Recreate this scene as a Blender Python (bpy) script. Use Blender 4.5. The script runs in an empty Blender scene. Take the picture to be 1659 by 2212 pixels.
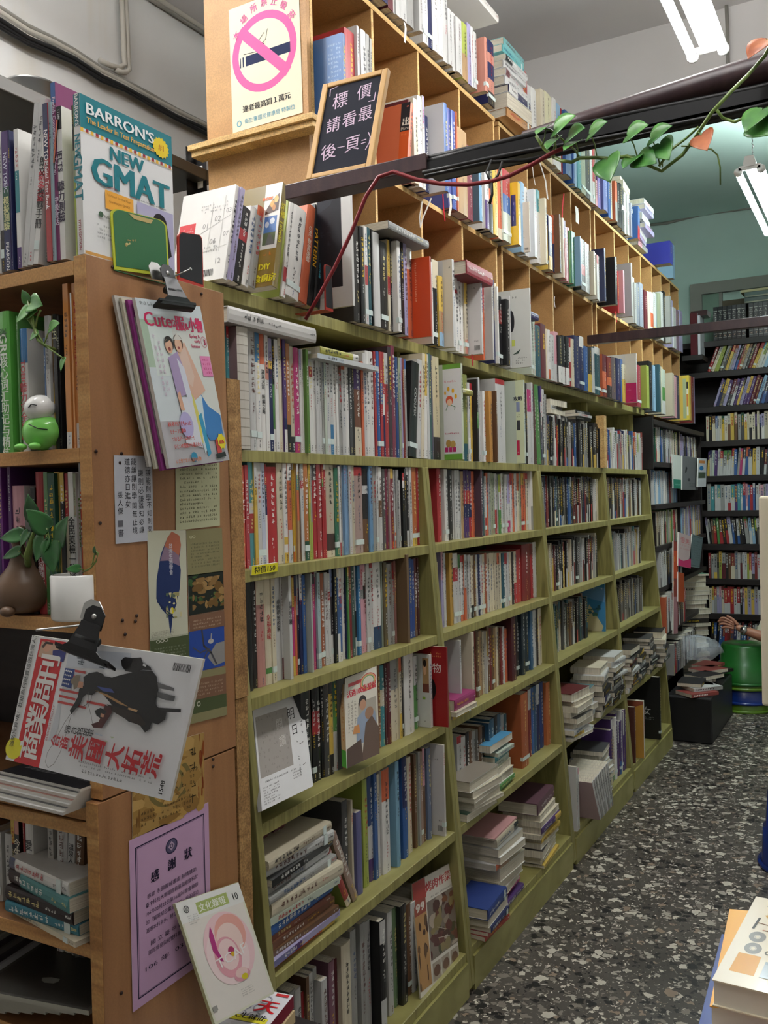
import bpy, math, random, re
from mathutils import Matrix, Vector
random.seed(11)
SC = bpy.context.scene
COL = SC.collection
# ---------------------------------------------------------------- camera
F = 1950.0; CX = 829.5; CY = 1106.0; EYE = Vector((0, 0, 1.5))
def _rot():
    rx, ry, rz = 1.92230905e-02, 5.08247958e-01, -2.50629356e-02
    cx, sx, cy, sy, cz, sz = math.cos(rx), math.sin(rx), math.cos(ry), math.sin(ry), math.cos(rz), math.sin(rz)
    base = Matrix(((1, 0, 0), (0, 0, -1), (0, 1, 0)))
    yaw = Matrix(((cy, 0, sy), (0, 1, 0), (-sy, 0, cy)))
    pit = Matrix(((1, 0, 0), (0, cx, -sx), (0, sx, cx)))
    rol = Matrix(((cz, -sz, 0), (sz, cz, 0), (0, 0, 1)))
    return rol @ pit @ yaw @ base
R = _rot()
cam = bpy.data.objects.new('camera', bpy.data.cameras.new('camera')); COL.objects.link(cam)
cam.data.sensor_fit = 'HORIZONTAL'; cam.data.sensor_width = 36; cam.data.lens = F * 36 / 1659
cam.data.clip_start = 0.02
cam.matrix_world = Matrix.Translation(EYE) @ Matrix((R[0], -R[1], -R[2])).transposed().to_4x4()
SC.camera = cam
SC.view_settings.view_transform = 'Standard'; SC.view_settings.look = 'None'
SC.view_settings.gamma = 1; SC.view_settings.use_curve_mapping = False
SC.view_settings.exposure = 0.32
w = bpy.data.worlds.new('world'); SC.world = w; w.use_nodes = True
w.node_tree.nodes['Background'].inputs[0].default_value = (0.75, 0.85, 1, 1)
w.node_tree.nodes['Background'].inputs[1].default_value = 0.02
LAMP_W = 46.0   # emission strength of the tubes
LAMPS = [  # x, y of near end, length, z, power factor, tint
    (-0.53, 2.15, 1.24, 3.0, 1.1, (1, 0.99, 0.98)),
    (-0.56, 4.72, 1.24, 3.0, 1.8, (0.88, 1.0, 0.98)),
    (-0.45, 0.1, 1.24, 3.1, 0.85, (1, 0.99, 0.98)),  # added unseen lamp, fills the near shelves from behind the camera
    (1.35, 0.8, 1.24, 3.0, 0.22, (1, 0.99, 0.98)),  # added unseen lamp, weak fill from the right side
    (-2.05, 0.48, 1.24, 3.35, 1.7, (1, 0.99, 0.98)),  # added unseen lamp, brightens the upper left wall
]
def ray(px, py): return R.transposed() @ Vector(((px - CX) / F, (py - CY) / F, 1.0))
def onx(px, py, x):
    d = ray(px, py); return EYE + d * (x / d.x)
def ony(px, py, y):
    d = ray(px, py); return EYE + d * (y / d.y)
def onz(px, py, z):
    d = ray(px, py); return EYE + d * ((z - 1.5) / d.z)
def proj(P):
    q = R @ (Vector(P) - EYE); return CX + F * q.x / q.z, CY + F * q.y / q.z
def ysol(px, X, z):
    u = px - CX; dz = z - 1.5
    return (u * (R[2][0] * X + R[2][2] * dz) - F * (R[0][0] * X + R[0][2] * dz)) / (F * R[0][1] - u * R[2][1])
def xsol(px, Y, z):
    u = px - CX; dz = z - 1.5
    return (u * (R[2][1] * Y + R[2][2] * dz) - F * (R[0][1] * Y + R[0][2] * dz)) / (F * R[0][0] - u * R[2][0])
# ---------------------------------------------------------------- materials
PAL = dict(W='eceae4', C='e2d6b6', G='a5a5a0', D='4c4c4c', K='1b1b1d', R='b81c24', M='6c222c', O='dd642a', Y='e4bc22', L='a8b830', g='4f9440',
           E='1f5a44', T='3a9aa2', t='245c68', B='2c62a8', b='90bcdc', N='222a5c', P='553478', V='aaa2cc', p='e2a0ac', m='c41c74', n='76502f',
           a='b8935f', S='d88a74', e='cbbfa2', s='9fa888', k='2e2926', w='d2d2cf', r='8a2a26', l='c8d4c0', j='6f6a62')
CN = dict(W='white', C='cream', G='grey', D='dark grey', K='black', R='red', M='maroon', O='orange', Y='yellow', L='lime green', g='green',
          E='dark green', T='teal', t='dark teal', B='blue', b='light blue', N='navy', P='purple', V='lilac', p='pink', m='magenta', n='brown',
          a='tan', S='salmon', e='beige', s='sage green', k='blackish brown', w='off-white', r='rust red', l='pale green', j='taupe')
def mute(c):
    g = .3 * c[0] + .55 * c[1] + .15 * c[2]
    return tuple((v * .84 + g * .16) * .86 for v in c)
def hx(h):
    if len(h) == 1: h = PAL[h]
    c = [int(h[i:i + 2], 16) / 255 for i in (0, 2, 4)]
    return tuple((v / 12.92 if v <= 0.04045 else ((v + 0.055) / 1.055) ** 2.4) for v in c)
MATS = {}
def newmat(name):
    m = bpy.data.materials.new(name); m.use_nodes = True; MATS[name] = m
    nt = m.node_tree; b = nt.nodes['Principled BSDF']
    return m, nt, nt.nodes, nt.links, b
def plain(name, col, rough=0.5, metal=0.0, **kw):
    m, nt, N, L, b = newmat(name)
    b.inputs['Base Color'].default_value = (*(hx(col) if isinstance(col, str) else col), 1)
    b.inputs['Roughness'].default_value = rough; b.inputs['Metallic'].default_value = metal
    for k, v in kw.items(): b.inputs[k.replace('_', ' ')].default_value = v
    return m
def attrmat(name, rough, spec=0.5, coat=0.0, mott=0.0):
    m, nt, N, L, b = newmat(name)
    a = N.new('ShaderNodeVertexColor'); a.layer_name = 'Col'
    out = a.outputs[0]
    if mott:
        n = N.new('ShaderNodeTexNoise'); n.inputs['Scale'].default_value = 18; n.inputs['Detail'].default_value = 5
        tc = N.new('ShaderNodeTexCoord'); L.new(tc.outputs['Object'], n.inputs[0])
        mr = N.new('ShaderNodeMapRange'); mr.inputs[3].default_value = 1 - mott; mr.inputs[4].default_value = 1 + mott * .6
        L.new(n.outputs[0], mr.inputs[0])
        mx = N.new('ShaderNodeVectorMath'); mx.operation = 'SCALE'; L.new(out, mx.inputs[0]); L.new(mr.outputs[0], mx.inputs['Scale']); out = mx.outputs[0]
    L.new(out, b.inputs['Base Color'])
    b.inputs['Roughness'].default_value = rough; b.inputs['Specular IOR Level'].default_value = spec
    b.inputs['Coat Weight'].default_value = coat; b.inputs['Coat Roughness'].default_value = 0.08
    return m
attrmat('printed_cover', 0.42, 0.45, 0.0, 0.07)
attrmat('gloss_cover', 0.28, 0.5, 0.5, 0.03)
attrmat('matte_paper', 0.8, 0.2, 0.0, 0.05)
def pagemat():
    m, nt, N, L, b = newmat('page_edges')
    tc = N.new('ShaderNodeTexCoord'); mp = N.new('ShaderNodeMapping'); mp.inputs['Scale'].default_value = (900, 6, 6)
    n = N.new('ShaderNodeTexNoise'); n.inputs['Scale'].default_value = 1; n.inputs['Detail'].default_value = 2
    L.new(tc.outputs['Object'], mp.inputs[0]); L.new(mp.outputs[0], n.inputs[0])
    r = N.new('ShaderNodeValToRGB'); r.color_ramp.elements[0].position = .3; r.color_ramp.elements[1].position = .7
    r.color_ramp.elements[0].color = (.42, .37, .28, 1); r.color_ramp.elements[1].color = (.74, .69, .56, 1)
    L.new(n.outputs[0], r.inputs[0]); L.new(r.outputs[0], b.inputs['Base Color']); b.inputs['Roughness'].default_value = .85
pagemat()
def woodmat(name, c0, c1, c2, scale=(1, 1, 1), rough=.5, speck=0, axis='y'):
    m, nt, N, L, b = newmat(name)
    tc = N.new('ShaderNodeTexCoord'); mp = N.new('ShaderNodeMapping'); mp.inputs['Scale'].default_value = scale
    L.new(tc.outputs['Object'], mp.inputs[0])
    n1 = N.new('ShaderNodeTexNoise'); n1.inputs['Scale'].default_value = 1.0; n1.inputs['Detail'].default_value = 6; n1.inputs['Distortion'].default_value = 1.2
    L.new(mp.outputs[0], n1.inputs[0])
    r = N.new('ShaderNodeValToRGB'); e = r.color_ramp.elements
    e[0].position = .3; e[0].color = (*hx(c0), 1); e[1].position = .72; e[1].color = (*hx(c2), 1)
    k = e.new(.5); k.color = (*hx(c1), 1)
    L.new(n1.outputs[0], r.inputs[0]); out = r.outputs[0]
    if speck:
        v = N.new('ShaderNodeTexNoise'); v.inputs['Scale'].default_value = 260; v.inputs['Detail'].default_value = 1
        L.new(tc.outputs['Object'], v.inputs[0])
        mr = N.new('ShaderNodeMapRange'); mr.inputs[1].default_value = .35; mr.inputs[2].default_value = .65
        mr.inputs[3].default_value = 1 - speck; mr.inputs[4].default_value = 1 + speck; L.new(v.outputs[0], mr.inputs[0])
        mx = N.new('ShaderNodeVectorMath'); mx.operation = 'SCALE'; L.new(out, mx.inputs[0]); L.new(mr.outputs[0], mx.inputs['Scale']); out = mx.outputs[0]
    L.new(out, b.inputs['Base Color']); b.inputs['Roughness'].default_value = rough
    return m
woodmat('olive_laminate_board', '7b7540', '958f56', 'a8a26a', (7, 2.2, 7), .4)
woodmat('olive_laminate_edge', '797340', '938c52', 'a39c62', (3, 60, 3), .45)
woodmat('olive_laminate_upright', '6f6a3c', '8b854e', '9f9862', (30, 30, 3), .42)
woodmat('light_board', '9c7446', 'ad8350', 'bb915c', (3, 3, 3), .6, .10)
woodmat('light_board_edge', 'b08a55', 'c9a468', 'd9b77c', (6, 6, 30), .7, .22)
woodmat('orange_plywood', '8a5f3b', '986b45', 'a5784f', (14, 14, 1.6), .45, .04)
woodmat('plywood_edge', 'a0703f', 'b98850', 'c99c62', (3, 3, 40), .6, .10)
woodmat('chipboard_edge', '7c5a35', '9c7647', 'b08a57', (25, 25, 25), .8, .25)
woodmat('red_brown_board', '5a3422', '6d4029', '7a4a30', (14, 14, 2), .5, .05)
woodmat('dark_board', '15100f', '1e1716', '282020', (3, 3, 20), .5)
woodmat('rail_paint', '2c1c20', '382428', '45302f', (20, 4, 4), .4, .1)
woodmat('blond_frame', 'b58c50', 'c69c5e', 'd4ad70', (8, 8, 8), .55)
plain('black_metal', '121214', .38, .2); plain('steel', 'b9b9b6', .28, 1.0); plain('grey_metal', '6a6a68', .45, .8)
plain('white_enamel', 'e8e8e4', .35); plain('black_plastic', '121214', .45)
plain('chalk_slate', '20222c', .75); plain('cable_black', '101012', .5); plain('cable_grey', '8d8b84', .55)
plain('cable_cream', 'bdb9ae', .6); plain('cable_red', '7a1c24', .4)
plain('matte_cream', 'e6ddc4', .8); plain('rust_metal', '3a2a26', .6, .5)
def leafmat(name, a, b_, sss=.1):
    m, nt, N, L, b = newmat(name)
    tc = N.new('ShaderNodeTexCoord'); n = N.new('ShaderNodeTexNoise'); n.inputs['Scale'].default_value = 30
    L.new(tc.outputs['Object'], n.inputs[0]); r = N.new('ShaderNodeValToRGB')
    r.color_ramp.elements[0].position = .35; r.color_ramp.elements[0].color = (*hx(a), 1); r.color_ramp.elements[1].position = .7; r.color_ramp.elements[1].color = (*hx(b_), 1)
    L.new(n.outputs[0], r.inputs[0]); L.new(r.outputs[0], b.inputs['Base Color']); b.inputs['Roughness'].default_value = .32
    b.inputs['Transmission Weight'].default_value = 0
leafmat('pothos_leaf', '2f6b2a', '5c9a45'); leafmat('dry_leaf', '9a4f2a', 'c47648'); leafmat('vine_stem', '5d7a3a', '82994f')
leafmat('dark_leaf', '1f4f22', '357035')
plain('white_ceramic', 'eeeeea', .12); plain('frog_green', '7fcf62', .1); plain('brown_ceramic', '6a5340', .35); plain('cream_ceramic', 'c9b98a', .25)
plain('soil', '2a1e16', .9); plain('blue_plastic', '14307a', .25); plain('green_plastic', '1c5f22', .3); plain('lime_plastic', '5a8020', .3); plain('skin', 'a8735a', .5)
plain('shirt', '3a3f4a', .8); plain('hair', '15110f', .6)
def glassy(name, col, alpha, rough=.15):
    m, nt, N, L, b = newmat(name)
    b.inputs['Base Color'].default_value = (*hx(col), 1); b.inputs['Alpha'].default_value = alpha; b.inputs['Roughness'].default_value = rough
    tc = N.new('ShaderNodeTexCoord'); n = N.new('ShaderNodeTexNoise'); n.inputs['Scale'].default_value = 40; n.inputs['Detail'].default_value = 3
    L.new(tc.outputs['Object'], n.inputs[0]); bp = N.new('ShaderNodeBump'); bp.inputs['Strength'].default_value = .8; bp.inputs['Distance'].default_value = .004
    L.new(n.outputs[0], bp.inputs['Height']); L.new(bp.outputs[0], b.inputs['Normal'])
glassy('clear_film', 'dfe6ee', .28)
def paintmat(name, c0, c1, stain=None, rough=.75, sc=1.3):
    m, nt, N, L, b = newmat(name)
    tc = N.new('ShaderNodeTexCoord'); n = N.new('ShaderNodeTexNoise'); n.inputs['Scale'].default_value = sc; n.inputs['Detail'].default_value = 7
    L.new(tc.outputs['Object'], n.inputs[0]); r = N.new('ShaderNodeValToRGB')
    r.color_ramp.elements[0].position = .35; r.color_ramp.elements[0].color = (*hx(c0), 1); r.color_ramp.elements[1].position = .65; r.color_ramp.elements[1].color = (*hx(c1), 1)
    L.new(n.outputs[0], r.inputs[0]); out = r.outputs[0]
    if stain:
        n2 = N.new('ShaderNodeTexNoise'); n2.inputs['Scale'].default_value = 1; n2.inputs['Detail'].default_value = 4
        mp = N.new('ShaderNodeMapping'); mp.inputs['Scale'].default_value = (1, 3.5, .5); L.new(tc.outputs['Object'], mp.inputs[0]); L.new(mp.outputs[0], n2.inputs[0])
        r2 = N.new('ShaderNodeValToRGB'); r2.color_ramp.elements[0].position = .56; r2.color_ramp.elements[0].color = (0, 0, 0, 1); r2.color_ramp.elements[1].position = .72; r2.color_ramp.elements[1].color = (.55, .55, .55, 1)
        L.new(n2.outputs[0], r2.inputs[0])
        mx = N.new('ShaderNodeMix'); mx.data_type = 'RGBA'; L.new(r2.outputs[0], mx.inputs[0]); L.new(out, mx.inputs[6]); mx.inputs[7].default_value = (*hx(stain), 1); out = mx.outputs[2]
    L.new(out, b.inputs['Base Color']); b.inputs['Roughness'].default_value = rough
paintmat('white_wall_paint', 'd9d9d6', 'e2e2e0', 'cbbd9c'); paintmat('ceiling_paint', 'd6d3d2', 'e0dddc'); paintmat('beam_paint', 'e0dedb', 'e8e6e4')
paintmat('green_paint_and_light_tint', 'b9d2ca', 'c6ded6'); paintmat('brown_window_board', '5c5040', '6c5e4a'); paintmat('green_glass', '6d8878', '8ba594', None, .3)
def terrazzo():
    m, nt, N, L, b = newmat('terrazzo')
    tc = N.new('ShaderNodeTexCoord')
    nz = N.new('ShaderNodeTexNoise'); nz.inputs['Scale'].default_value = 55; nz.inputs['Detail'].default_value = 2; L.new(tc.outputs['Object'], nz.inputs[0])
    ad = N.new('ShaderNodeMixRGB'); ad.blend_type = 'LINEAR_LIGHT'; ad.inputs[0].default_value = .012; L.new(tc.outputs['Object'], ad.inputs[1]); L.new(nz.outputs['Color'], ad.inputs[2])
    base = N.new('ShaderNodeTexNoise'); base.inputs['Scale'].default_value = 2.5; L.new(tc.outputs['Object'], base.inputs[0])
    rb = N.new('ShaderNodeValToRGB'); rb.color_ramp.elements[0].position = .3; rb.color_ramp.elements[0].color = (*hx('423d38'), 1); rb.color_ramp.elements[1].position = .7; rb.color_ramp.elements[1].color = (*hx('56504a'), 1)
    L.new(base.outputs[0], rb.inputs[0]); out = rb.outputs[0]
    for scale, thr, frac in ((110, .25, .6), (52, .13, .64), (35, .09, .66)):
        v = N.new('ShaderNodeTexVoronoi'); v.feature = 'DISTANCE_TO_EDGE'; v.inputs['Scale'].default_value = scale; L.new(ad.outputs[0], v.inputs[0])
        c = N.new('ShaderNodeTexVoronoi'); c.feature = 'F1'; c.inputs['Scale'].default_value = scale; L.new(ad.outputs[0], c.inputs[0])
        g = N.new('ShaderNodeMath'); g.operation = 'GREATER_THAN'; L.new(v.outputs['Distance'], g.inputs[0]); g.inputs[1].default_value = thr
        s = N.new('ShaderNodeSeparateColor'); L.new(c.outputs['Color'], s.inputs[0])
        k = N.new('ShaderNodeMath'); k.operation = 'GREATER_THAN'; L.new(s.outputs[0], k.inputs[0]); k.inputs[1].default_value = frac
        mu = N.new('ShaderNodeMath'); mu.operation = 'MULTIPLY'; L.new(g.outputs[0], mu.inputs[0]); L.new(k.outputs[0], mu.inputs[1])
        cr = N.new('ShaderNodeValToRGB'); cr.color_ramp.interpolation = 'CONSTANT'; e = cr.color_ramp.elements
        e[0].position = 0; e[0].color = (*hx('1d1b1b'), 1); e[1].position = .3; e[1].color = (*hx('7d766c'), 1)
        for p_, h_ in ((.48, 'a59f93'), (.66, 'c4beb0'), (.9, '8c7a68')):
            q = e.new(p_); q.color = (*hx(h_), 1)
        L.new(s.outputs[1], cr.inputs[0])
        mx = N.new('ShaderNodeMix'); mx.data_type = 'RGBA'; L.new(mu.outputs[0], mx.inputs[0]); L.new(out, mx.inputs[6]); L.new(cr.outputs[0], mx.inputs[7]); out = mx.outputs[2]
    L.new(out, b.inputs['Base Color']); b.inputs['Roughness'].default_value = .38
terrazzo()
# ---------------------------------------------------------------- mesh builder
class MB:
    def __init__(s): s.v = []; s.f = []; s.c = []; s.m = []; s.sm = []
    def face(s, pts, col=(.5, .5, .5), mat=0, smooth=False):
        n = len(s.v); s.v.extend(tuple(p) for p in pts); s.f.append(tuple(range(n, n + len(pts)))); s.c.append(col); s.m.append(mat); s.sm.append(smooth)
    def mesh(s, verts, faces, col=(.5, .5, .5), mat=0, smooth=False):
        n = len(s.v); s.v.extend(tuple(p) for p in verts)
        for f in faces: s.f.append(tuple(i + n for i in f)); s.c.append(col); s.m.append(mat); s.sm.append(smooth)
    def box(s, a, b, col=(.5, .5, .5), mat=0, M=None):
        x0, y0, z0 = a; x1, y1, z1 = b
        vs = [(x0, y0, z0), (x1, y0, z0), (x1, y1, z0), (x0, y1, z0), (x0, y0, z1), (x1, y0, z1), (x1, y1, z1), (x0, y1, z1)]
        if M: vs = [M @ Vector(p) for p in vs]
        s.mesh(vs, [(0, 3, 2, 1), (4, 5, 6, 7), (0, 1, 5, 4), (1, 2, 6, 5), (2, 3, 7, 6), (3, 0, 4, 7)], col, mat)
    def prism(s, poly, vec, col=(.5, .5, .5), mat=0):
        n = len(poly); vec = Vector(vec); P = [Vector(p) for p in poly]
        vs = P + [p + vec for p in P]
        s.mesh(vs, [tuple(range(n))[::-1], tuple(range(n, 2 * n))] + [(i, (i + 1) % n, n + (i + 1) % n, n + i) for i in range(n)], col, mat)
    def tube(s, pts, r, col=(.5, .5, .5), mat=0, n=8, caps=True):
        P = [Vector(p) for p in pts]; rs = r if isinstance(r, (list, tuple)) else [r] * len(P)
        rings = []; ref = Vector((0, 0, 1))
        for i, p in enumerate(P):
            t = (P[min(i + 1, len(P) - 1)] - P[max(i - 1, 0)]).normalized()
            if abs(t.dot(ref)) > .95: ref = Vector((1, 0, 0)) if abs(t.x) < .9 else Vector((0, 1, 0))
            a = t.cross(ref).normalized(); b = a.cross(t).normalized()
            rings.append([p + (a * math.cos(2 * math.pi * k / n) + b * math.sin(2 * math.pi * k / n)) * rs[i] for k in range(n)])
        vs = [q for rr in rings for q in rr]; fs = []
        for i in range(len(P) - 1):
            for k in range(n): fs.append((i * n + k, i * n + (k + 1) % n, (i + 1) * n + (k + 1) % n, (i + 1) * n + k))
        if caps: fs.append(tuple(range(n))[::-1]); fs.append(tuple(range((len(P) - 1) * n, len(P) * n)))
        s.mesh(vs, fs, col, mat, True)
    def lathe(s, prof, c=(0, 0, 0), n=24, col=(.5, .5, .5), mat=0):
        vs = []; fs = []
        for r, z in prof:
            for k in range(n): a = 2 * math.pi * k / n; vs.append((c[0] + r * math.cos(a), c[1] + r * math.sin(a), c[2] + z))
        for i in range(len(prof) - 1):
            for k in range(n): fs.append((i * n + k, i * n + (k + 1) % n, (i + 1) * n + (k + 1) % n, (i + 1) * n + k))
        s.mesh(vs, fs, col, mat, True)
    def ball(s, c, r, col=(.5, .5, .5), mat=0, n=16):
        prof = [(max(1e-4, math.sin(math.pi * i / 10)) , -math.cos(math.pi * i / 10)) for i in range(11)]
        rr = (r, r, r) if isinstance(r, (int, float)) else r
        vs = []; fs = []
        for a, z in prof:
            for k in range(n): t = 2 * math.pi * k / n; vs.append((c[0] + rr[0] * a * math.cos(t), c[1] + rr[1] * a * math.sin(t), c[2] + rr[2] * z))
        for i in range(10):
            for k in range(n): fs.append((i * n + k, i * n + (k + 1) % n, (i + 1) * n + (k + 1) % n, (i + 1) * n + k))
        s.mesh(vs, fs, col, mat, True)
    def build(s, name, mats, parent=None, loc=(0, 0, 0), world=False, bevel=0, M=None):
        """world=True: vertices are in world space, shift them so the origin sits at loc"""
        me = bpy.data.meshes.new(name)
        vs = s.v
        if world: l = Vector(loc); vs = [tuple(Vector(p) - l) for p in vs]
        me.from_pydata(vs, [], s.f)
        ca = me.color_attributes.new('Col', 'FLOAT_COLOR', 'CORNER'); buf = []
        for f, c in zip(s.f, s.c): buf.extend((c[0], c[1], c[2], 1.0) * len(f))
        ca.data.foreach_set('color', buf)
        if isinstance(mats, str): mats = [mats]
        for m in mats: me.materials.append(MATS[m])
        me.polygons.foreach_set('material_index', s.m); me.polygons.foreach_set('use_smooth', s.sm)
        me.update()
        o = bpy.data.objects.new(name, me); COL.objects.link(o)
        if M is not None: o.matrix_world = M
        else: o.location = loc
        if parent is not None:
            o.parent = parent
            if world: o.location = Vector(loc) - parent.location
        if bevel:
            b = o.modifiers.new('bevel', 'BEVEL'); b.width = bevel; b.segments = 2; b.limit_method = 'ANGLE'
        return o
def tag(o, label=None, cat=None, group=None, kind=None):
    if label: o['label'] = label
    if cat: o['category'] = cat
    if group: o['group'] = group
    if kind: o['kind'] = kind
    return o
def empty(name, loc, label, cat, group=None, rz=0):
    o = bpy.data.objects.new(name, None); COL.objects.link(o); o.location = loc; o.rotation_euler = (0, 0, rz); o.empty_display_size = .05
    return tag(o, label, cat, group)
# ---------------------------------------------------------------- lettering
_tc = {}
_tmpc = bpy.data.curves.new('lettering', 'FONT'); _tmpc.resolution_u = 2
_tmpo = bpy.data.objects.new('lettering', _tmpc); COL.objects.link(_tmpo)
def glyphs(s):
    if s not in _tc:
        _tmpc.body = s
        me = _tmpo.to_mesh(); vs = [(v.co.x, v.co.y) for v in me.vertices]; fs = [tuple(p.vertices) for p in me.polygons]; _tmpo.to_mesh_clear()
        if vs: x0 = min(a for a, b in vs); x1 = max(a for a, b in vs); y0 = min(b for a, b in vs); y1 = max(b for a, b in vs)
        else: x0 = x1 = y0 = y1 = 0
        _tc[s] = (vs, fs, x0, x1, y0, y1)
    return _tc[s]
def text(mb, s, O, u, v, size, col, width=None, bold=0, mat=0, cen=True):
    """letters of s centred on O, baseline direction u, up v, cap height about size"""
    vs, fs, x0, x1, y0, y1 = glyphs(s)
    if not vs: return
    k = size / .85; kx = k
    if width: kx = width / max(1e-6, (x1 - x0))
    mx = (x0 + x1) / 2 if cen else x0; my = (y0 + y1) / 2
    nn = u.cross(v)
    for jj, dx in enumerate((0,) if not bold else ((-bold * size, 0, bold * size) if bold < .06 else [bold * size * q for q in (-1, -.5, 0, .5, 1)])):
        P = [O + nn * (jj * .00003) + u * ((a - mx) * kx + dx) + v * ((b - my) * k) for a, b in vs]
        mb.mesh(P, fs, col, mat)
def pglyph(mb, O_, u, v, s, col, mat=0, rnd=random):
    """a small cluster of strokes the size of one character"""
    cnt = [0]; nn = u.cross(v)
    def q(a0, b0, a1, b1):
        cnt[0] += 1; O = O_ + nn * (.000012 * cnt[0]); mb.face([O + u * a0 * s + v * b0 * s, O + u * a1 * s + v * b0 * s, O + u * a1 * s + v * b1 * s, O + u * a0 * s + v * b1 * s], col, mat)
    for i in range(rnd.choice((2, 3, 3, 4))):
        y = -.42 + .84 * (i + rnd.random() * .5) / 3.6; a = -.45 + rnd.random() * .35; q(a, y, a + .35 + rnd.random() * .5, y + .11)
    for i in range(rnd.choice((1, 2, 2))):
        x = -.38 + .76 * rnd.random(); a = -.45 + rnd.random() * .3; q(x, a, x + .12, a + .45 + rnd.random() * .4)
def draw(mb, O, U, V, Nn, items, mat=0):
    """items drawn on the parallelogram O,U,V in 0..1 units, each a hair above the last"""
    O = Vector(O); U = Vector(U); V = Vector(V); Nn = Vector(Nn).normalized(); un = U.normalized(); vn = V.normalized(); hv = V.length; k = 0
    rnd = random.Random(len(items) * 7 + 3)
    for it in items:
        k += 1; off = Nn * (.00012 + .00006 * k); t = it[0]
        def P(a, b): return O + U * a + V * b + off
        c = hx(it[-1]) if isinstance(it[-1], str) else it[-1]
        if t == 'r': _, a, b, a1, b1, _c = it; mb.face([P(a, b), P(a1, b), P(a1, b1), P(a, b1)], c, mat)
        elif t == 'p': mb.face([P(*q) for q in it[1]], c, mat)
        elif t == 'e':
            _, a, b, ra, rb, _c = it; mb.face([P(a + ra * math.cos(x * math.pi / 14), b + rb * math.sin(x * math.pi / 14)) for x in range(28)], c, mat)
        elif t == 'ring':
            _, a, b, ra, rb, th, _c = it; n = 40
            for i in range(n):
                x0, x1 = 2 * math.pi * i / n, 2 * math.pi * (i + 1) / n
                mb.face([P(a + ra * (1 - th) * math.cos(x0), b + rb * (1 - th) * math.sin(x0)), P(a + ra * math.cos(x0), b + rb * math.sin(x0)), P(a + ra * math.cos(x1), b + rb * math.sin(x1)), P(a + ra * (1 - th) * math.cos(x1), b + rb * (1 - th) * math.sin(x1))], c, mat)
        elif t == 't':   # text: ('t', s, u, v, size(frac of height), colour) optional width, mode in dict
            _, s, a, b, sz, opt, _c = it
            size = sz * hv; ang = opt.get('rot', 0); ca, sa = math.cos(ang), math.sin(ang)
            uu = un * ca + vn * sa; vv = vn * ca - un * sa
            if opt.get('vert'):
                for i, ch in enumerate(s): text(mb, ch, P(a, b) - vv * (i * size * opt.get('lead', 1.12)), uu, vv, size, c, bold=opt.get('bold', 0), mat=mat)
            else: text(mb, s, P(a, b), uu, vv, size, c, width=opt['w'] * U.length if 'w' in opt else None, bold=opt.get('bold', 0), mat=mat, cen=opt.get('cen', True))
        elif t == 'g':   # rows of tiny marks
            _, a, b, a1, b1, rows, fill, _c = it
            for i in range(rows):
                y = b1 - (b1 - b) * (i + .5) / rows; s = (b1 - b) / rows * hv * .62; n = max(1, int((a1 - a) * U.length / (s * 1.15)))
                for j in range(n):
                    if rnd.random() < fill and not (i % 5 == 4 and j > n * .6): pglyph(mb, P(a + (a1 - a) * (j + .5) / n, y), un, vn, s, c, mat, rnd)
        elif t == 'gv':  # columns of marks
            _, a, b, a1, b1, cols, fill, _c = it
            for i in range(cols):
                x = a + (a1 - a) * (i + .5) / cols; s = (a1 - a) / cols * U.length * .7; n = max(1, int((b1 - b) * hv / (s * 1.2)))
                for j in range(n):
                    if rnd.random() < fill: pglyph(mb, P(x, b1 - (b1 - b) * (j + .5) / n), un, vn, s, c, mat, rnd)
        elif t == 'bar':
            _, a, b, a1, b1, _c = it; x = a
            while x < a1:
                w_ = (a1 - a) * rnd.choice((.02, .03, .05)); mb.face([P(x, b), P(x + w_, b), P(x + w_, b1), P(x, b1)], c, mat); x += w_ + (a1 - a) * rnd.choice((.02, .03, .04))
        elif t == 'line':
            _, pts, th, _c = it
            for (a, b), (a1, b1) in zip(pts, pts[1:]):
                p, q = P(a, b), P(a1, b1); d = (q - p);
                if d.length < 1e-6: continue
                n = Nn.cross(d.normalized()) * th / 2; p = p - d.normalized() * th * .3; q = q + d.normalized() * th * .3
                mb.face([p - n, q - n, q + n, p + n], c, mat)
        elif t == 'mott':  # patches of colour
            _, a, b, a1, b1, n, cols, _c = it
            for i in range(n):
                x = a + (a1 - a) * rnd.random(); y = b + (b1 - b) * rnd.random(); ra = (a1 - a) * (.05 + .12 * rnd.random()); rb = (b1 - b) * (.04 + .1 * rnd.random()); cc = hx(rnd.choice(cols))
                pts = [(min(a1, max(a, x + ra * math.cos(k_ * .9) * (.7 + .5 * rnd.random()))), min(b1, max(b, y + rb * math.sin(k_ * .9) * (.7 + .5 * rnd.random())))) for k_ in range(7)]
                mb.face([P(*q) + Nn * (.00001 * i) for q in pts], cc, mat)
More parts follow.
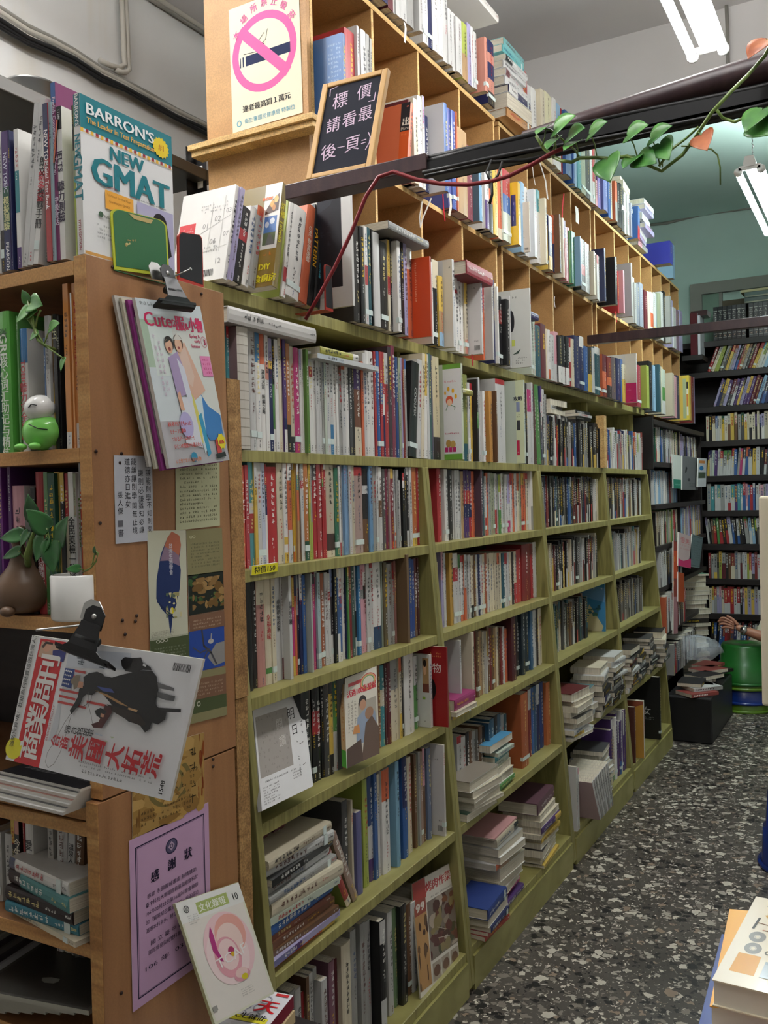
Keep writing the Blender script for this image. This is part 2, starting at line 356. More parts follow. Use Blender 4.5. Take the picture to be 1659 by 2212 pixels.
# ---------------------------------------------------------------- books
BOOKS = []
AISLE = Matrix(((0, -1, 0), (1, 0, 0), (0, 0, 1)))      # local x -> +Y, local y -> -X
FRONT = Matrix.Identity(3)
ORD = ['', 'first', 'second', 'third', 'fourth', 'fifth', 'sixth', 'seventh', 'eighth', 'ninth', 'tenth', 'eleventh', 'twelfth', 'thirteenth', 'fourteenth', 'fifteenth', 'sixteenth', 'seventeenth', 'eighteenth', 'nineteenth', 'twentieth']
TENS = {2: 'twenty', 3: 'thirty', 4: 'forty', 5: 'fifty', 6: 'sixty', 7: 'seventy', 8: 'eighty', 9: 'ninety'}
TENTH = {3: 'thirtieth', 4: 'fortieth', 5: 'fiftieth', 6: 'sixtieth', 7: 'seventieth', 8: 'eightieth', 9: 'ninetieth'}
def ordinal(n):
    if n <= 20: return ORD[n]
    if n % 10 == 0: return TENTH[n // 10]
    return TENS[n // 10] + '-' + ORD[n % 10]
HUES = [('white', 'e8e8e2'), ('grey', 'a0a0a0'), ('dark grey', '4c4c4c'), ('black', '1a1a1c'), ('red', 'b81c24'), ('maroon', '5c222c'), ('orange', 'dd642a'), ('yellow', 'e0bc22'),
        ('cream', 'dccfb0'), ('lime', 'a8b830'), ('green', '4f9440'), ('dark green', '1f5a44'), ('teal', '3a8a92'), ('blue', '2c62a8'), ('light blue', '90bcdc'), ('navy', '222a5c'),
        ('purple', '553478'), ('lilac', 'aaa2cc'), ('pink', 'e2a0ac'), ('magenta', 'c41c74'), ('brown', '76502f'), ('tan', 'b8935f'), ('beige', 'cbbfa2'), ('salmon', 'd88a74')]
def cname(c):
    if len(c) == 1: return CN[c]
    r = [int(c[i:i + 2], 16) for i in (0, 2, 4)]
    return min(HUES, key=lambda h: sum((int(h[1][i:i + 2], 16) - r[i // 2]) ** 2 for i in (0, 2, 4)))[0]
def lum(c): c = hx(c) if isinstance(c, str) else c; return .3 * c[0] + .6 * c[1] + .1 * c[2]
def add_book(O, Rm, t, h, d, bands, **kw):
    """bands: [(fraction from the top where this colour ends, colour)]; O = lower left corner of the spine"""
    s = dict(O=Vector(O), R=Rm, t=max(t, .003), h=h, d=d, bands=bands, row=kw.get('row', ''), n=kw.get('n', 0), rnd=random.Random(len(BOOKS) * 13 + 5))
    s.update(kw)
    ps = [proj(s['O'] + Rm @ Vector((a, b, c))) for a in (0, s['t']) for b in (0, d if (kw.get('art') or kw.get('flat')) else .02) for c in (0, h)]
    xs = [min(1659, max(0, p[0])) for p in ps]; ys = [min(2212, max(0, p[1])) for p in ps]
    s['area'] = (max(xs) - min(xs)) * (max(ys) - min(ys)) * kw.get('vis', 1.0)
    if kw.get('flat'): s['area'] *= .6
    BOOKS.append(s); return s
def book_geo(s, mb, pm, fine=True):
    t, h, d, rnd = s['t'], s['h'], s['d'], s['rnd']; bands = [(e_, mute(hx(c_) if isinstance(c_, str) else c_)) for e_, c_ in s['bands']]
    sizes = []; a = 0
    for e, c in bands: sizes.append((e - a, c)); a = e
    main = max(sizes)[1]; side = mute(hx(s['side'])) if s.get('side') else main; cm = hx(main) if isinstance(main, str) else main
    hard = t > .028 or s.get('hard'); c = .0022 if hard else .0007
    c = min(c, t * .2); o = .0015 if hard else 0
    g = MATI = 0
    bow = min(.003, t * .12) if t > .016 and fine else 0
    sc = hx(side) if isinstance(side, str) else side
    outer = [(0, d), (0, bow), (t * .18, bow * .3), (t * .5, 0), (t * .82, bow * .3), (t, bow), (t, d)] if bow else [(0, d), (0, 0), (t, 0), (t, d)]
    inner = [(t - c, d), (t - c, bow + c), (c, bow + c), (c, d)]
    poly = outer + inner; n = len(poly)
    vs = [(x, y, 0) for x, y in poly] + [(x, y, h) for x, y in poly]
    for i in range(n):
        j = (i + 1) % n
        spine = 0 < i < len(outer) - 2 or (not bow and i == 1)
        col = cm if spine else (sc if i in (0, len(outer) - 2) else (.7, .68, .62))
        mb.mesh([vs[i], vs[j], vs[n + j], vs[n + i]], [(0, 1, 2, 3)], col, 0)
    # top and bottom rims as quads
    for z in (0, h):
        mb.mesh([(0, bow, z), (c, bow, z), (c, d, z), (0, d, z)], [(0, 1, 2, 3)], sc)
        mb.mesh([(t, bow, z), (t - c, bow, z), (t - c, d, z), (t, d, z)], [(0, 1, 2, 3)], sc)
        mb.mesh([(x, y, z) for x, y in (outer[1:-1])] + [(t, bow + c, z), (0, bow + c, z)], [tuple(range(len(outer)))], cm)
    pm_ = pm or mb; mi = 0 if pm else 1
    pm_.box((c, bow + c, .0003 + o), (t - c, d - .001 - o, h - .0003 - o), (.7, .66, .55), mi)
    # spine bands
    e = .00025; a = 0; pts = []
    prof = outer[1:-1]
    for fe, col in bands:
        cc = hx(col) if isinstance(col, str) else col
        if cc != cm:
            for (x0, y0), (x1, y1) in zip(prof, prof[1:]):
                mb.mesh([(x0, y0 - e, h * (1 - fe)), (x1, y1 - e, h * (1 - fe)), (x1, y1 - e, h * (1 - a)), (x0, y0 - e, h * (1 - a))], [(0, 1, 2, 3)], cc)
            if s.get('wrap'): mb.mesh([(-e, bow, h * (1 - fe)), (-e, d, h * (1 - fe)), (-e, d, h * (1 - a)), (-e, bow, h * (1 - a))], [(0, 1, 2, 3)], cc)
        a = fe
    def colat(f):
        for fe, col in bands:
            if f <= fe: return col
        return bands[-1][1]
    O = Vector((0, -e * 2, 0)); ux = Vector((1, 0, 0)); uz = Vector((0, 0, 1)); uy = Vector((0, 1, 0))
    def inkfor(f):
        l = lum(colat(f))
        if l > .25: return hx(rnd.choice(['222226', '222226', '2a2a30', '3a3a40', 'b01820', '1f4a7a', '5a2a20']))
        return hx(rnd.choice(['efefe8', 'efefe8', 'e8d890', 'd9d9d4', 'e8c020']))
    tx = s.get('tx')
    if tx:
        for st, f, size, col, mode in tx:
            P = O + ux * (t / 2) + uz * (h * (1 - f)); cc = hx(col)
            if mode == 'v':
                for i, ch in enumerate(st): text(mb, ch, P - uz * (i * size * 1.12), ux, uz, size, cc, bold=.03)
            elif mode == 'r':  # turned a quarter, reads downwards
                text(mb, st, P, -uz, ux, size, cc, bold=.03)
            elif mode == 'h': text(mb, st, P, ux, uz, size, cc, bold=.03)
    elif s.get('blank'): pass
    elif fine:
        sz = min(t * .62, .0125, h * .06); f = .05 + rnd.random() * .14; nchar = rnd.choice((5, 6, 7, 8, 9, 10)); ink = inkfor(f + .15)
        for i in range(nchar):
            ff = f + (i + .5) * sz * 1.15 / h
            if ff > .62: break
            pglyph(mb, O + ux * (t / 2) + uz * (h * (1 - ff)), ux, uz, sz, ink, 0, rnd)
        ff += sz * 2.2 / h; s2 = sz * .55; ink = inkfor(min(.95, ff))
        for i in range(rnd.choice((3, 4, 6, 8))):
            if ff > .84: break
            pglyph(mb, O + ux * (t * rnd.choice((.5, .5, .4))) + uz * (h * (1 - ff)), ux, uz, s2, ink, 0, rnd); ff += s2 * 1.25 / h
        ink = inkfor(.94)
        for i in range(3): pglyph(mb, O + ux * (t / 2) + uz * (h * (.075 - i * .022)), ux, uz, min(s2, .006), ink, 0, rnd)
    else:
        ink = inkfor(.3); f = .06 + rnd.random() * .1; L_ = .25 + rnd.random() * .35; z1 = h * (1 - f); y = z1
        sz = min(t * .5, .01)
        while y > h * (1 - f - L_):
            mb.mesh([(t / 2 - sz / 2, -e * 2, y - sz * (.25 + .5 * rnd.random())), (t / 2 + sz / 2 * rnd.random(), -e * 2, y - sz * .7), (t / 2 + sz / 2, -e * 2, y), (t / 2 - sz / 2 * rnd.random(), -e * 2, y)], [(0, 1, 2, 3)], ink); y -= sz * 1.15
    if fine and rnd.random() < .22 and t > .007 and not s.get('blank'):
        z = h * .1; mb.mesh([(-.0003, -e * 3, z), (t, -e * 3, z), (t, -e * 3, z + .014), (-.0003, -e * 3, z + .014)], [(0, 1, 2, 3)], hx('d3e0dc'))
        mb.mesh([(-.0004, -e, z), (-.0004, .009, z), (-.0004, .009, z + .014), (-.0004, -e, z + .014)], [(0, 1, 2, 3)], hx('d3e0dc'))
    if s.get('art'):
        face = s.get('face', 'L')
        aw = min(d, s.get('artw', d))
        if face == 'L': draw(mb, (0, aw, 0), (0, -aw, 0), (0, 0, h), (-1, 0, 0), s['art'])
        else: draw(mb, (t, 0, 0), (0, d, 0), (0, 0, h), (1, 0, 0), s['art'])
def band_parse(b):
    parts = re.findall(r'(#[0-9a-f]{6}|[A-Za-z])(\.\d+)?', b); out = []
    for c, f in parts: out.append((float(f) if f else 1.0, c.lstrip('#')))
    out[-1] = (1.0, out[-1][1]); return out
def row(spec, plane, z, where, axis='x', depth=.15, jit=.004, arts={}, txs={}, hmax=.34, hmin=.12, vis=1.0, xmax=9):
    """one shelf row; spec lines: '@ ox oy scale' then 'x:top:bands[:flags]' in order from the left"""
    cur = (0, 0, 1); top = 0; toks = []
    for line in spec.strip().splitlines():
        p = line.split()
        if p and p[0] == '@': cur = tuple(float(v) for v in p[1:4]); continue
        for tk in p:
            q = tk.split(':'); x = float(q[0]) / cur[2] + cur[0]
            if len(q) > 1 and q[1] and q[1] != '_': top = float(q[1]) / cur[2] + cur[1]
            toks.append((x, top, q[2] if len(q) > 2 else '_', q[3:], cur[2]))
    n = 0
    for (x, top, b, fl, scl), nx in zip(toks, toks[1:] + [None]):
        if b in ('end', '_') or nx is None: continue
        opts = {}
        for f in fl: opts[f[0]] = f[1:]
        x1 = nx[0]; z0 = z + float(opts.get('u', 0)) ; rj = random.uniform(-jit, jit)
        if opts.get('w'): x1 = x + float(opts['w'])
        pl = plane + rj if axis == 'x' else plane - rj
        prot = 0
        if 'c' in opts:      # cover shows between x and x1 - spine width
            sw = float(opts['c']) / scl; Y0 = float(opts['Y']) if 'Y' in opts else ysol(x, plane, z + .1) if axis == 'x' else xsol(x, plane, z + .1)
            lo, hi = 0, .26
            for _ in range(30):
                mid = (lo + hi) / 2
                X_ = proj((plane + mid, Y0, z + .1))[0]
                if X_ < x1 - sw: lo = mid
                else: hi = mid
            prot = min(lo, float(opts.get('C', .035))); pl = plane + prot if axis == 'x' else plane - prot
            x = x1 - sw
        if axis == 'x':
            ya, yb = ysol(x, pl, z + .1), ysol(x1, pl, z + .1); zt = onx(x, top, pl).z
        else:
            ya, yb = xsol(x, pl, z + .1), xsol(x1, pl, z + .1); zt = ony(x, top, pl).z
        if axis == 'y': yb = min(yb, xmax); ya = min(ya, yb - .004)
        h = min(hmax, max(hmin, zt - z0)); t = abs(yb - ya) - .0006
        if t > .09: t = .09
        n += 1; d = max(depth, prot + depth * .7 + random.uniform(-.02, .02)) if 'd' not in opts else float(opts['d'])
        Rm = AISLE if axis == 'x' else FRONT
        O = Vector((pl, ya, z0)) if axis == 'x' else Vector((ya, pl, z0))
        if 'l' in opts:      # leaning: top shifted along the row, degrees
            a = math.radians(float(opts['l'])); h = h / math.cos(a)
            Rl = Matrix.Rotation(a, 3, 'Y') if True else None
            Rm = Rm @ Rl
            if a > 0: pass
            t = t * math.cos(a)
            O = O + Vector((0, 0, .0005 + (abs(math.sin(a)) * t if a > 0 else 0)))
        kw = {}
        if 'A' in opts:
            kw['art'] = arts[opts['A']]
            if prot > .02: kw['artw'] = prot * 1.05
        if 'T' in opts: kw['tx'] = txs[opts['T']]
        if 'F' in opts: kw['face'] = opts['F']
        if 'S' in opts: kw['side'] = opts['S'].lstrip('#')
        if 'N' in opts: kw['label'] = arts['label_' + opts['N']] if 'label_' + opts['N'] in arts else opts['N'].replace('_', ' ')
        if 'W' in opts: kw['wrap'] = True
        if 'B' in opts: kw['blank'] = True
        add_book(O, Rm, t, h, d, band_parse(b), row=where, n=n, vis=vis, **kw)
def gen(y0, y1, z, plane, where, pal, h=(.18, .22), t=(.008, .024), axis='x', depth=.14, lean=0, start=0, vis=1.0, clear=None):
    y = y0; n = start
    while y < y1 - .012:
        tt = min(random.uniform(*t), y1 - y); hh = random.uniform(*h); n += 1
        b = random.choice(pal.split()); pl = plane + random.uniform(-.006, .004) if axis == 'x' else plane - random.uniform(-.006, .004)
        Rm = AISLE if axis == 'x' else FRONT; O = Vector((pl, y, z)) if axis == 'x' else Vector((y, pl, z))
        if lean:
            a = math.radians(lean + random.uniform(-2, 2)); Rm = Rm @ Matrix.Rotation(a, 3, 'Y'); O.z += abs(math.sin(a)) * tt + .0005; st = tt / math.cos(a)
        else: st = tt
        bands = band_parse(b)
        if len(bands) == 1 and random.random() < .4: bands = [(random.uniform(.12, .85), bands[0][1]), (1.0, random.choice('WGKRCBDYwj'))]
        add_book(O, Rm, tt - .0006, hh, depth, bands, row=where, n=n, vis=vis); y += st + (.0 if random.random() < .93 else .004)
def flat(O, nd, L, t, d, bands, where, n, **kw):
    """book lying flat; spine (or fore edge when turned) faces direction angle nd; O = middle of the front lower edge"""
    nv = Vector((math.cos(nd), math.sin(nd), 0)); cy = -nv; cx = Vector((0, 0, 1)); cz = cx.cross(cy)
    if kw.pop('turn', False):  # fore edge faces out: swap by turning half round
        O = Vector(O) - nv * d; nv = -nv; cy = -nv; cz = cx.cross(cy)
    Rm = Matrix((cx, cy, cz)).transposed()
    P = Vector(O) - cz * (L / 2)
    return add_book(P, Rm, t, L, d, bands, row=where, n=n, flat=True, **kw)
def stack(x, y, z, ang, items, where, jit=.012, L=.2, d=.14, turn=.55, seed=0):
    """pile of flat books seen from direction ang; items bottom to top 'colour:thickness mm'"""
    rnd = random.Random(seed + int(x * 1000)); zz = z; N = len(items.split()); k = 0
    for it in items.split():
        q = it.split(':'); t = float(q[1]) / 1000 if len(q) > 1 and q[1] else rnd.uniform(.012, .026)
        tu = (rnd.random() < turn) if len(q) < 3 else (q[2] == 't')
        l = L + rnd.uniform(-.015, .015); dd = d + rnd.uniform(-.01, .012)
        a = ang + rnd.uniform(-.09, .09); ox = rnd.uniform(-jit, jit); oy = rnd.uniform(-jit, jit)
        k += 1; pos = 'topmost' if k == N else ('lowest' if k == 1 else ordinal(N - k + 1) + ' from top')
        kw = {}
        if k == N: kw['topmost'] = True
        flat((x + ox, y + oy, zz), a, l, t - .0004, dd, band_parse(q[0]), where, k, turn=tu, pos=pos, **kw); zz += t
    return zz
def finish_books(limit=300):
    BOOKS.sort(key=lambda s: -s['area'])
    used = {}; rest = MB(); nrest = 0
    for i, s in enumerate(BOOKS):
        M = Matrix.Translation(s['O']) @ s['R'].to_4x4()
        if i < limit:
            cols = []; a = 0
            for e, c in s['bands']: cols.append((e - a, cname(c) if isinstance(c, str) else 'grey')); a = e
            cols.sort(reverse=True); names = []
            for _, c in cols:
                if c not in names: names.append(c)
            cn = ' and '.join(names[:2]); th = 'slim' if s['t'] < .011 else ('thick' if s['t'] > .03 else '')
            lab = s.get('label')
            if not lab:
                if s.get('pos'): lab = f"{th} {cn} book, {s['pos']} in {s['row']}"
                else: lab = f"{th} {cn} book, {ordinal(s['n'])} from left, {s['row']}"
            lab = ' '.join(lab.split())
            lab = lab[0].lower() + lab[1:]
            if lab in used: print('DUP', lab)
            used[lab] = 1
            if len(lab.split()) > 16: print('LONG', lab)
            nm = s.get('name') or ('hardcover_book' if s['t'] > .028 else 'paperback_book')
            mb, pm = MB(), MB(); book_geo(s, mb, pm, True)
            o = mb.build(nm, 'gloss_cover' if s['rnd'].random() < .3 else 'printed_cover', M=M); tag(o, lab, 'book', s.get('group') or s['row'])
            p = pm.build('page_block', 'page_edges'); p.parent = o
        else:
            mb = MB(); book_geo(s, mb, None, s['area'] > 1400); n = len(rest.v)
            rest.v.extend(tuple(M @ Vector(v)) for v in mb.v); rest.f.extend(tuple(a + n for a in f) for f in mb.f); rest.c.extend(mb.c); rest.m.extend(mb.m); rest.sm.extend(mb.sm); nrest += 1
    o = rest.build('paperback_books', ['printed_cover', 'page_edges']); tag(o, 'small far paperbacks filling the remaining shelf rows down the aisle and along the back', 'books', None, 'stuff')
    print('BOOKS', len(BOOKS), 'individual', min(limit, len(BOOKS)), 'rest', nrest)
# ---------------------------------------------------------------- rows of books
ZG = [1.605, 1.345, 1.075, 0.81, 0.49, 0.13]
def gx(z): return -1.10 - z * 0.0742
N1, N2, N3, N4 = 'nearest olive bookcase', 'second olive bookcase', 'third olive bookcase', 'farthest olive bookcase'
ARTS = {}
TX = {}
ARTS['num'] = [('r', 0, 0, 1, 1, 'dfdedb'), ('r', .02, .50, .33, .66, 'c8202a'), ('g', .06, .53, .3, .62, 3, .7, 'efe6e6'), ('t', '01', .52, .60, .07, {}, '8a8a88'), ('t', '02', .74, .66, .07, {}, '8a8a88'), ('t', '03', .93, .73, .06, {}, '8a8a88'),
               ('t', '06', .70, .42, .07, {}, '8a8a88'), ('t', '07', .93, .48, .06, {}, '8a8a88'), ('t', '12', .85, .2, .07, {}, '9a9a98'), ('line', [(.35, .5), (1, .68)], .001, 'aaaaa8'), ('line', [(.38, .3), (.98, .36)], .001, 'c0c0bc'), ('line', [(.62, .3), (.62, .85)], .001, 'b4b4b0'),
               ('line', [(.84, .3), (.84, .9)], .001, 'b4b4b0'), ('g', .4, .74, .9, .84, 3, .5, '777777'), ('g', .45, .3, .82, .38, 2, .6, '777777'), ('bar', .45, .05, .78, .12, '222222')]
ARTS['diy'] = [('r', 0, 0, 1, 1, 'e9e6de'), ('r', 0, 0, 1, .36, '8f7330'), ('r', .12, .40, .86, .68, '4f78b4'), ('r', .12, .40, .86, .52, '5c6a48'), ('p', [(.3, .4), (.86, .40), (.6, .5), (.45, .51)], '6c6a66'), ('e', .3, .6, .12, .03, 'd5dde8'), ('e', .6, .63, .15, .03, 'dfe6ee'),
               ('p', [(.12, .70), (.9, .73), (.9, .9), (.5, .84), (.12, .74)], '4a2c1c'), ('e', .5, .8, .12, .035, 'd9a24a'), ('e', .72, .84, .13, .035, 'e3b460'), ('e', .62, .76, .1, .03, 'c4813a'),
               ('t', 'now', .2, .86, .055, {'bold': .06}, 'e0681c'), ('g', .2, .28, .8, .34, 1, 1, 'd07a28'), ('t', 'DIY', .42, .19, .07, {'bold': .05}, 'f0e028'), ('t', '食廚房', .5, .08, .07, {'bold': .05}, 'f0e028')]
ARTS['frameblack'] = [('r', 0, 0, 1, 1, 'e9e9e6'), ('r', 0, .17, .72, 1, '1d1e26'), ('p', [(0, .8), (.4, .86), (.6, .97), (0, .95)], '2a2c36'), ('g', .05, .5, .6, .75, 3, .5, '2c2e38'), ('r', .02, .09, .22, .14, 'ccd6d4')]
ARTS['orange_cover'] = [('r', 0, 0, 1, 1, 'cf4a1e'), ('gv', .12, .45, .26, .95, 1, 1, 'e8b898')]
ARTS['plaincream'] = [('r', 0, 0, 1, 1, 'd3cdbd'), ('g', .5, .88, .9, .93, 1, .8, '8a8678')]
ARTS['barcover'] = [('r', 0, 0, 1, 1, 'd2cecc'), ('g', .3, .82, .6, .85, 1, 1, '333333'), ('g', .2, .15, .8, .18, 1, .8, '444444'), ('bar', .45, .05, .85, .11, '222222')]
ARTS['fancover'] = [('r', 0, 0, 1, 1, 'cbccc5'), ('e', .02, .6, .16, .14, '26262a'), ('g', .05, .88, .35, .92, 1, 1, '333333'), ('r', .02, .28, .2, .36, 'c4cc60'), ('p', [(.05, .17), (.5, .24), (.35, .18)], '3c4c40'), ('g', .1, .04, .8, .14, 3, .7, '555555')]
ARTS['pinkbottom'] = [('r', 0, 0, 1, 1, 'e4dfd2'), ('r', 0, 0, 1, .4, 'c9266e'), ('g', .2, .42, .8, .5, 2, .6, 'c8b8b8'), ('g', .05, .24, .5, .3, 2, .7, 'e290b8'), ('r', .4, .04, .7, .055, '3a1020')]
ARTS['sage'] = [('r', 0, 0, 1, 1, 'd8c04a'), ('r', .02, .04, .55, .93, 'a2ab84'), ('r', .6, .1, .88, .85, 'd8d5c2'), ('r', .6, .7, .88, .85, '222222'), ('r', .6, .3, .88, .58, 'c87840')]
ARTS['speck'] = [('r', 0, 0, 1, 1, 'c9ccce'), ('mott', 0, 0, .3, 1, 60, ['6a4a48', '8a7a70', 'a8a098'], 'W')]
ARTS['yellowframe'] = [('r', 0, 0, 1, 1, 'dcb02c'), ('r', .04, .3, .7, .8, '2c2c62'), ('mott', .04, .3, .7, .7, 8, ['8a7aa8', '3c3c80', '5a4a80'], 'W')]
ARTS['beigeback'] = [('r', 0, 0, 1, 1, 'cfc2b4'), ('g', .0, .28, .3, .31, 1, 1, '8a8078'), ('bar', .25, .04, .8, .09, '333333')]
ARTS['blueletter'] = [('r', 0, 0, 1, 1, '3f6ea8'), ('g', .05, .25, .9, .92, 14, .75, 'a8c4e0')]
ARTS['kids'] = [('r', 0, 0, 1, 1, 'e6e8ea'), ('r', 0, 0, 1, .06, '6fa840'), ('r', 0, .95, 1, 1, '6fa840'), ('g', .05, .80, .75, .84, 1, 1, 'd88a9a'), ('e', .3, .74, .07, .025, 'e8b020'), ('e', .55, .72, .07, .025, 'e8b020'), ('e', .7, .66, .07, .025, 'e8b020'), ('e', .12, .70, .05, .02, 'e8b020'),
                ('e', .35, .62, .2, .05, 'd85a3c'), ('e', .35, .60, .14, .035, 'efc8a8'), ('line', [(.25, .57), (.15, .52)], .002, '4a8a5a'), ('line', [(.45, .57), (.65, .55), (.62, .52)], .002, '4a8a5a'), ('g', .05, .26, .85, .29, 1, 1, 'c02a5c'), ('e', .25, .17, .14, .04, 'b8924c'), ('e', .5, .16, .14, .04, 'c7a45a'), ('r', .05, .08, .22, .13, 'b82a6a'), ('r', .27, .08, .44, .13, 'b82a6a'), ('r', .49, .08, .66, .13, 'b82a6a')]
ARTS['guide'] = [('r', 0, 0, 1, 1, 'd3dab4'), ('t', '攻略', .28, .78, .05, {'bold': .05}, '2a2a3a'), ('r', .05, .62, .5, .74, '8a94b4'), ('r', .1, .40, .5, .52, '3a3a40'), ('r', .03, .1, .4, .28, 'c42850'), ('g', .05, .55, .5, .6, 2, .8, '333333'), ('g', .05, .12, .35, .22, 3, .7, 'e8b0c0')]
ARTS['bluepicture'] = [('r', 0, 0, 1, 1, '3f86b4'), ('p', [(0, .6), (.4, .7), (1, .6), (1, .9), (.5, .95), (0, .85)], '6a9ac4'), ('p', [(.3, 0), (.55, .55), (.95, .1), (.9, 0)], 'c8c098'), ('mott', .3, .3, .9, .65, 12, ['2c5c6a', '4a7a6a', '3a6a80'], 'W'), ('g', .5, .85, .95, .92, 1, .8, 'd8e4ec')]
ARTS['plural'] = [('r', 0, 0, 1, 1, 'd0561e'), ('r', 0, .58, 1, 1, '20222a'), ('t', '出', .62, .72, .11, {'bold': .05}, 'e8e0d0'), ('t', 'Plural', .55, .62, .05, {}, 'e8e0d0'), ('r', .6, .93, .85, .95, '9a4a40'), ('g', .1, .5, .8, .56, 1, .6, 'e07a4c')]
ARTS['leafgirl'] = [('r', 0, 0, 1, 1, 'd8d8d4'), ('r', .25, .48, .9, .95, 'b08a5c'), ('e', .5, .8, .16, .08, 'e0b088'), ('e', .5, .88, .17, .05, '2a1a14'), ('r', .25, .48, .9, .6, '7a3c2c'), ('r', .2, .38, .5, .42, '8cb040'), ('g', .1, .06, .5, .1, 1, .8, '333333')]
ARTS['redwu'] = [('r', 0, 0, 1, 1, '9c1a1e'), ('t', '物', .58, .73, .11, {}, 'e8e4dc'), ('e', .25, .46, .28, .15, '1a1214'), ('g', .2, .86, .8, .93, 2, .7, 'd89a50')]
ARTS['huang'] = [('r', 0, 0, 1, 1, 'd2c29a'), ('r', .04, .80, .96, 1, 'dad8d0'), ('line', [(.08, .83), (.9, .83)], .0012, 'b03028'), ('t', '黃', .5, .74, .11, {'bold': .05}, '1e2420'), ('t', '石', .5, .63, .09, {'bold': .05}, '1e2420'), ('line', [(.08, .685), (.9, .685)], .0012, 'b03028'), ('line', [(.08, .59), (.9, .59)], .0012, 'b03028'),
                 ('p', [(0, .57), (.5, .5), (1, .57), (1, .38), (.5, .28), (0, .42)], '2c4a3c'), ('p', [(0, .42), (.5, .3), (.8, .36), (.5, .5)], '8a3a30'), ('r', .05, .12, .8, .22, 'b84838'), ('p', [(.5, 0), (.95, .06), (.5, .12), (.1, .06)], '2c4a3c')]
ARTS['sugar'] = [('r', 0, 0, 1, 1, 'cbb98e'), ('r', 0, .82, 1, 1, 'd0cab8')]
ARTS['live100'] = [('r', 0, 0, 1, 1, 'd9d5c6'), ('ring', .72, .86, .26, .1, .12, 'c8503c'), ('ring', .72, .86, .22, .085, .12, 'd8a03c'), ('ring', .72, .86, .19, .072, .12, '5a9a5c'), ('r', .1, .88, .5, .92, 'c03038'), ('t', '活過100歲祝福', .5, .80, .075, {'w': .9, 'bold': .05}, 'c8283c'), ('gv', .05, .36, .34, .72, 3, .9, '8a8678'),
                   ('r', .38, .3, .95, .66, 'a8a294'), ('e', .52, .66, .12, .07, '2a2220'), ('e', .53, .62, .1, .06, 'b88a6c'), ('p', [(.35, .5), (.6, .57), (.9, .5), (.98, .2), (.3, .2)], '8a9ab0'), ('e', .72, .50, .13, .07, '9a7458'), ('p', [(.45, 0), (.6, .4), (.8, .46), (1, .3), (1, 0)], '5c4638'),
                   ('p', [(0, 0), (0, .2), (.45, .25), (.5, 0)], '4a3428'), ('p', [(.2, .34), (.42, .32), (.4, .42), (.25, .42)], 'c8884a')]
ARTS['lab'] = [('r', 0, 0, 1, 1, 'dcdad0'), ('t', 'LAB', .5, .88, .06, {'bold': .04}, '222222'), ('t', 'SERIES', .5, .81, .03, {}, '333333')]
TX['coolpix'] = [('COOLPIX', .42, .017, 'b8b8b6', 'r')]
TX['li'] = [('李光耀', .22, .02, 'e0b83c', 'v')]
TX['toeicblk'] = [('NEW TOEIC', .32, .012, 'd8d8d4', 'r'), ('模擬測驗', .55, .012, '58b8c8', 'v')]
TX['gre'] = [('GRE 新制測驗', .4, .013, 'e8d8c8', 'r')]
TX['pattern'] = [('PATTERN', .42, .02, 'e0a828', 'r')]
TX['taiwan'] = [('玩樂 Taiwan', .38, .016, 'd8c828', 'r')]
TX['okinawa'] = [('沖繩上癮', .22, .014, '1c4a50', 'v')]
TX['dream'] = [('尋找夢想的家', .28, .011, '222226', 'v')]
TX['love'] = [('幸福過味', .4, .013, 'b83840', 'v')]
TX['silk'] = [('溫泉大賞', .36, .01, '222222', 'v'), ('絲綢之路', .56, .01, '222222', 'v')]
TX['boss'] = [('台灣原生種', .3, .01, '3a3a3a', 'v')]
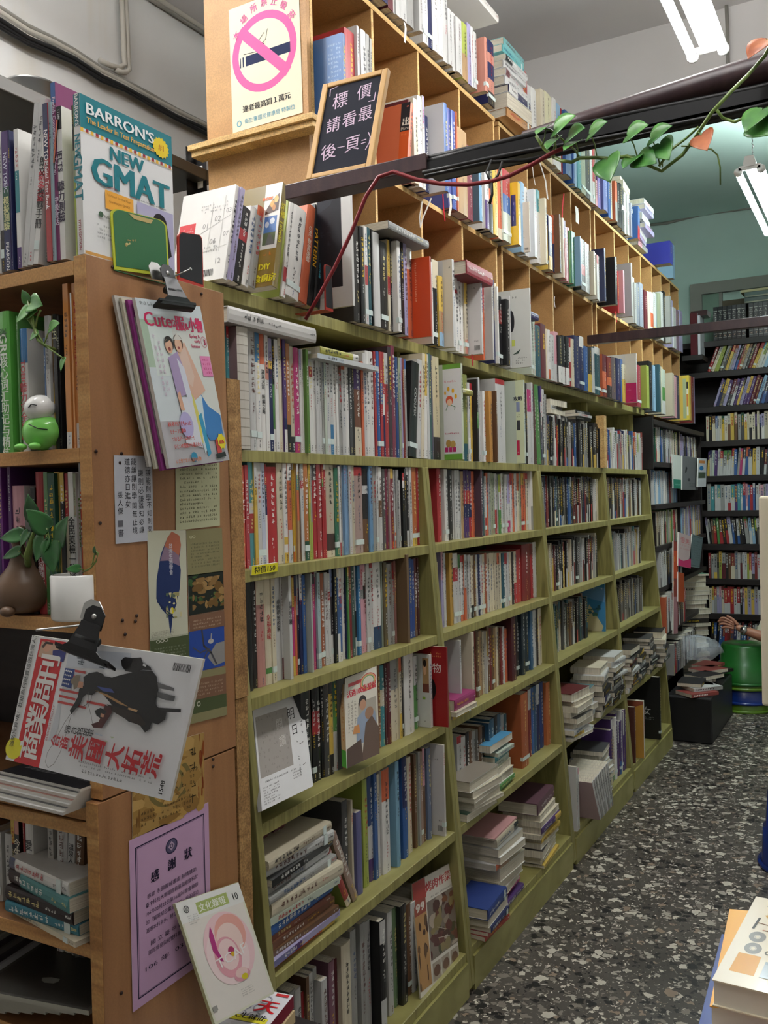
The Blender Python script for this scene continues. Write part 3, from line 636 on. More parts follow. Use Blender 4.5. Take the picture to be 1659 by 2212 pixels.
# ledge above the olive bookcases
row("""
@ 440 0 2.9625
118:1150:W:l14:Anum:Nbig_white_softcover_with_a_number_grid,_leaning_beside_the_black_bookend
152:1165:V:l14 180:1300:K.3R.45K:l14 240:1300:W:l13 285:1295:O.12G:l13
330:1140:#8f7a38:c40:C.08:l12:Adiy:Ttaiwan:Nwhite_and_gold_travel_cookery_book_with_yellow_DIY_lettering_on_cover
472:1215:L:l12 492:1250:W.7R.85W:l12 520:1300:W:l12 606:1285:O:l12:Tgre 660:1290:K:l11:Tpattern 700:1280:K:l11:Ttoeicblk
745:1185:W:c14:C.1:Aframeblack:B:Nlarge_dark_picture_book_with_white_border_beside_the_red_edged_bookend
@ 640 400 4.1475
518:350:k 584:370:K 618:370:W.4R.6w 645:380:t 680:400:K:p 705:420:w:B 760:500:k 822:490:Y.4R.6C 845:470:K
868:500:W:c30:C.06 945:510:K 968:500:V 1006:490:W.3O
1052:640:#c03f1c:c14:C.12:Aorange_cover:B:Ntall_vermilion_book_standing_face_out_on_the_ledge_below_the_red_fallen_volume
1215:690:W 1228:665:C.33K 1286:810:Y.5a.8b 1326:665:w:c26:C.09:Aplaincream 1430:800:W.2R.25W 1456:800:W 1482:830:W 1516:870:Y.3e.8S
@ 860 350 5.53
840:1345:w:c26:C.08:Abarcover 1020:1500:R.3O 1045:1400:#c9c4be:c18:C.05 1145:1410:N 1166:1450:C 1190:1490:W 1208:1600:K.2r.4K 1252:1640:K:c40:C.04 1340:1600:w 1350:1570:W
1364:1510:w:c14:C.1:Afancover:S#cbccc5
@ 1050 640 3.687
362:180:l 382:190:l 396:225:t 440:215:M:Tli 482:260:C 500:265:W.8O 516:300:w:c36:C.03 548:280:p.65w 580:310:K.65W 612:310:K.65W 640:320:K.65W 668:330:R.2W.5R 690:340:C
706:310:N:c40:C.03 748:315:W.2N 784:395:B 816:400:k.6Y 850:410:w 870:400:W.15t 932:460:M.4O.8r 968:480:r.5O.7k 1004:480:#6a5a5c 1040:490:N 1072:500:B 1090:540:C.4Y
1116:455:W:c8:C.08:Apinkbottom 1206:545:#a5283f 1246:550:L:c20:C.02 1300:515:K 1334:550:b 1350:545:#2a5a66:c12:C.02 1392:560:e 1408:580:l.4g.7w 1448:610:e:c16:C.02 1500:635:p 1520:630:N
1548:630:Y:c22:C.04:Asage 1640:640:r 1656:640:V 1664:620:_
""", -1.232, 1.967, 'ledge above the olive bookcases', arts=ARTS, txs=TX, jit=.006)
# middle row of the light plywood shelves
row("""
@ 680 0 3.456
5:250:#3f6ea8:c26:Y2.055:C.12:Ablueletter 240:210:R 328:200:w 345:130:w:c38 400:130:G 425:135:G 440:_:_
560:740:O:c30:C.03:Aplural:Norange_and_black_book_behind_the_chalkboard,_resting_on_the_wooden_rail:l10 710:745:M 748:735:C 780:715:W 812:720:V.3W 826:860:N 856:770:B:c26:C.06:S#cfcfd2 1000:800:#5560a8 1032:825:#3f5cb0 1064:835:O 1072:945:a
@ 860 350 5.53
838:-200:#8c4550 905:-180:#6fa9cf:c34:C.03:S#44606e 1010:-100:W 1046:-60:W.6P 1095:-30:K.4O.6K 1140:-20:Y:c55:C.02 1200:80:O.85C 1262:75:R.35B.6l
1352:240:Y:c40:C.03:Ayellowframe 1475:235:b 1525:300:W
@ 1130 400 4.423
-2:160:e:c6:C.07:Abeigeback 66:40:#c9ccce:c32:C.03:Aspeck:h 140:45:T.3W 172:125:C:c18 235:280:N.2Y 252:290:w.3N.75Y 286:285:O.5N 306:280:n.6D:c14 366:320:R 384:315:C 400:340:V.3R 414:400:p 432:405:p 450:435:g 468:440:#3c8a70 486:450:#3c8a70 506:490:#8ab4d2:c10 560:510:k.5R.7k 600:545:w 618:560:G 640:630:C:c12:C.02 690:650:C 706:665:R.2w 722:680:W
738:605:N:c12:C.05 795:685:K:c18:C.08:h 904:820:R 918:815:p:c12 970:745:G:c10:C.05:S#a3a1a6 1050:880:w 1066:930:G 1085:935:#7c8490 1120:930:#8a92a0 1160:1000:M 1190:1010:C 1222:1020:W.5O 1250:1025:w.8Y 1270:1040:#8aa0b8 1296:1030:s 1322:1020:w 1345:1015:K 1366:1060:G:c16 1420:1100:V 1438:1165:w 1470:1190:#8a6a80 1500:1195:V 1540:1200:_
""", -1.282, 2.473, 'middle row of light plywood shelves', arts=ARTS, txs=TX, jit=.008)
# top of the light plywood shelves
row("""
@ 680 0 3.456
480:-520:N 540:-500:M 580:-490:w 600:-480:w 640:-480:w 690:-460:G 740:-440:w:c26 808:-380:P.4W 850:-360:N 882:-350:W 926:-320:W 962:-300:w 1000:60:w 1030:90:w 1060:120:w 1104:160:L.55a 1144:170:V 1172:200:W 1190:235:w 1215:275:S:c22 1296:290:N.2S.35N.6S.8k 1345:_:_
@ 900 0 2.186
497:320:R.9W 528:400:w 545:410:W 570:420:C:c20 610:415:#f0e8b8 648:460:W 664:465:b.5W 684:480:R 692:520:B:c34 740:515:B 748:515:b 762:640:T 780:660:s 800:680:k 822:690:w 834:700:R.6w 845:705:C
@ 1130 400 4.423
690:-60:p 712:-80:#8a7ac0 740:-110:#6a78b8:c40:C.03 812:-60:B 838:-50:e 850:-40:O.5G:c20 900:-30:K 928:-20:K 950:20:D 972:60:w 996:100:w 1012:170:#a8a8b8:c10 1040:200:B.6R:c20:C.03:l6 1112:_:_
1290:530:#2c30a0:c26:C.1:h 1428:560:b 1448:_:_
""", -1.29, 2.966, 'top of light plywood shelves', arts=ARTS, txs=TX, jit=.006, hmax=.3)
# nearest olive bookcase, shelf by shelf
def gs(spec, k, bay, back, **kw):
    nm = {0: 'top shelf', 1: 'second shelf', 2: 'third shelf', 3: 'fourth shelf', 4: 'fifth shelf', 5: 'bottom shelf'}[k]
    row(spec, gx(ZG[k]) - back, ZG[k] + .0005, nm + ' of ' + bay, arts=ARTS, txs=TX, **kw)
gs("""
@ 420 560 5.53
400:790:R.1T.85R 430:800:#cfc8ba.067#a39b8a.075#cfc8ba.142#a39b8a.150#cfc8ba.217#a39b8a.225#cfc8ba.292#a39b8a.300#cfc8ba.367#a39b8a.375#cfc8ba.442#a39b8a.450#cfc8ba.517#a39b8a.525#cfc8ba.592#a39b8a.600#cfc8ba.667#a39b8a.675#cfc8ba.742#a39b8a.750#cfc8ba.817#a39b8a.825#cfc8ba.892#a39b8a.900#cfc8ba.967#a39b8a.975#cfc8ba:c135:C.05:S#8a6c6e:B 672:675:w 746:785:#3f8ac0.3W 800:810:O.3W:Tsilk 855:870:W.25S.4W 898:945:V.2Y.27N 940:960:K.4g.8W 972:960:W 1012:930:C 1045:930:O.1g.2e 1070:960:P.7N.8W 1106:1005:#b8702a.75K 1150:1040:e.85K 1205:1055:m 1265:1075:V.2W 1290:1078:W 1310:1080:#5d8a2c:c30:C.01 1376:1100:w.15R.25W 1420:1110:W
@ 440 560 2.9625
722:600:w 742:602:w 760:600:G 776:605:l 790:610:M.1w 810:618:w.7#2d7fb5 830:620:W 850:622:W 864:605:n.2G 890:610:O.15w 912:690:W 934:650:D 952:650:k 966:650:P.3#7a4a30.7C 1014:655:O 1028:600:w 1050:585:W:c20 1066:590:W:T 1096:590:R 1114:590:B 1134:592:R.3B.5R 1150:595:R.4W.6N 1166:600:w.3R 1190:560:#4a3c40 1212:555:#8c2f4d 1234:625:#1f4a85 1252:630:s 1268:632:V 1280:635:r 1290:640:B.1G 1302:655:K:l7:Tcoolpix:c50:C.02 1362:640:w:l4 1392:600:C:l4 1412:605:Y.4W:l2 1434:608:w 1448:605:#3c6a66 1462:615:#5a5a70 1470:620:#d6c89a.78k 1518:_:_
""".replace(':T ', ' '), 0, N1, .006, jit=.003)
gs("""
@ 440 1000 5.53
400:-80:w.85C 428:30:#e05020:c70:C.03 505:25:#c02030 548:-40:T.4w.5R.68T 615:-20:w.25Y 650:-30:w.9W 696:0:#c8d0e4 740:20:R.2N.5W 764:45:#c01820 892:-60:C 965:-50:W.75Y.82W.9Y 1015:-40:W.2O.68w 1065:-40:w.1Y.9O 1096:-40:#f0c818 1120:-40:w.15T.3O.6a 1146:0:n 1166:-30:G.2R.28w 1210:15:#c8782c.8E 1262:20:Y.4L 1284:30:G.6L 1302:-60:#5c5658.22R 1366:-60:R 1420:-50:R.2g.28R 1440:-40:W.1R 1466:-45:#c8bda0.76#4a342c.93C 1576:55:#2f7a5a 1624:40:W.85R
@ 440 560 2.9625
862:1300:N.1w 884:1310:w 902:1290:#7ba6cf 918:1290:#7ba6cf 934:1290:w 950:1320:e 972:1330:R.1#b89a90
@ 780 850 5.53
30:900:k.2w.3k.6n 110:810:#6aa0cc 150:860:G 188:870:w 220:880:W.4n.6w 260:900:#5a5654 300:900:#8c2a4a 336:900:#a88a88 358:900:Y.12#8c1c2c.9R 398:910:w.8O 430:910:G 464:1035:W 500:950:R.1W.2K 524:900:D.1k 545:880:w.1K.8w 582:880:w 612:880:#c86a20.85Y 674:860:R 708:860:w.2R.25w.7R.8w 754:970:w.3O.6w 797:_:_
""", 1, N1, .03, jit=.005)
gs("""
@ 440 1000 5.53
500:1345:K:c70:C.03:B:S#1d1e20 594:1360:k 650:1370:C.25#c98a80 746:1310:C.85g.9C:Tlove 820:1360:C 866:1295:E.05w:Tdream 930:1290:w.1w.8M 965:1280:w:Tboss:c34 1062:1370:Y.3m.8Y 1090:1350:N.2O 1116:1340:G.4#38303c 1152:1260:W.3N 1190:1340:#2a62a8 1226:1320:#b8bcb4:c20:C.02 1310:1330:K.1m 1335:1240:W.1m.8N 1366:1310:#a8c4c8 1402:1320:#b05c2a 1452:1310:w 1490:1320:w.2R.3w 1520:1255:#8aa0d0.3#4a4448.7W 1566:1260:K 1600:1255:C.1#2c5a90.7W
@ 480 1100 2.9625
722:375:w 745:380:W.3B.9W 772:370:W 795:370:N.6T 806:370:Y.1g 816:345:#8c1c24 830:350:#3c5a50 850:365:w.5k.8w 872:362:#2a80b8 888:340:p.3G.4p 905:345:p.1W.25k.4p 930:320:w 950:318:R.1w 972:316:W.75#2c4a70 1022:330:#9aa89a 1040:340:#6a5c3c 1062:350:G 1090:340:r.2G 1104:330:#a06a60 1116:290:#7a5e3c:c14:C.05:B 1200:315:#2850a0 1216:320:#2850a0 1232:315:M.3n 1250:310:#5a2a2c 1262:305:C:c16:C.02:Ahuang:Ncream_book_with_green_and_red_lozenges,_right_end_of_third_shelf 1340:300:w.15O 1366:340:C
1390:_:_
""", 2, N1, .05, jit=.005)
gs("""
@ 480 1100 2.9625
505:1140:K:c60:C.06:S#161618 578:1140:K.25R.5K 602:1140:K.25R.5K 634:1100:K 655:1100:D:c30:C.02 690:1110:#3a3a3c.12Y.78k 716:1040:E.3g.6w 745:1050:D 800:1010:k 850:1010:k 900:1000:k 960:1000:n 995:990:#a06a3c 1018:1000:T.3C.5T 1045:980:#6a3a3c 1062:985:M 1085:940:G.4C:c50:C.02 1134:935:O.2C.7Y 1150:930:k 1160:925:W:c60:C.04 1232:940:w.4g 1254:930:W:c14:C.03:Aleafgirl 1345:920:w.8G 1360:900:W.4w 1374:880:#9a1c1c:c8:Y2.395:C.16:Aredwu:B:Nred_book_with_a_large_white_character_at_the_fourth_shelf's_right_end 1448:_:_
""", 3, N1, .05, jit=.004)
gs("""
@ 500 1640 2.5136
600:230:D:c30:C.02 640:220:e:c10 665:290:#6a6a9c:c28:C.03:B 715:110:L:c26 748:60:#2c4c84.5w.8P 780:60:B 796:80:C.3w 808:60:O.3W:c40:C.02 866:10:#7ab0cc:c20:C.02 920:-10:N.5B:c26:C.02 962:-10:C 984:-30:e 996:-30:n 1008:-30:s 1020:-40:G 1030:-40:#a88a78 1042:-60:p.4n 1054:-60:#6a7a98:c20 1090:-80:#d8d0c8:c8:C.05:Abarcover 1164:-100:#2a7a78 1192:_:_
""", 4, N1, .05, jit=.006)
gs("""
@ 500 1640 2.5136
330:1260:G 360:1250:w 392:1260:R 416:1180:n 432:1160:w 452:1130:G 472:1200:w:c30:C.02 532:1100:#8a5a6c:c30:C.02 572:1080:M 600:1010:C:c50:C.02 660:930:G 690:900:w 712:890:G 735:880:#b0b0ac 765:880:w.2K.7w:c30:C.05 848:830:#c8c8c4:c26:C.01 884:810:#6a8a5c 905:800:K:c30:C.03 960:790:n 985:780:w 1010:820:C 1060:780:G 1120:760:M 1180:750:_
""", 5, N1, .05, jit=.01, hmax=.31)
# second olive bookcase
gs("""
@ 900 400 2.765
148:1065:#cfd8c0:c14:C.06:Akids:Nwhite_picture_book_with_green_bands_and_a_running_cartoon_figure 285:1130:#8a9438.8t 312:1180:w.7W 325:1185:R.1Y 340:1160:K.4g.6k:c8 372:1150:w 382:1230:W:c14 415:1230:#c98a20:c18 458:1230:n:c6 484:1155:R.06w:c70:C.02 550:1165:l:c12:C.03:Aguide 655:1185:k 668:1220:m.3w 692:1180:w 702:1190:#5e3b36 722:1195:g:l-4 745:1200:P.2w.5N 755:1220:w 770:1250:G 782:_:_
""", 0, N2, .006)
gs("""
@ 900 750 2.765
112:725:R:c24:C.01 152:728:W:c20:C.01 192:730:k 218:735:w 232:735:w 246:735:w 262:740:w 270:740:a 286:735:P.3R.5N.7P 300:735:P.3R.5N.7P 316:738:P.3R.5N.7R 332:740:O 350:730:#5a4250:c10 396:740:t 408:770:w.7R 418:750:O 432:750:G 446:750:s 458:755:s 470:755:w.6R 482:760:G 494:760:L.3w.6g 508:755:w 520:760:L 532:760:w 546:760:V.5w.8m 562:750:R.2w 575:755:O 588:755:w 602:755:O.3C 616:750:s 630:755:Y.2O.8R 645:750:O 655:755:R.1C 668:740:W.6G:c30 716:_:_
""", 1, N2, .05)
gs("""
@ 900 750 2.765
152:1200:p.4V 166:1230:w 180:1230:#c8981c:c20:C.01 224:1232:W.2R.4w 252:1240:g.2w 266:1245:R.1W.5w.9O 286:1240:w.5O 298:1245:G 314:1240:w 328:1245:C.8K 344:1240:n 358:1240:w 372:1235:N 384:1240:w 398:1235:C 410:1230:#b0582a 424:1235:e.3w 440:1230:C 455:1230:C 470:1230:e 485:1230:O.2e 500:1230:C 514:1230:#1c5a6a 530:1230:R.2w 546:1225:w 560:1225:C 572:1225:k 585:1220:C.6R 600:1210:R.3#c82a20 628:1180:#8c1c20:c50 684:1175:r.2R 700:1165:w:c30 728:1165:#a87a5c 745:1170:n 772:_:_
""", 2, N2, .05)
gs("""
@ 900 1200 2.765
200:505:w:c8:C.05 270:460:C:c14:C.06 350:450:r 362:455:n 378:450:a 395:455:C 406:450:Y.4w:c6 425:420:n 440:430:r 452:430:n 466:430:a 478:425:C 490:430:n 505:430:r 518:425:w 530:440:O 545:350:#5a2028:c26 598:340:k 612:340:#20303a:c20 652:335:#20303a 672:330:#3a6a90:c14 700:325:w 718:320:k 732:315:C 746:310:C 760:320:s 776:315:e 795:_:_
""", 3, N2, .05)
gs("""
@ 900 1200 2.765
250:1080:R.1w 275:1085:w 300:1060:k 322:1050:n 340:1050:G 358:1040:j 380:1020:n 400:1020:k 415:1000:#2c5a78:c10 445:980:#3a6a84 470:960:k 490:950:#4a6a80 510:950:G 528:950:t 545:830:#b85a18:c40:C.03 672:800:w.3r 690:790:B 705:780:#2c5a80 722:770:w.3N 740:760:#1c3c80 762:760:#c86a28:c26:C.03 806:760:B.3N.6O.9N:c20:C.02 852:_:_
""", 4, N2, .06)
DARKP = 'K k D K G.3K K.8w N K k.3r K M K.6w t D K k w.2k #2c2c34 #3c3438 K.2G'
gen(3.53, 4.425, ZG[0], gx(ZG[0]) - .006, 'top shelf of ' + N3, 'w K K D K G C.4K K.6R N K K.8G k w.5K K.7Y W.3G', h=(.19, .22), t=(.012, .024))
gen(3.49, 4.36, ZG[1], gx(ZG[1]) - .05, 'second shelf of ' + N3, DARKP, h=(.205, .218), t=(.012, .02))
gen(4.36, 4.425, ZG[1], gx(ZG[1]) - .045, 'second shelf of ' + N3, 'W C', h=(.205, .218), t=(.018, .022))
gen(3.49, 4.33, ZG[2], gx(ZG[2]) - .05, 'third shelf of ' + N3, 'k M K n.3k w C K.6w D e k w.6k r G w.5r', h=(.19, .215), t=(.012, .024))
gen(3.49, 4.15, ZG[3], gx(ZG[3]) - .07, 'fourth shelf of ' + N3, 'K t D k #2c3c44 n G.3K j E k.5w', h=(.18, .215), t=(.014, .026))
for n_, (ya, yb) in enumerate(((4.17, 4.36),)):
    add_book((gx(ZG[3]) - .04, ya + .16, ZG[3]), AISLE, .014, .235, .17, [(1, '#3f86b4'.lstrip('#'))], row='fourth shelf of ' + N3, n=40, art=ARTS['bluepicture'], label='blue picture book of sea and island standing at the end of a dark row')
gen(4.46, 5.30, ZG[0], gx(ZG[0]) - .006, 'top shelf of ' + N4, 'K R.5K w E.3w N w C.6Y R L.5w B W P w.3R O.6w b.3W r', h=(.18, .215), t=(.014, .026))
gen(4.46, 5.34, ZG[1], gx(ZG[1]) - .05, 'second shelf of ' + N4, 'j n w w K N.3w N D w G K.8R K K', h=(.2, .215), t=(.014, .026))
gen(4.46, 5.20, ZG[2], gx(ZG[2]) - .05, 'third shelf of ' + N4, 'T k w K G e w K D w.5p w t', h=(.18, .22), t=(.014, .026))
gen(4.46, 5.15, ZG[3], gx(ZG[3]) - .05, 'fourth shelf of ' + N4, 'K D j k G j D k', h=(.18, .215), t=(.014, .026))
# dark shelves past the olive bookcases
DS = [1.905, 1.655, 1.40, 1.15, .90, .62, .34]
MIX = 'W w C G L.4w Y.5w w.6B R.4w E N w.3K V b T.5w p.3W k W.4g e S w.8R B.3W j'
gen(5.45, 6.35, DS[1], -1.225, 'upper dark shelf past the olive bookcases', 'w C L w G w.5k W e w.3G V E E T.3w w.2B N w V W w.8R V w', h=(.20, .22), t=(.014, .026))
gen(6.35, 7.0, DS[1], -1.225, 'upper dark shelf past the olive bookcases', 'V w w.4N w T K W V', h=(.19, .21), t=(.014, .026))
gen(5.5, 6.25, DS[2], -1.225, 'second dark shelf past the olive bookcases', 'b b.4W b w.5b G.4b W.3b L.4b B.3w w', h=(.19, .21), t=(.014, .03))
gen(5.5, 6.15, DS[3], -1.21, 'third dark shelf past the olive bookcases', 'R r w.3R C e G R.6w L.3g w.4k', h=(.19, .21), t=(.014, .03))
gen(6.3, 7.0, DS[3], -1.21, 'third dark shelf past the olive bookcases', 'C C N.5Y b B.5w V V', h=(.2, .22), t=(.02, .034))
gen(5.52, 6.2, DS[4], -1.19, 'fourth dark shelf past the olive bookcases', 'k w G G w D w s w k.4w', h=(.2, .22), t=(.014, .026))
gen(5.55, 6.2, DS[5], -1.17, 'fifth dark shelf past the olive bookcases', 'w.6G T.4w w R R r M R.4K O', h=(.19, .24), t=(.014, .03))
gen(5.7, 6.5, DS[6], -1.16, 'sixth dark shelf past the olive bookcases', 'K w k G w D', h=(.18, .2), t=(.014, .03))
# back wall shelves
BZ = [2.385, 2.115, 1.85, 1.58, 1.312, 1.052, .785, .515, .245]
BY = 7.36
gen(-1.20, .5, BZ[0], BY, 'upper slanting row on the back wall', 'R.3Y r T.4s n.2G G t.3w N D Y.3a w.5O L.5w w K C.3L B r.6R V w L T.3C a O.4Y N.4w w.8R b', h=(.20, .225), t=(.014, .026), axis='y', lean=20)
gen(-1.16, .5, BZ[1], BY, 'second slanting row on the back wall', 'G w.4N M V Y.6P P t n.3g L.4E k w.4G R.4w b N N w.7R K P.3V Y w', h=(.20, .225), t=(.014, .028), axis='y', lean=17)
PB = [
 ('third row on the back wall', 'p.4w n.3C V w P G w K K.3w w C.4n C e W.3Y Y.8W B.5w P E.3w E W w G.3w Y C C.4K S e', 0),
 ('fourth row on the back wall', 'k w R.3w E.4w b G L M.6w w N.3w w K k.4w l s W g.2w w w O w.4O m P S Y B', 3),
 ('fifth row on the back wall', 'g.5w Y.6G w G w.7R w K.4w p n.3Y Y P R.4W w R T T M p w V T.5w r B', 0),
 ('sixth row on the back wall', 'b G n.3B k n k V.3w w w g g.2w k Y.6w E.3R B K.4b K Y G b.5w w e.7Y n G', -5),
 ('seventh row on the back wall', 'E w G.4M w G w.3b V k w.5n w n r e M n Y.4L g.3w R.8w R R.3r M G V n', 0),
 ('eighth row on the back wall', 'R R.6w r p.4V L Y.5w s w.3V V w C G.4V b R e.3w w Y Y.5n n G', 0),
 ('lowest row on the back wall', 'K B G O.4n r D w k N', 4)]
for (nm, pal, ln), z in zip(PB, BZ[2:]):
    gen(-1.22, .45, z, BY + .01, nm, pal, h=(.185, .215), t=(.014, .028), axis='y', lean=ln)
# orange plywood bookcase (spines face the camera)
LZ = [1.868, 1.583, 1.32, 1.03, .815, .64]
LW = 'of orange plywood bookcase'
TX['ga'] = [("BARRON'S", .10, .009, 'e8e8e4', 'r'), ('NEW', .33, .014, '1f7f8c', 'r'), ('GMAT', .52, .022, '1f7f8c', 'r'), ('17TH EDITION', .88, .006, 'a02a3a', 'r')]
TX['gr1'] = [('张', .16, .016, '1c4a20', 'v'), ('GRE', .25, .02, 'e8f0e0', 'r'), ('核心词汇助记与精练', .36, .0165, 'e8f0e0', 'v')]
TX['to1'] = [('TOEIC', .36, .012, 'c04048', 'r'), ('聽力完全攻略', .48, .014, 'c04048', 'v')]
TX['g13'] = [('GRE 2013', .36, .02, 'f0e8e0', 'r')]
TX['ibt'] = [('iBT', .44, .012, 'f0f0f0', 'h'), ('托福測驗', .6, .013, 'f0e0e0', 'v')]
TX['em'] = [('全民英檢', .34, .013, '222222', 'v'), ('一路通', .6, .013, '222222', 'v')]
TX['nt'] = [('NEW TOEIC', .35, .012, '5a7a30', 'r')]
TX['nm'] = [('NEW TOEIC', .3, .010, 'f0e8e8', 'r'), ('Model Test Book', .52, .009, 'f0e8e8', 'r')]
TX['ie'] = [('TTS40', .05, .005, 'd8d8d8', 'r'), ('IELTS', .36, .012, '332840', 'r'), ('聽力測驗', .52, .014, '332840', 'v')]
TX['ec'] = [('English Conversation in Taiwan', .3, .008, 'e8d8e8', 'r'), ('中級會話', .66, .01, 'e8d8e8', 'v')]
TX['lw'] = [('朗文', .28, .014, '222222', 'v'), ('新多益', .38, .014, 'c02838', 'v'), ('教戰手冊', .5, .014, '222222', 'v')]
TX['n2'] = [('NEW TOEIC', .3, .010, 'd8d8e8', 'r'), ('模擬測驗', .5, .012, 'd8d8a0', 'v'), ('PEARSON', .9, .009, 'e8e8e8', 'r')]
TX['pg'] = [('GEPT', .12, .012, 'b8b890', 'r')]
TX['jg'] = [('今生今世', .3, .014, 'e0d8c0', 'v')]
TX['ai'] = [('愛', .28, .016, '333333', 'v'), ('沒有名', .4, .009, '555555', 'v')]
TX['zm'] = [('自慢③', .25, .014, '333333', 'v'), ('以身相殉', .48, .016, '333333', 'v')]
TX['sm'] = [('溫泉人間', .3, .01, '333333', 'v')]
ARTS['gmat'] = [('r', 0, 0, 1, 1, 'e6e6e6'), ('r', 0, .79, 1, 1, '167a86')] + [('r', i / 20, .765, i / 20 + .028, .79, 'a02a3a' if i % 2 else 'e8b83c') for i in range(20)] + [
    ('r', 0, .765, 1, .768, 'e8b83c'), ('t', "BARRON'S", .42, .925, .085, {'w': .72, 'bold': .04}, 'f0f0f0'), ('t', 'The Leader in Test Preparation', .42, .845, .042, {'w': .72, 'bold': .03}, 'e8b050'),
    ('p', [(.86 + (.10 if i % 2 else .085) * math.cos(i * math.pi / 16), .885 + (.072 if i % 2 else .061) * math.sin(i * math.pi / 16)) for i in range(32)], 'e8cc28'), ('t', '#1', .86, .885, .05, {'bold': .05}, 'c88a20'),
    ('t', 'NEW', .47, .70, .105, {'w': .36, 'bold': .055}, '167a86'), ('t', 'GMAT', .52, .555, .21, {'w': .84, 'bold': .05}, '167a86'), ('t', '17TH EDITION', .26, .475, .018, {'w': .18}, 'a02a3a'), ('g', .55, .455, .9, .475, 1, 1, '555555'),
    ('r', .22, .33, .52, .45, 'eba83c'), ('t', 'Updated for the Next', .37, .42, .02, {'w': .25}, 'a06a20'), ('t', 'Generation GMAT', .37, .385, .02, {'w': .22}, 'a06a20'), ('r', .56, .02, .98, .45, 'b4b0d0'), ('e', .82, .36, .08, .06, '1c1820'), ('p', [(.74, .36), (.9, .36), (.95, .15), (.86, .1), (.78, .2)], '1c1820'),
    ('p', [(.78, .2), (.84, .26), (.88, .1), (.86, .02), (.78, .02)], 'd8a888'), ('e', .17, .28, .025, .018, '3a5a40'), ('t', 'full-length', .28, .27, .022, {'w': .16}, '222222'), ('g', .12, .12, .45, .22, 4, .8, '888888'), ('r', 0, 0, 1, .02, 'd09a50')]
ARTS['limeback'] = [('r', 0, 0, 1, 1, '1b1b1e'), ('r', 0, .0, 1, .42, 'a4cc20'), ('r', 0, .38, 1, .72, 'd8dcd0'), ('r', .3, .03, .9, .1, '203a6a')]
ARTS['orangeback'] = [('r', 0, 0, 1, 1, 'ecd9c0'), ('r', 0, .3, 1, .68, 'e8922a'), ('e', .7, .8, .3, .12, 'e8922a')]
row("""
@ 0 0 2.9625
-60:845:w 0:845:w.7k 22:840:P.4E.7N:Tn2 64:830:N 76:825:W.3#1c8a94.6W.85P:c28 130:700:w:l9 165:670:w:l9 200:810:W:l9:Tlw 232:795:O.3K:l9:c8 290:660:N.35R:Tnm 322:650:#9ab8c0 345:525:B.12#8a2c6c:Tec 376:680:K.15W:Tie 410:670:K.3s.5L:c10 486:600:#167a86.2W:Tga:Agmat:FR:Nnew_GMAT_test_guide,_white_and_teal,_standing_at_the_plywood_bookcase's_end 582:_:_
""", 0.985, 1.875, 'top ' + LW, xmax=-1.0525, axis='y', depth=.2, arts=ARTS, txs=TX, jit=.004)
row("""
@ 0 540 2.9625
-70:400:E 0:395:#5fc83c:Tgr1 66:420:g:c8:C.01 128:505:#2a80c0.28W:Tto1 178:560:#2a5a90:c10:C.002 298:420:G.4w 325:420:n.5Y 348:410:K:Tpg 372:420:D.3K 390:215:#e8922a.9W:c34 452:270:W.3#e8922a:c6 476:210:#e8922a.85W 520:230:W.3R:c10 548:260:#e8c8a0:c4 612:_:_
""", 0.99, LZ[1] + .001, 'second shelf ' + LW, xmax=-1.0765, axis='y', depth=.18, arts=ARTS, txs=TX)
row("""
@ 0 540 2.9625
-60:1340:P 0:1360:#7a2a8c 24:1350:#5a2a6c:c20 82:1510:p.4#e04890.5W 160:1520:K:c30:C.01 235:1420:R:Tibt 292:1420:g 318:1430:E 362:1420:Y.2#d8b040 396:1425:Y.2K 424:1430:R.3e 450:1420:W:Tem 482:1430:s.3w 500:1420:w:Tnt 520:1345:w.2#e04c1c:Tg13 560:1350:#e04c1c:c6 632:_:_
""", 1.0, LZ[2] + .001, 'third shelf ' + LW, xmax=-1.0765, axis='y', depth=.18, arts=ARTS, txs=TX)
row("""
@ 0 1640 2.5136
-60:430:w 0:440:w:c40 62:310:Y.3k.9Y 82:310:S.2k:Tjg 106:320:R.6k:c8 136:325:W:Tai 178:290:#b8b4ac:c30:C.02 292:265:w:l3 348:300:w:l5:Tsm 385:310:n:l5 430:320:#a8926c:c14:l5 482:400:w:l5:Tzm 520:330:G:l5 558:_:_
""", 1.02, LZ[4] + .001, 'fifth shelf ' + LW, xmax=-1.0765, axis='y', depth=.16, arts=ARTS, txs=TX)
# ---------------------------------------------------------------- the room
def struct(name, mb, mats, bevel=0, **k):
    o = mb.build(name, mats, bevel=bevel, **k); o['kind'] = 'structure'; return o
ZC = 3.7; XL = -2.78; YBK = 7.75; XR = 2.6; Y0R = -2.6
m = MB(); m.box((XL - .1, Y0R - .1, -.1), (XR + .1, YBK + .1, 0)); struct('floor', m, 'terrazzo')
m = MB(); m.box((XL - .1, Y0R - .1, ZC), (XR + .1, 4.6, ZC + .1)); struct('ceiling', m, 'ceiling_paint')
m = MB(); m.box((XL - .1, 4.6, ZC), (XR + .1, YBK + .1, ZC + .1)); struct('ceiling', m, 'green_paint_and_light_tint')  # greenish lamp light of the back room put into the ceiling colour
m = MB(); m.box((XL - .1, Y0R, 0), (XL, YBK, ZC)); struct('wall_left', m, 'white_wall_paint')
m = MB(); m.box((XR, Y0R, 0), (XR + .1, YBK, ZC)); struct('wall_right', m, 'white_wall_paint')
m = MB(); m.box((XL - .1, Y0R - .1, 0), (XR + .1, Y0R, ZC)); struct('wall_front', m, 'white_wall_paint')
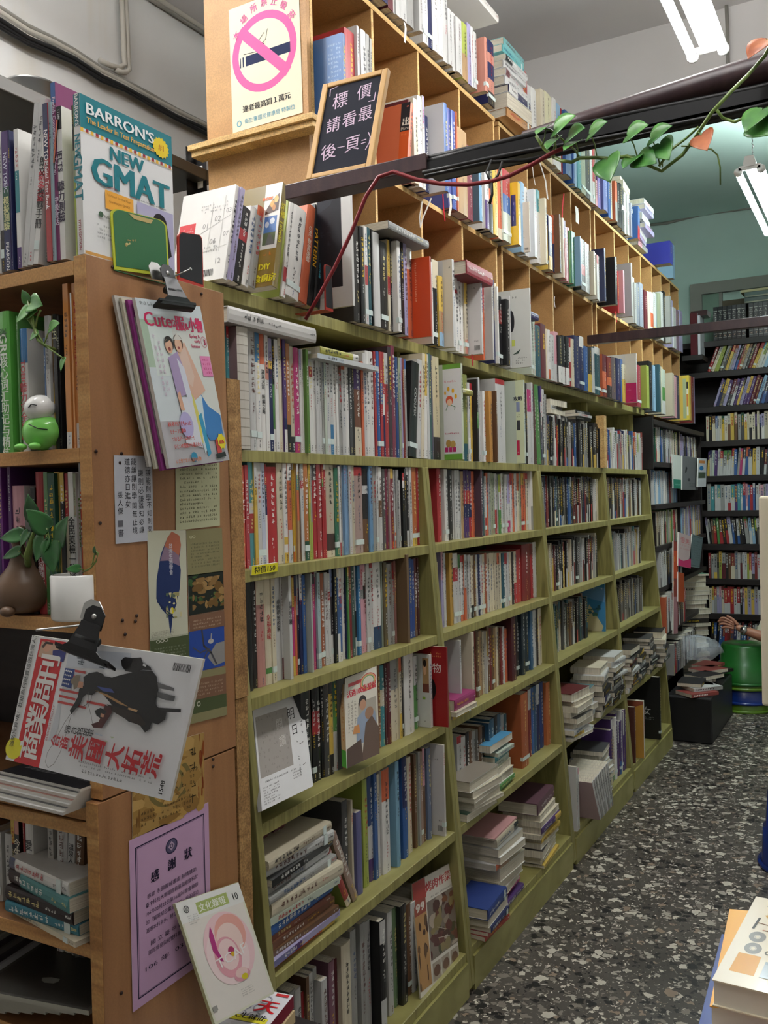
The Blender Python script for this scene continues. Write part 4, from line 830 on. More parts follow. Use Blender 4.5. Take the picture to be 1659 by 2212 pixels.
m = MB(); m.box((XL - .1, YBK, 0), (XR + .1, YBK + .1, ZC)); struct('wall_back', m, 'green_paint_and_light_tint')
m = MB(); m.box((XL, 4.46, 3.345), (XR, 4.72, ZC)); struct('trim_1', m, 'beam_paint')
P = [ony(*q, YBK) for q in [(1492, 570), (1659, 540)]]
wx0, wz1 = P[0].x, 3.15
m = MB(); m.box((wx0, YBK - .05, 2.2), (wx0 + .09, YBK, wz1)); m.box((wx0 + .09, YBK - .05, wz1 - .09), (1.2, YBK, wz1)); m.box((wx0 + .22, YBK - .035, 2.2), (wx0 + .245, YBK - .001, wz1 - .09))
wo = struct('window_1', m, 'cable_grey')
m = MB(); m.box((wx0 + .09, YBK - .02, 2.2), (wx0 + .22, YBK - .004, wz1 - .09)); q = m.build('window_pane', 'green_glass', wo)
m = MB(); m.box((wx0 + .245, YBK - .03, 2.2), (1.2, YBK - .004, wz1 - .16)); q = m.build('window_board', 'brown_window_board', wo)
# cables and pipes on the left wall and ceiling
def cable(name, mat, pts, r, label, cat='cable', group=None, n=8):
    m = MB(); m.tube(pts, r, n=n); o = m.build(name, mat, world=True, loc=pts[0]); return tag(o, label, cat, group)
def wallpts(pp, off): return [onx(a, b, XL + off) for a, b in pp]
base = [(-40, 23), (0, 44), (60, 82), (110, 104), (160, 128), (220, 166), (270, 188), (320, 216), (380, 250), (430, 274), (500, 310)]
specs = [('cable_grey', .010, .0, -32), ('cable_cream', .011, .004, -22), ('cable_grey', .007, .010, -12), ('cable_cream', .006, .012, -6), ('cable_black', .014, .016, 2), ('cable_black', .010, .018, 10), ('cable_black', .007, .02, 17)]
lw_ = ['uppermost grey cable of the bundle crossing the left wall', 'thick cream cable just under the uppermost on the left wall', 'thin grey cable third down in the left wall bundle', 'thin cream cable right above the black ones on the left wall', 'thickest black cable of the bundle along the left wall', 'second black cable just below the thickest on the left wall', 'lowest thin black cable of the left wall bundle']
for i, (mt, r, off, dy) in enumerate(specs):
    rr = random.Random(i); sp = lambda j: dy * (1.0 - .55 * min(1, j / 6)) + rr.uniform(-2, 2)
    cable('wall_cable', mt, wallpts([(a, b + sp(j)) for j, (a, b) in enumerate(base)], .02 + off), r * .85, lw_[i], group='cables along the left wall')
cable('conduit_pipe', 'cable_cream', wallpts([(262, -20), (266, 60), (268, 120), (270, 140), (258, 146), (240, 142), (215, 130)], .03), .011, 'left one of the two pale pipes dropping down the white wall', 'pipe', 'pale pipes on the left wall')
cable('conduit_pipe', 'cable_cream', wallpts([(270, -20), (274, 60), (277, 135), (279, 150), (272, 156), (262, 156), (250, 150)], .03), .011, 'right one of the two pale pipes dropping down the white wall', 'pipe', 'pale pipes on the left wall')
cable('conduit_pipe', 'cable_cream', wallpts([(320, -15), (347, 2), (400, 36), (470, 82), (600, 168)], .02), .016, 'pale pipe running along the top of the left wall', 'pipe', 'pipes under the ceiling')
cable('conduit_pipe', 'cable_grey', wallpts([(320, -5), (347, 12), (400, 46), (470, 90), (600, 176)], .02), .009, 'thin grey pipe just below the wall top pipe', 'pipe', 'pipes under the ceiling')
Pb = [ony(a, b, YBK - .02) for a, b in [(1400, 486), (1440, 482), (1520, 462), (1600, 452), (1720, 436)]]
cable('conduit_pipe', 'cable_grey', Pb, .012, 'grey pipe along the top of the green back wall', 'pipe')
Pv = [ony(1568, -10, 4.44), ony(1571, 60, 4.44), ony(1572, 120, 4.44), ony(1574, 180, 4.44)]
cable('conduit_pipe', 'cable_grey', Pv, .008, 'thin grey pipe running down the pale ceiling beam', 'pipe')
# dark rack behind, with a metal can
r = empty('slotted_rack', (-2.3, 1.9, 0), 'dark slotted angle rack standing against the left wall behind the books', 'rack')
rl = Vector((-2.3, 1.9, 0))
def part(name, mb, mats, par, bevel=0):
    o = mb.build(name, mats, world=True, loc=par.location, bevel=bevel); o.parent = par; o.location = (0, 0, 0); return o
for i, (x, y) in enumerate(((-1.87, 2.2), (-2.6, 2.2), (-1.87, 1.42), (-2.6, 1.42))):
    m = MB(); zt = 2.585; m.box((x, y, 0), (x + .045, y + .003, zt)); m.box((x, y - .04, 0), (x + .003, y, zt))
    for k in range(28):
        z = zt - .03 - k * .045; m.box((x + .012, y - .002, z), (x + .032, y + .006, z + .022), mat=1)
    part('upright', m, ['black_metal', 'white_enamel'], r)
for z in (2.485, 1.95, 1.4):
    m = MB(); m.box((-2.62, 1.36, z), (-1.825, 2.24, z + .035)); part('rack_shelf', m, 'grey_metal', r, .003)
m = MB(); pr = [(0.001, 0), (.085, 0), (.088, .02), (.088, .2), (.093, .205), (.093, .212), (.083, .212), (.08, .1), (.001, .1)]
c = Vector((-2.12, 1.80, 0)); m.lathe([(a * .8, b * .8) for a, b in pr], (c.x, c.y, 2.5215)); o = m.build('metal_can', 'grey_metal', world=True, loc=(c.x, c.y, 2.5215)); tag(o, 'round open grey metal can on the dark rack behind the upper books', 'can')
# ---------------------------------------------------------------- lamps
labs = ['bright fluorescent ceiling lamp hanging over the aisle, the nearer one', 'fluorescent lamp on a chain at the right edge in the greenish back room', 'fluorescent lamp hanging behind the viewer over the aisle', 'fluorescent lamp over the right side of the shop', 'fluorescent lamp hanging over the space by the left wall']
for (x, y, L_, z, pf, tint), lb in zip(LAMPS, labs):
    e = empty('fluorescent_lamp', (x, y, z), lb, 'lamp', 'fluorescent lamps')
    gm = 'tube_glow_' + str(len([k for k in MATS if k.startswith('tube_glow')])); mt, nt, Nn, Lk, b = newmat(gm); b.inputs['Base Color'].default_value = (1, 1, 1, 1); b.inputs['Emission Color'].default_value = (*tint, 1); b.inputs['Emission Strength'].default_value = LAMP_W * pf
    m = MB(); m.prism([(x - .024, y, z + .045), (x + .024, y, z + .045), (x + .03, y, z + .06), (x + .02, y, z + .095), (x - .02, y, z + .095), (x - .03, y, z + .06)], (0, L_, 0)); part('housing', m, 'white_enamel', e)
    for s_ in (-1, 1):
        m = MB(); m.tube([(x + s_ * .052, y + .02, z + .025), (x + s_ * .052, y + L_ - .02, z + .025)], .016, n=12); tb = part('tube', m, gm, e)
        for yy in (y + .004, y + L_ - .016):
            m = MB(); m.tube([(x + s_ * .052, yy, z + .025), (x + s_ * .052, yy + .012, z + .025)], .02, n=12); m.box((min(x, x + s_ * .05), yy, z + .03), (max(x, x + s_ * .05), yy + .012, z + .052)); part('lamp_holder', m, 'white_enamel', e).parent = tb
    for yy in (y + .15, y + L_ - .15):
        m = MB(); k = 0; zz = z + .1
        while zz < ZC - .01:
            m.tube([(x + .006 * (k % 2), yy, zz), (x - .004, yy + .005 * ((k + 1) % 2), zz + .018), (x, yy, zz + .03)], .0025, n=5); zz += .028; k += 1
        part('hanging_chain', m, 'grey_metal', e)
# ---------------------------------------------------------------- olive bookcases
BAYS = [(1.500, 2.449), (2.449, 3.47), (3.47, 4.439), (4.439, 5.370)]
BLAB = ['olive laminate bookcase nearest the viewer, beside the orange plywood bookcase', 'olive laminate bookcase second along the aisle, with the piles low down', 'olive laminate bookcase third along the aisle, full of dark books', 'olive laminate bookcase farthest down the aisle, half empty low shelf']
XB = -1.52
for (ya, yb), lb in zip(BAYS, BLAB):
    e = empty('bookcase', (-1.3, ya, 0), lb, 'bookcase', 'olive laminate bookcases')
    for y in (ya, yb - .022):
        m = MB(); m.prism([(gx(.02), y, .02), (gx(1.58), y, 1.58), (XB, y, 1.58), (XB, y, .02)], (0, .021, 0)); part('side_panel', m, 'olive_laminate_upright', e, .002)
    for k, z in enumerate(ZG):
        x = gx(z) if k else -1.222; m = MB(); y0, y1 = (ya + .022, yb - .023) if k else (ya + .001, yb - .001)
        m.box((XB, y0, z - .026), (x - .002, y1, z), mat=0); m.box((x - .002, y0, z - .026), (x, y1, z), mat=1); part('shelf', m, ['olive_laminate_board', 'olive_laminate_edge'], e, .0015)
    m = MB(); m.box((gx(0) - .02, ya + .022, 0), (gx(0) - .002, yb - .023, .103)); part('plinth', m, 'olive_laminate_board', e)
    m = MB(); m.box((XB, ya, .02), (XB + .006, yb, 1.57)); part('back_panel', m, 'olive_laminate_board', e)
# long ledge board over them, carried on uprights
e = empty('ledge_unit', (-1.3, 1.31, 1.6), 'weathered olive ledge board running along above all the olive bookcases', 'shelf board')
m = MB(); m.box((-1.62, 1.31, 1.935), (-1.262, 5.5, 1.965), mat=0); m.box((-1.262, 1.31, 1.935), (-1.26, 5.5, 1.965), mat=1); part('ledge_board', m, ['olive_laminate_board', 'olive_laminate_edge'], e, .002)
for y in (1.46, 2.44, 3.46, 4.43, 5.36):
    m = MB(); m.box((-1.60, y, 1.606), (-1.30, y + .02, 1.935)); part('upright', m, 'olive_laminate_upright', e)
m = MB(); m.box((-1.625, 1.46, 1.606), (-1.605, 5.38, 1.935)); part('back_panel', m, 'dark_board', e)
# light plywood pigeonhole shelves
DV = [[2.04, 2.373, 2.675, 3.00, 3.325], [3.385, 3.70, 4.007, 4.309, 4.638], [4.72, 5.107, 5.425, 5.729, 6.036, 6.317, 6.604, 6.90]]
XF = -1.32; XK = -1.64
for dv, lb in zip(DV, ['light plywood pigeonhole shelf nearest, with the no smoking notice on its end', 'light plywood pigeonhole shelf in the middle of the row', 'light plywood pigeonhole shelf farthest toward the back wall']):
    e = empty('pigeonhole_shelf', (XF, dv[0], 1.966), lb, 'shelf', 'light plywood shelves')
    def pp(nm, a, b):
        m = MB(); m.box(a, b, mat=0); m.box((b[0], a[1], a[2]), (b[0] + .0015, b[1], b[2]), mat=1); part(nm, m, ['light_board', 'light_board_edge'], e)
    for z in (1.967, 2.455, 2.945): pp('shelf', (XK, dv[0] - .012, z), (XF, dv[-1] + .012, z + .016))
    for i, y in enumerate(dv):
        for z0, z1 in ((1.983, 2.455), (2.471, 2.945)): pp('side_panel' if i in (0, len(dv) - 1) else 'divider', (XK, y - .006, z0), (XF - .002, y + .006, z1))
    m = MB(); m.box((XK - .008, dv[0], 1.967), (XK, dv[-1], 2.96)); part('back_panel', m, 'light_board', e)
    if dv is DV[0]:
        m = MB(); m.box((XK - .02, 2.012, 1.967), (XF + .002, 2.028, 3.3)); part('end_board', m, 'light_board', e)
        m = MB(); m.box((-1.685, 1.955, 2.468), (-1.27, 2.011, 2.483)); m.box((-1.68, 1.965, 2.452), (-1.275, 2.011, 2.467)); part('end_ledge', m, ['light_board_edge'], e, .001)
# orange plywood bookcase
e = empty('orange_plywood_bookcase', (-1.05, .98, 0), 'orange brown plywood bookcase at left with notices pinned on its side', 'bookcase')
m = MB(); m.box((-1.075, .9815, 1.045), (-1.050, 1.305, 1.874), mat=0); m.box((-1.075, .98, 1.045), (-1.05, .9814, 1.874), mat=1); part('side_panel', m, ['orange_plywood', 'plywood_edge'], e, .001)
m = MB(); m.box((-1.075, .9715, .0), (-1.050, 1.30, 1.042), mat=0); m.box((-1.075, .97, .0), (-1.05, .9714, 1.042), mat=1); part('side_panel', m, ['orange_plywood', 'plywood_edge'], e, .001)
m = MB(); m.box((-2.2, .985, 0), (-2.175, 1.305, 1.87)); part('side_panel', m, ['orange_plywood'], e)
m = MB(); m.box((-2.18, 1.295, 0), (-1.075, 1.304, 1.85)); part('back_panel', m, 'dark_board', e)
for z in LZ:
    m = MB(); m.box((-2.176, .9815, z - .022), (-1.0755, 1.294, z), mat=0); m.box((-2.176, .98, z - .022), (-1.0755, .9814, z), mat=1); part('shelf', m, ['orange_plywood', 'plywood_edge'], e, .001)
m = MB(); m.box((-2.176, .9815, .985), (-1.0755, 1.294, 1.006), mat=0); m.box((-2.176, .975, .985), (-1.0755, .9814, 1.006), mat=1); part('shelf', m, ['orange_plywood', 'plywood_edge'], e, .001)
for (px, py) in ((243, 577), (435, 635), (207, 975), (262, 980), (258, 1000), (264, 1340), (295, 1330), (270, 1370), (460, 1640), (460, 1655), (262, 2145), (216, 1130), (292, 1342)):
    c = onx(px, py, -1.0493); m = MB(); m.tube([c, c + Vector((.0012, 0, 0))], .0028, n=10); part('screw', m, 'rust_metal', e)
m = MB(); m.box((-1.14, 1.308, 1.13), (-1.057, 1.322, 1.72), mat=0); m.box((-1.057, 1.308, 1.13), (-1.05, 1.345, 1.72), mat=1); o = m.build('chipboard_post', ['red_brown_board', 'chipboard_edge'], world=True, loc=(-1.1, 1.32, 1.13)); tag(o, 'upper brown chipboard post between the plywood and olive bookcases', 'board', 'chipboard posts')
m = MB(); m.box((-1.14, 1.31, .0), (-1.06, 1.324, 1.128), mat=0); m.box((-1.06, 1.31, .0), (-1.053, 1.345, 1.128), mat=1); o = m.build('chipboard_post', ['red_brown_board', 'chipboard_edge'], world=True, loc=(-1.1, 1.32, 0)); tag(o, 'lower brown chipboard post between the plywood and olive bookcases', 'board', 'chipboard posts')
# dark shelves past the olive cases
e = empty('dark_shelf_unit', (-1.2, 5.42, 0), 'black shelf unit between the farthest olive bookcase and the back wall', 'shelf')
for z in DS + [.08]:
    m = MB(); m.box((-1.6, 5.42, z - .03), (-1.19, 7.1, z)); part('shelf', m, 'dark_board', e, .002)
for y in (5.40, 6.27, 7.09):
    m = MB(); m.box((-1.6, y, 0), (-1.215, y + .02, 1.9)); part('side_panel', m, 'dark_board', e)
m = MB(); m.box((-1.615, 5.4, 0), (-1.6, 7.1, 1.9)); part('back_panel', m, 'dark_board', e)
o = MB(); o.box((-1.23, 5.395, 1.62), (-1.19, 5.41, 1.92)); o.box((-1.36, 5.385, 1.61), (-1.19, 5.394, 1.915)); o = o.build('black_poster_board', 'black_plastic', world=True, loc=(-1.25, 5.4, 1.61)); tag(o, 'black picture board standing at the end of the farthest olive bookcase', 'board')
# back wall shelves
e = empty('back_wall_shelf', (-.5, 7.5, 0), 'tall dark shelf unit covering the back wall', 'shelf')
for z in BZ + [2.62, .05]:
    m = MB(); m.box((-1.7, BY - .02, z - .045), (.55, 7.66, z)); part('shelf', m, 'dark_board', e, .002)
for x in (-1.72, .55):
    m = MB(); m.box((x, BY, 0), (x + .02, 7.66, 2.6)); part('side_panel', m, 'dark_board', e)
m = MB(); m.box((-1.7, 7.66, 0), (.55, 7.675, 2.6)); part('back_panel', m, 'dark_board', e)
# encyclopedias on the very top
enc = []
for k in range(16):
    x = -1.16 + k * .034 + (.02 if k > 6 else 0)
    mb = MB(); t, h = .033, .27; mb.box((0, 0, 0), (t - .001, .19, h), hx('15171a'))
    for z0, z1 in ((.235, .239), (.205, .208), (.06, .064), (.03, .033), (.115, .118)): mb.mesh([(.003, -.0004, z0), (t - .004, -.0004, z0), (t - .004, -.0004, z1), (.003, -.0004, z1)], [(0, 1, 2, 3)], hx('b8b8ae'))
    for j in range(5): pglyph(mb, Vector((t / 2, -.0005, .19 - j * .017)), Vector((1, 0, 0)), Vector((0, 0, 1)), .013, hx('c8c8be'))
    pglyph(mb, Vector((t / 2, -.0005, .22)), Vector((1, 0, 0)), Vector((0, 0, 1)), .014, hx('c8c8be')); pglyph(mb, Vector((t / 2, -.0005, .045)), Vector((1, 0, 0)), Vector((0, 0, 1)), .014, hx('c8a890'))
    o = mb.build('encyclopedia_volume', 'gloss_cover', loc=(x, 7.42, 2.621)); tag(o, f'black and silver encyclopedia volume, {ordinal(k + 1)} from left on top of the back shelf', 'book', 'encyclopedia set')
for k, (z, c_, nm) in enumerate(((2.893, '26403a', 'lower'), (2.936, '2f4c44', 'upper'))):
    mb = MB(); mb.box((0, 0, 0), (.33, .2, .04), hx(c_)); mb.box((.006, -.001, .004), (.3, .0, .012), hx('8a8a70')); o = mb.build('hardcover_book', 'gloss_cover', loc=(-.93, 7.42, z)); tag(o, f'{nm} dark green volume lying flat on the encyclopedias', 'book', 'volumes on the encyclopedias')
mb = MB(); mb.box((0, 0, 0), (.30, .16, .018), hx('cfc59c')); o = mb.build('paperback_book', 'matte_paper', loc=(-.96, 7.43, 2.98)); tag(o, 'pale book topping the green volumes on the back shelf', 'book')
mb = MB(); mb.box((0, 0, 0), (.05, .2, .32), hx('5a2028')); mb.box((.052, 0.01, 0), (.07, .19, .3), hx('d8d8e0')); mb.box((0, .03, .30), (.12, .18, .34), hx('3c2024')); o = mb.build('binder', 'gloss_cover', loc=(-1.29, 7.18, 2.5)); tag(o, 'maroon binder standing past the light plywood shelf end', 'binder')
mb = MB(); mb.box((-1.35, 7.15, 2.46), (-1.2, 7.40, 2.499)); o = mb.build('corner_bracket_board', 'dark_board', world=True, loc=(-1.3, 7.2, 2.46)); tag(o, 'small dark board in the corner carrying the maroon binder', 'board')
# ---------------------------------------------------------------- rails across the aisle
e = empty('upper_rail', (-1.2, 1.65, 2.14), 'dark wooden and metal rail crossing above the aisle, carrying the chalkboard', 'rail')
m = MB(); m.box((-1.145, 1.645, 2.152), (-.80, 1.70, 2.185)); part('wooden_bar', m, 'rail_paint', e, .002)
m = MB(); m.box((-.80, 1.65, 2.142), (2.0, 1.655, 2.170)); m.box((-.80, 1.65, 2.142), (2.0, 1.70, 2.146)); m.box((-.80, 1.695, 2.142), (2.0, 1.70, 2.170)); part('metal_channel', m, 'black_metal', e)
def bun(k, pts, r, mt='cable_black'):
    m = MB(); m.tube(pts, r); part('cable', m, mt, e)
xs = [-.80 + .07 * i for i in range(30)]
for k in range(5): bun(k, [(x, 1.655 + .008 * k, 2.173 + .004 * math.sin(x * 9 + k * 2) + .003 * k) for x in xs], .006)
for k in range(2): bun(k, [(x, 1.63 + .01 * k, 2.140 - .012 * math.sin(max(0, (x + .62)) * 4.2 + k) * (1 if x > -.62 else 0) - .004 * k) for x in xs], .004)
m = MB(); m.tube([(-.60, 1.665, 2.178), (-.45, 1.665, 2.186), (-.2, 1.665, 2.200), (.1, 1.665, 2.214), (.6, 1.665, 2.23)], [.012, .018, .026, .03, .03], n=12); part('fat_cable_sleeve', m, 'rail_paint', e)
e = empty('lower_rail', (-1.3, 4.5, 2.25), 'dark maroon steel rail crossing in front of the farther plywood shelves', 'rail')
m = MB(); m.box((-1.31, 4.5, 2.232), (2.0, 4.54, 2.277)); part('bar', m, 'rail_paint', e, .002)
# white post at the right edge (end panel of the opposite shelf)
P0 = onz(1648, 1530, 0.0)
pz = ony(1645, 1070, 6.2)
q0 = ony(1646, 1525, 2.4); q1 = ony(1644, 1072, 2.4)
m = MB(); m.box((q0.x, 2.4, q0.z), (q0.x + .2, 2.46, q1.z)); o = m.build('cream_foam_panel', 'matte_cream', world=True, loc=(q0.x, 2.4, q0.z), bevel=.006)
tag(o, 'cream coloured panel edge at the right border, beside the reaching arm', 'panel')
m = MB(); m.box((q0.x + .09, 2.36, 0), (q0.x + .19, 2.50, q0.z - .001)); o = m.build('panel_stand', 'dark_board', world=True, loc=(q0.x + .2, 2.4, 0)); tag(o, 'dark stand carrying the cream panel at the right border', 'stand')
# ---------------------------------------------------------------- flat sheets and covers given by corners
def sheet(name, bl, br, tl, items, label, cat, th=.0004, mat='matte_paper', edge='e0ded6', group=None, parent=None, curl=0):
    bl, br, tl = Vector(bl), Vector(br), Vector(tl); U = br - bl; V = tl - bl; N = U.cross(V).normalized()
    if N.dot(EYE - bl) < 0: N = -N
    m = MB(); ec = hx(edge)
    tr = br + V; m.prism([bl - N * th, br - N * th, tr - N * th, tl - N * th], N * th, ec)
    draw(m, bl, U, V, N, items)
    o = m.build(name, mat, world=True, loc=bl)
    if parent is not None: o.parent = parent; o.location = bl - parent.location
    if label: tag(o, label, cat, group)
    return o
def onp(pts, x): return [onx(a, b, x) for a, b in pts]
PX = -1.0485
def wallsheet(nm, px4, items, label, cat='notice', x=PX, **k):
    bl, br, tr, tl = onp(px4, x); br2 = (br - bl + tr - tl) / 2 + bl; tl2 = (tl - bl + tr - br) / 2 + bl
    return sheet(nm, bl, br2, tl2, items, label, cat, **k)
PV = {'vert': 1}
wallsheet('calligraphy_card', [(250, 1175), (330, 1168), (328, 985), (244, 984)], [('r', 0, 0, 1, 1, 'b9bcc4'), ('t', '能謙能則學', .88, .90, .075, {'vert': 1, 'lead': 1.3}, '1e1e24'), ('t', '不知則問', .90, .42, .07, {'vert': 1, 'lead': 1.35}, '1e1e24'), ('t', '謙則必謙', .68, .80, .075, {'vert': 1, 'lead': 1.35}, '1e1e24'), ('t', '雖知必讓', .68, .42, .07, {'vert': 1, 'lead': 1.35}, '1e1e24'),
  ('t', '能謙讓則學', .50, .93, .075, {'vert': 1, 'lead': 1.3}, '1e1e24'), ('t', '問無止境', .50, .42, .07, {'vert': 1, 'lead': 1.35}, '1e1e24'), ('t', '道德亦日進矣', .33, .93, .075, {'vert': 1, 'lead': 1.3}, '1e1e24'), ('t', '張人傑', .13, .55, .07, {'vert': 1, 'lead': 1.3}, '1e1e24'), ('r', .06, .19, .19, .26, '6a6a70'), ('t', '書', .13, .12, .08, {}, '1e1e24')], 'small grey calligraphy card pinned on the plywood side, left of the cream text sheet')
wallsheet('text_sheet', [(380, 1146), (476, 1138), (474, 992), (380, 996)], [('r', 0, 0, 1, 1, 'bdbf9c'), ('g', .08, .08, .94, .95, 14, .8, '4a4a3c')], 'yellowed sheet of printed lines under the hanging sewing magazine')
fl = empty('society_leaflet', onx(320, 1570, PX), 'long leaflet of a nature society with feather shape and green panels on plywood side', 'leaflet')
wallsheet('feather_panel', [(324, 1385), (407, 1376), (401, 1145), (319, 1152)], [('r', 0, 0, 1, 1, 'c2c3ae'), ('p', [(.62, .99), (.82, .95), (.86, .86), (.80, .72), (.84, .62), (.8, .45), (.7, .30), (.6, .22), (.56, .10), (.53, .03), (.50, .10), (.48, .2), (.3, .28), (.18, .38), (.2, .55), (.32, .78), (.5, .93)], '283763'), ('p', [(.62, .99), (.82, .95), (.86, .86), (.80, .76), (.6, .82), (.42, .85), (.5, .93)], 'b06a52'), ('p', [(.42, .85), (.6, .82), (.80, .76), (.82, .66), (.5, .72), (.3, .72)], '8a7488'),
  ('t', '台灣生態學會', .58, .86, .045, PV, 'd8d8e0'), ('mott', .42, .18, .84, .42, 24, ['b8b07a', 'a09a68', '5a6a58', 'cfc89a'], 'W'), ('e', .58, .25, .05, .03, 'd8c828'), ('line', [(.2, .35), (.45, .25), (.62, .18)], .0016, '23305a'), ('g', .03, .02, .6, .08, 4, .7, '6a6a60')], None, None, parent=fl)
wallsheet('text_panel', [(406, 1245), (482, 1233), (479, 1140), (401, 1145)], [('r', 0, 0, 1, 1, '8a8460'), ('g', .1, .15, .9, .72, 8, .85, '5a5640'), ('ring', .12, .85, .04, .03, .3, 'c8c4a0'), ('ring', .2, .85, .04, .03, .3, 'c8c4a0')], None, None, parent=fl)
wallsheet('fern_photo', [(408, 1330), (484, 1318), (482, 1233), (406, 1245)], [('r', 0, 0, 1, 1, '252a24'), ('mott', .1, .1, 1, .9, 46, ['8a6c42', 'a08050', '74582f'], 'W'), ('mott', 0, .3, .4, 1, 16, ['2f4a2a', '3c5c34'], 'W'), ('mott', .6, .1, 1, .5, 12, ['3a5a34', '55703c'], 'W')], None, None, parent=fl)
wallsheet('brown_panel', [(410, 1368), (486, 1352), (484, 1318), (408, 1330)], [('r', 0, 0, 1, 1, '7c5c48'), ('g', .1, .15, .9, .75, 3, .8, 'b8a088')], None, None, parent=fl)
wallsheet('green_panel', [(326, 1440), (411, 1430), (408, 1368), (324, 1385)], [('r', 0, 0, 1, 1, '4c5638'), ('r', 0, 0, 1, .15, '8a8460'), ('g', .1, .2, .9, .65, 4, .8, '8e9480'), ('ring', .2, .85, .05, .06, .3, 'd0d0c0'), ('ring', .3, .86, .05, .06, .3, 'd0d0c0'), ('ring', .4, .87, .05, .06, .3, 'd0d0c0')], None, None, parent=fl)
wallsheet('bird_photo', [(410, 1455), (487, 1440), (484, 1352), (410, 1368)], [('r', 0, 0, 1, 1, '2c4a98'), ('p', [(.5, .3), (.75, .6), (1, .62), (1, .1), (.7, .05)], '8e8c8a'), ('line', [(.35, 1), (.4, .6), (.6, .4), (.75, .1)], .004, '4a4a50'), ('line', [(.1, .6), (.3, .45), (.55, .5)], .0025, '50505a'), ('line', [(.2, .1), (.4, .3), (.5, .45)], .0025, '50505a'), ('e', .6, .68, .08, .06, 'b8b4b0'), ('line', [(.6, .7), (.62, .86)], .003, 'a8a4a0')], None, None, parent=fl)
wallsheet('bottom_panel', [(330, 1585), (490, 1545), (487, 1440), (326, 1470)], [('r', 0, 0, 1, 1, '8a8460'), ('r', .3, .45, 1, .86, '7c5c48'), ('r', .3, .18, 1, .45, '4c5638'), ('g', .4, .5, .95, .78, 4, .8, 'b8a088'), ('ring', .45, .36, .025, .05, .3, 'd0d0c0'), ('ring', .52, .36, .025, .05, .3, 'd0d0c0'), ('ring', .60, .36, .025, .05, .3, 'd0d0c0')], None, None, parent=fl)
wallsheet('burnt_scroll_poster', [(286, 1812), (446, 1740), (440, 1582), (290, 1620)], [('r', 0, 0, 1, 1, 'a8874e'), ('mott', 0, 0, 1, 1, 40, ['9c7a42', 'b8965a', '8e6c38', 'b08c4c'], 'W'), ('mott', 0, 0, .1, 1, 14, ['6a4820', '7c5828'], 'W'), ('mott', .9, 0, 1, 1, 14, ['7a3818', '8c4a20'], 'W'), ('ring', .5, .5, .3, .28, .18, '75683c'), ('ring', .52, .5, .18, .17, .2, '7c7044'), ('gv', .75, .1, .9, .9, 1, .8, '3c3018'), ('g', .1, .08, .8, .28, 3, .7, '4a3c20'), ('g', .4, .3, .9, .6, 4, .5, '4a3c20')], 'burnt brown paper poster with a faded round emblem, above the pink certificate', 'poster')
wallsheet('pink_certificate', [(287, 2187), (456, 2060), (450, 1733), (277, 1812)], [('r', 0, 0, 1, 1, 'c39fc0'), ('line', [(.07, .055), (.93, .055), (.93, .94), (.07, .94), (.07, .055)], .0022, '2c2440'), ('line', [(.085, .063), (.915, .063), (.915, .932), (.085, .932), (.085, .063)], .0007, '3c3450'),
  ('e', .5, .845, .075, .046, '5a5470'), ('ring', .5, .845, .075, .046, .15, '2c2848'), ('p', [(.5, .875), (.54, .845), (.5, .815), (.46, .845)], 'b8a0b8'), ('ring', .5, .845, .02, .014, .4, '2c2848'), ('t', '感', .29, .72, .062, {'bold': .05}, '231c34'), ('t', '謝', .5, .735, .062, {'bold': .05}, '231c34'), ('t', '狀', .71, .745, .062, {'bold': .05}, '231c34'),
  ('t', '感謝 永國書城書店 熱情贊助', .5, .62, .026, {'w': .62}, '231c34'), ('t', '臺中科技大學國際貿易與經營科於', .5, .57, .026, {'w': .66}, '231c34'), ('t', '106年03月22日第16屆科學會舉辦', .5, .52, .026, {'w': .66}, '231c34'), ('t', '的「貿易知己電子競賽」圓滿成功', .5, .47, .026, {'w': .66}, '231c34'), ('t', '嘉惠本科良多，特立此狀，以表謝意', .5, .42, .026, {'w': .66}, '231c34'),
  ('t', '國 立 臺 中 科', .42, .335, .026, {'w': .4}, '231c34'), ('t', '國際貿易與經營科第16屆科學會', .5, .285, .026, {'w': .62}, '231c34'), ('t', '106 年  03 月', .45, .2, .03, {'w': .6}, '231c34')], 'pink thank-you certificate with a dark zigzag border taped low on the plywood side', 'certificate')
# no smoking notice on the end board of the plywood shelf
YN = 2.0105
def fronts(px4, Y): return [ony(a, b, Y) for a, b in px4]
bl, br, tr, tl = fronts([(503, 288), (654, 243), (643, -8), (494, 22)], YN)
no = sheet('no_smoking_poster', bl, br, tl, [('r', 0, 0, 1, 1, 'e2dcc4'), ('ring', .49, .575, .46, .315, .2, 'd7669c'), ('r', .14, .50, .86, .58, '232b4a'), ('r', .155, .5, .18, .58, 'e2dcc4'), ('r', .2, .5, .225, .58, 'e2dcc4'),
  ('line', [(.5, .72), (.42, .67), (.5, .63), (.38, .59), (.2, .6)], .0016, '333333'), ('line', [(.55, .74), (.52, .66), (.4, .62)], .0014, '333333'), ('line', [(.18, .78), (.80, .37)], .028, 'd7669c'), ('t', '違者最高罰１萬元', .5, .165, .048, {'w': .68, 'bold': .04}, '2a2a30'), ('t', '衛生署國民健康局 特製位', .54, .065, .036, {'w': .72}, '58a0b8'), ('ring', .1, .06, .035, .026, .3, '58a0b8')]
  + [('t', ch, .5 + .47 * math.cos(math.radians(a)), .56 + .40 * math.sin(math.radians(a)), .06, {'rot': math.radians(a - 90), 'bold': .02}, 'd7669c') for ch, a in zip('本場所禁止吸菸', (148, 127, 107, 88, 70, 52, 33))], 'pink and cream no smoking poster on the end board of the plywood shelf', 'poster', mat='matte_paper')
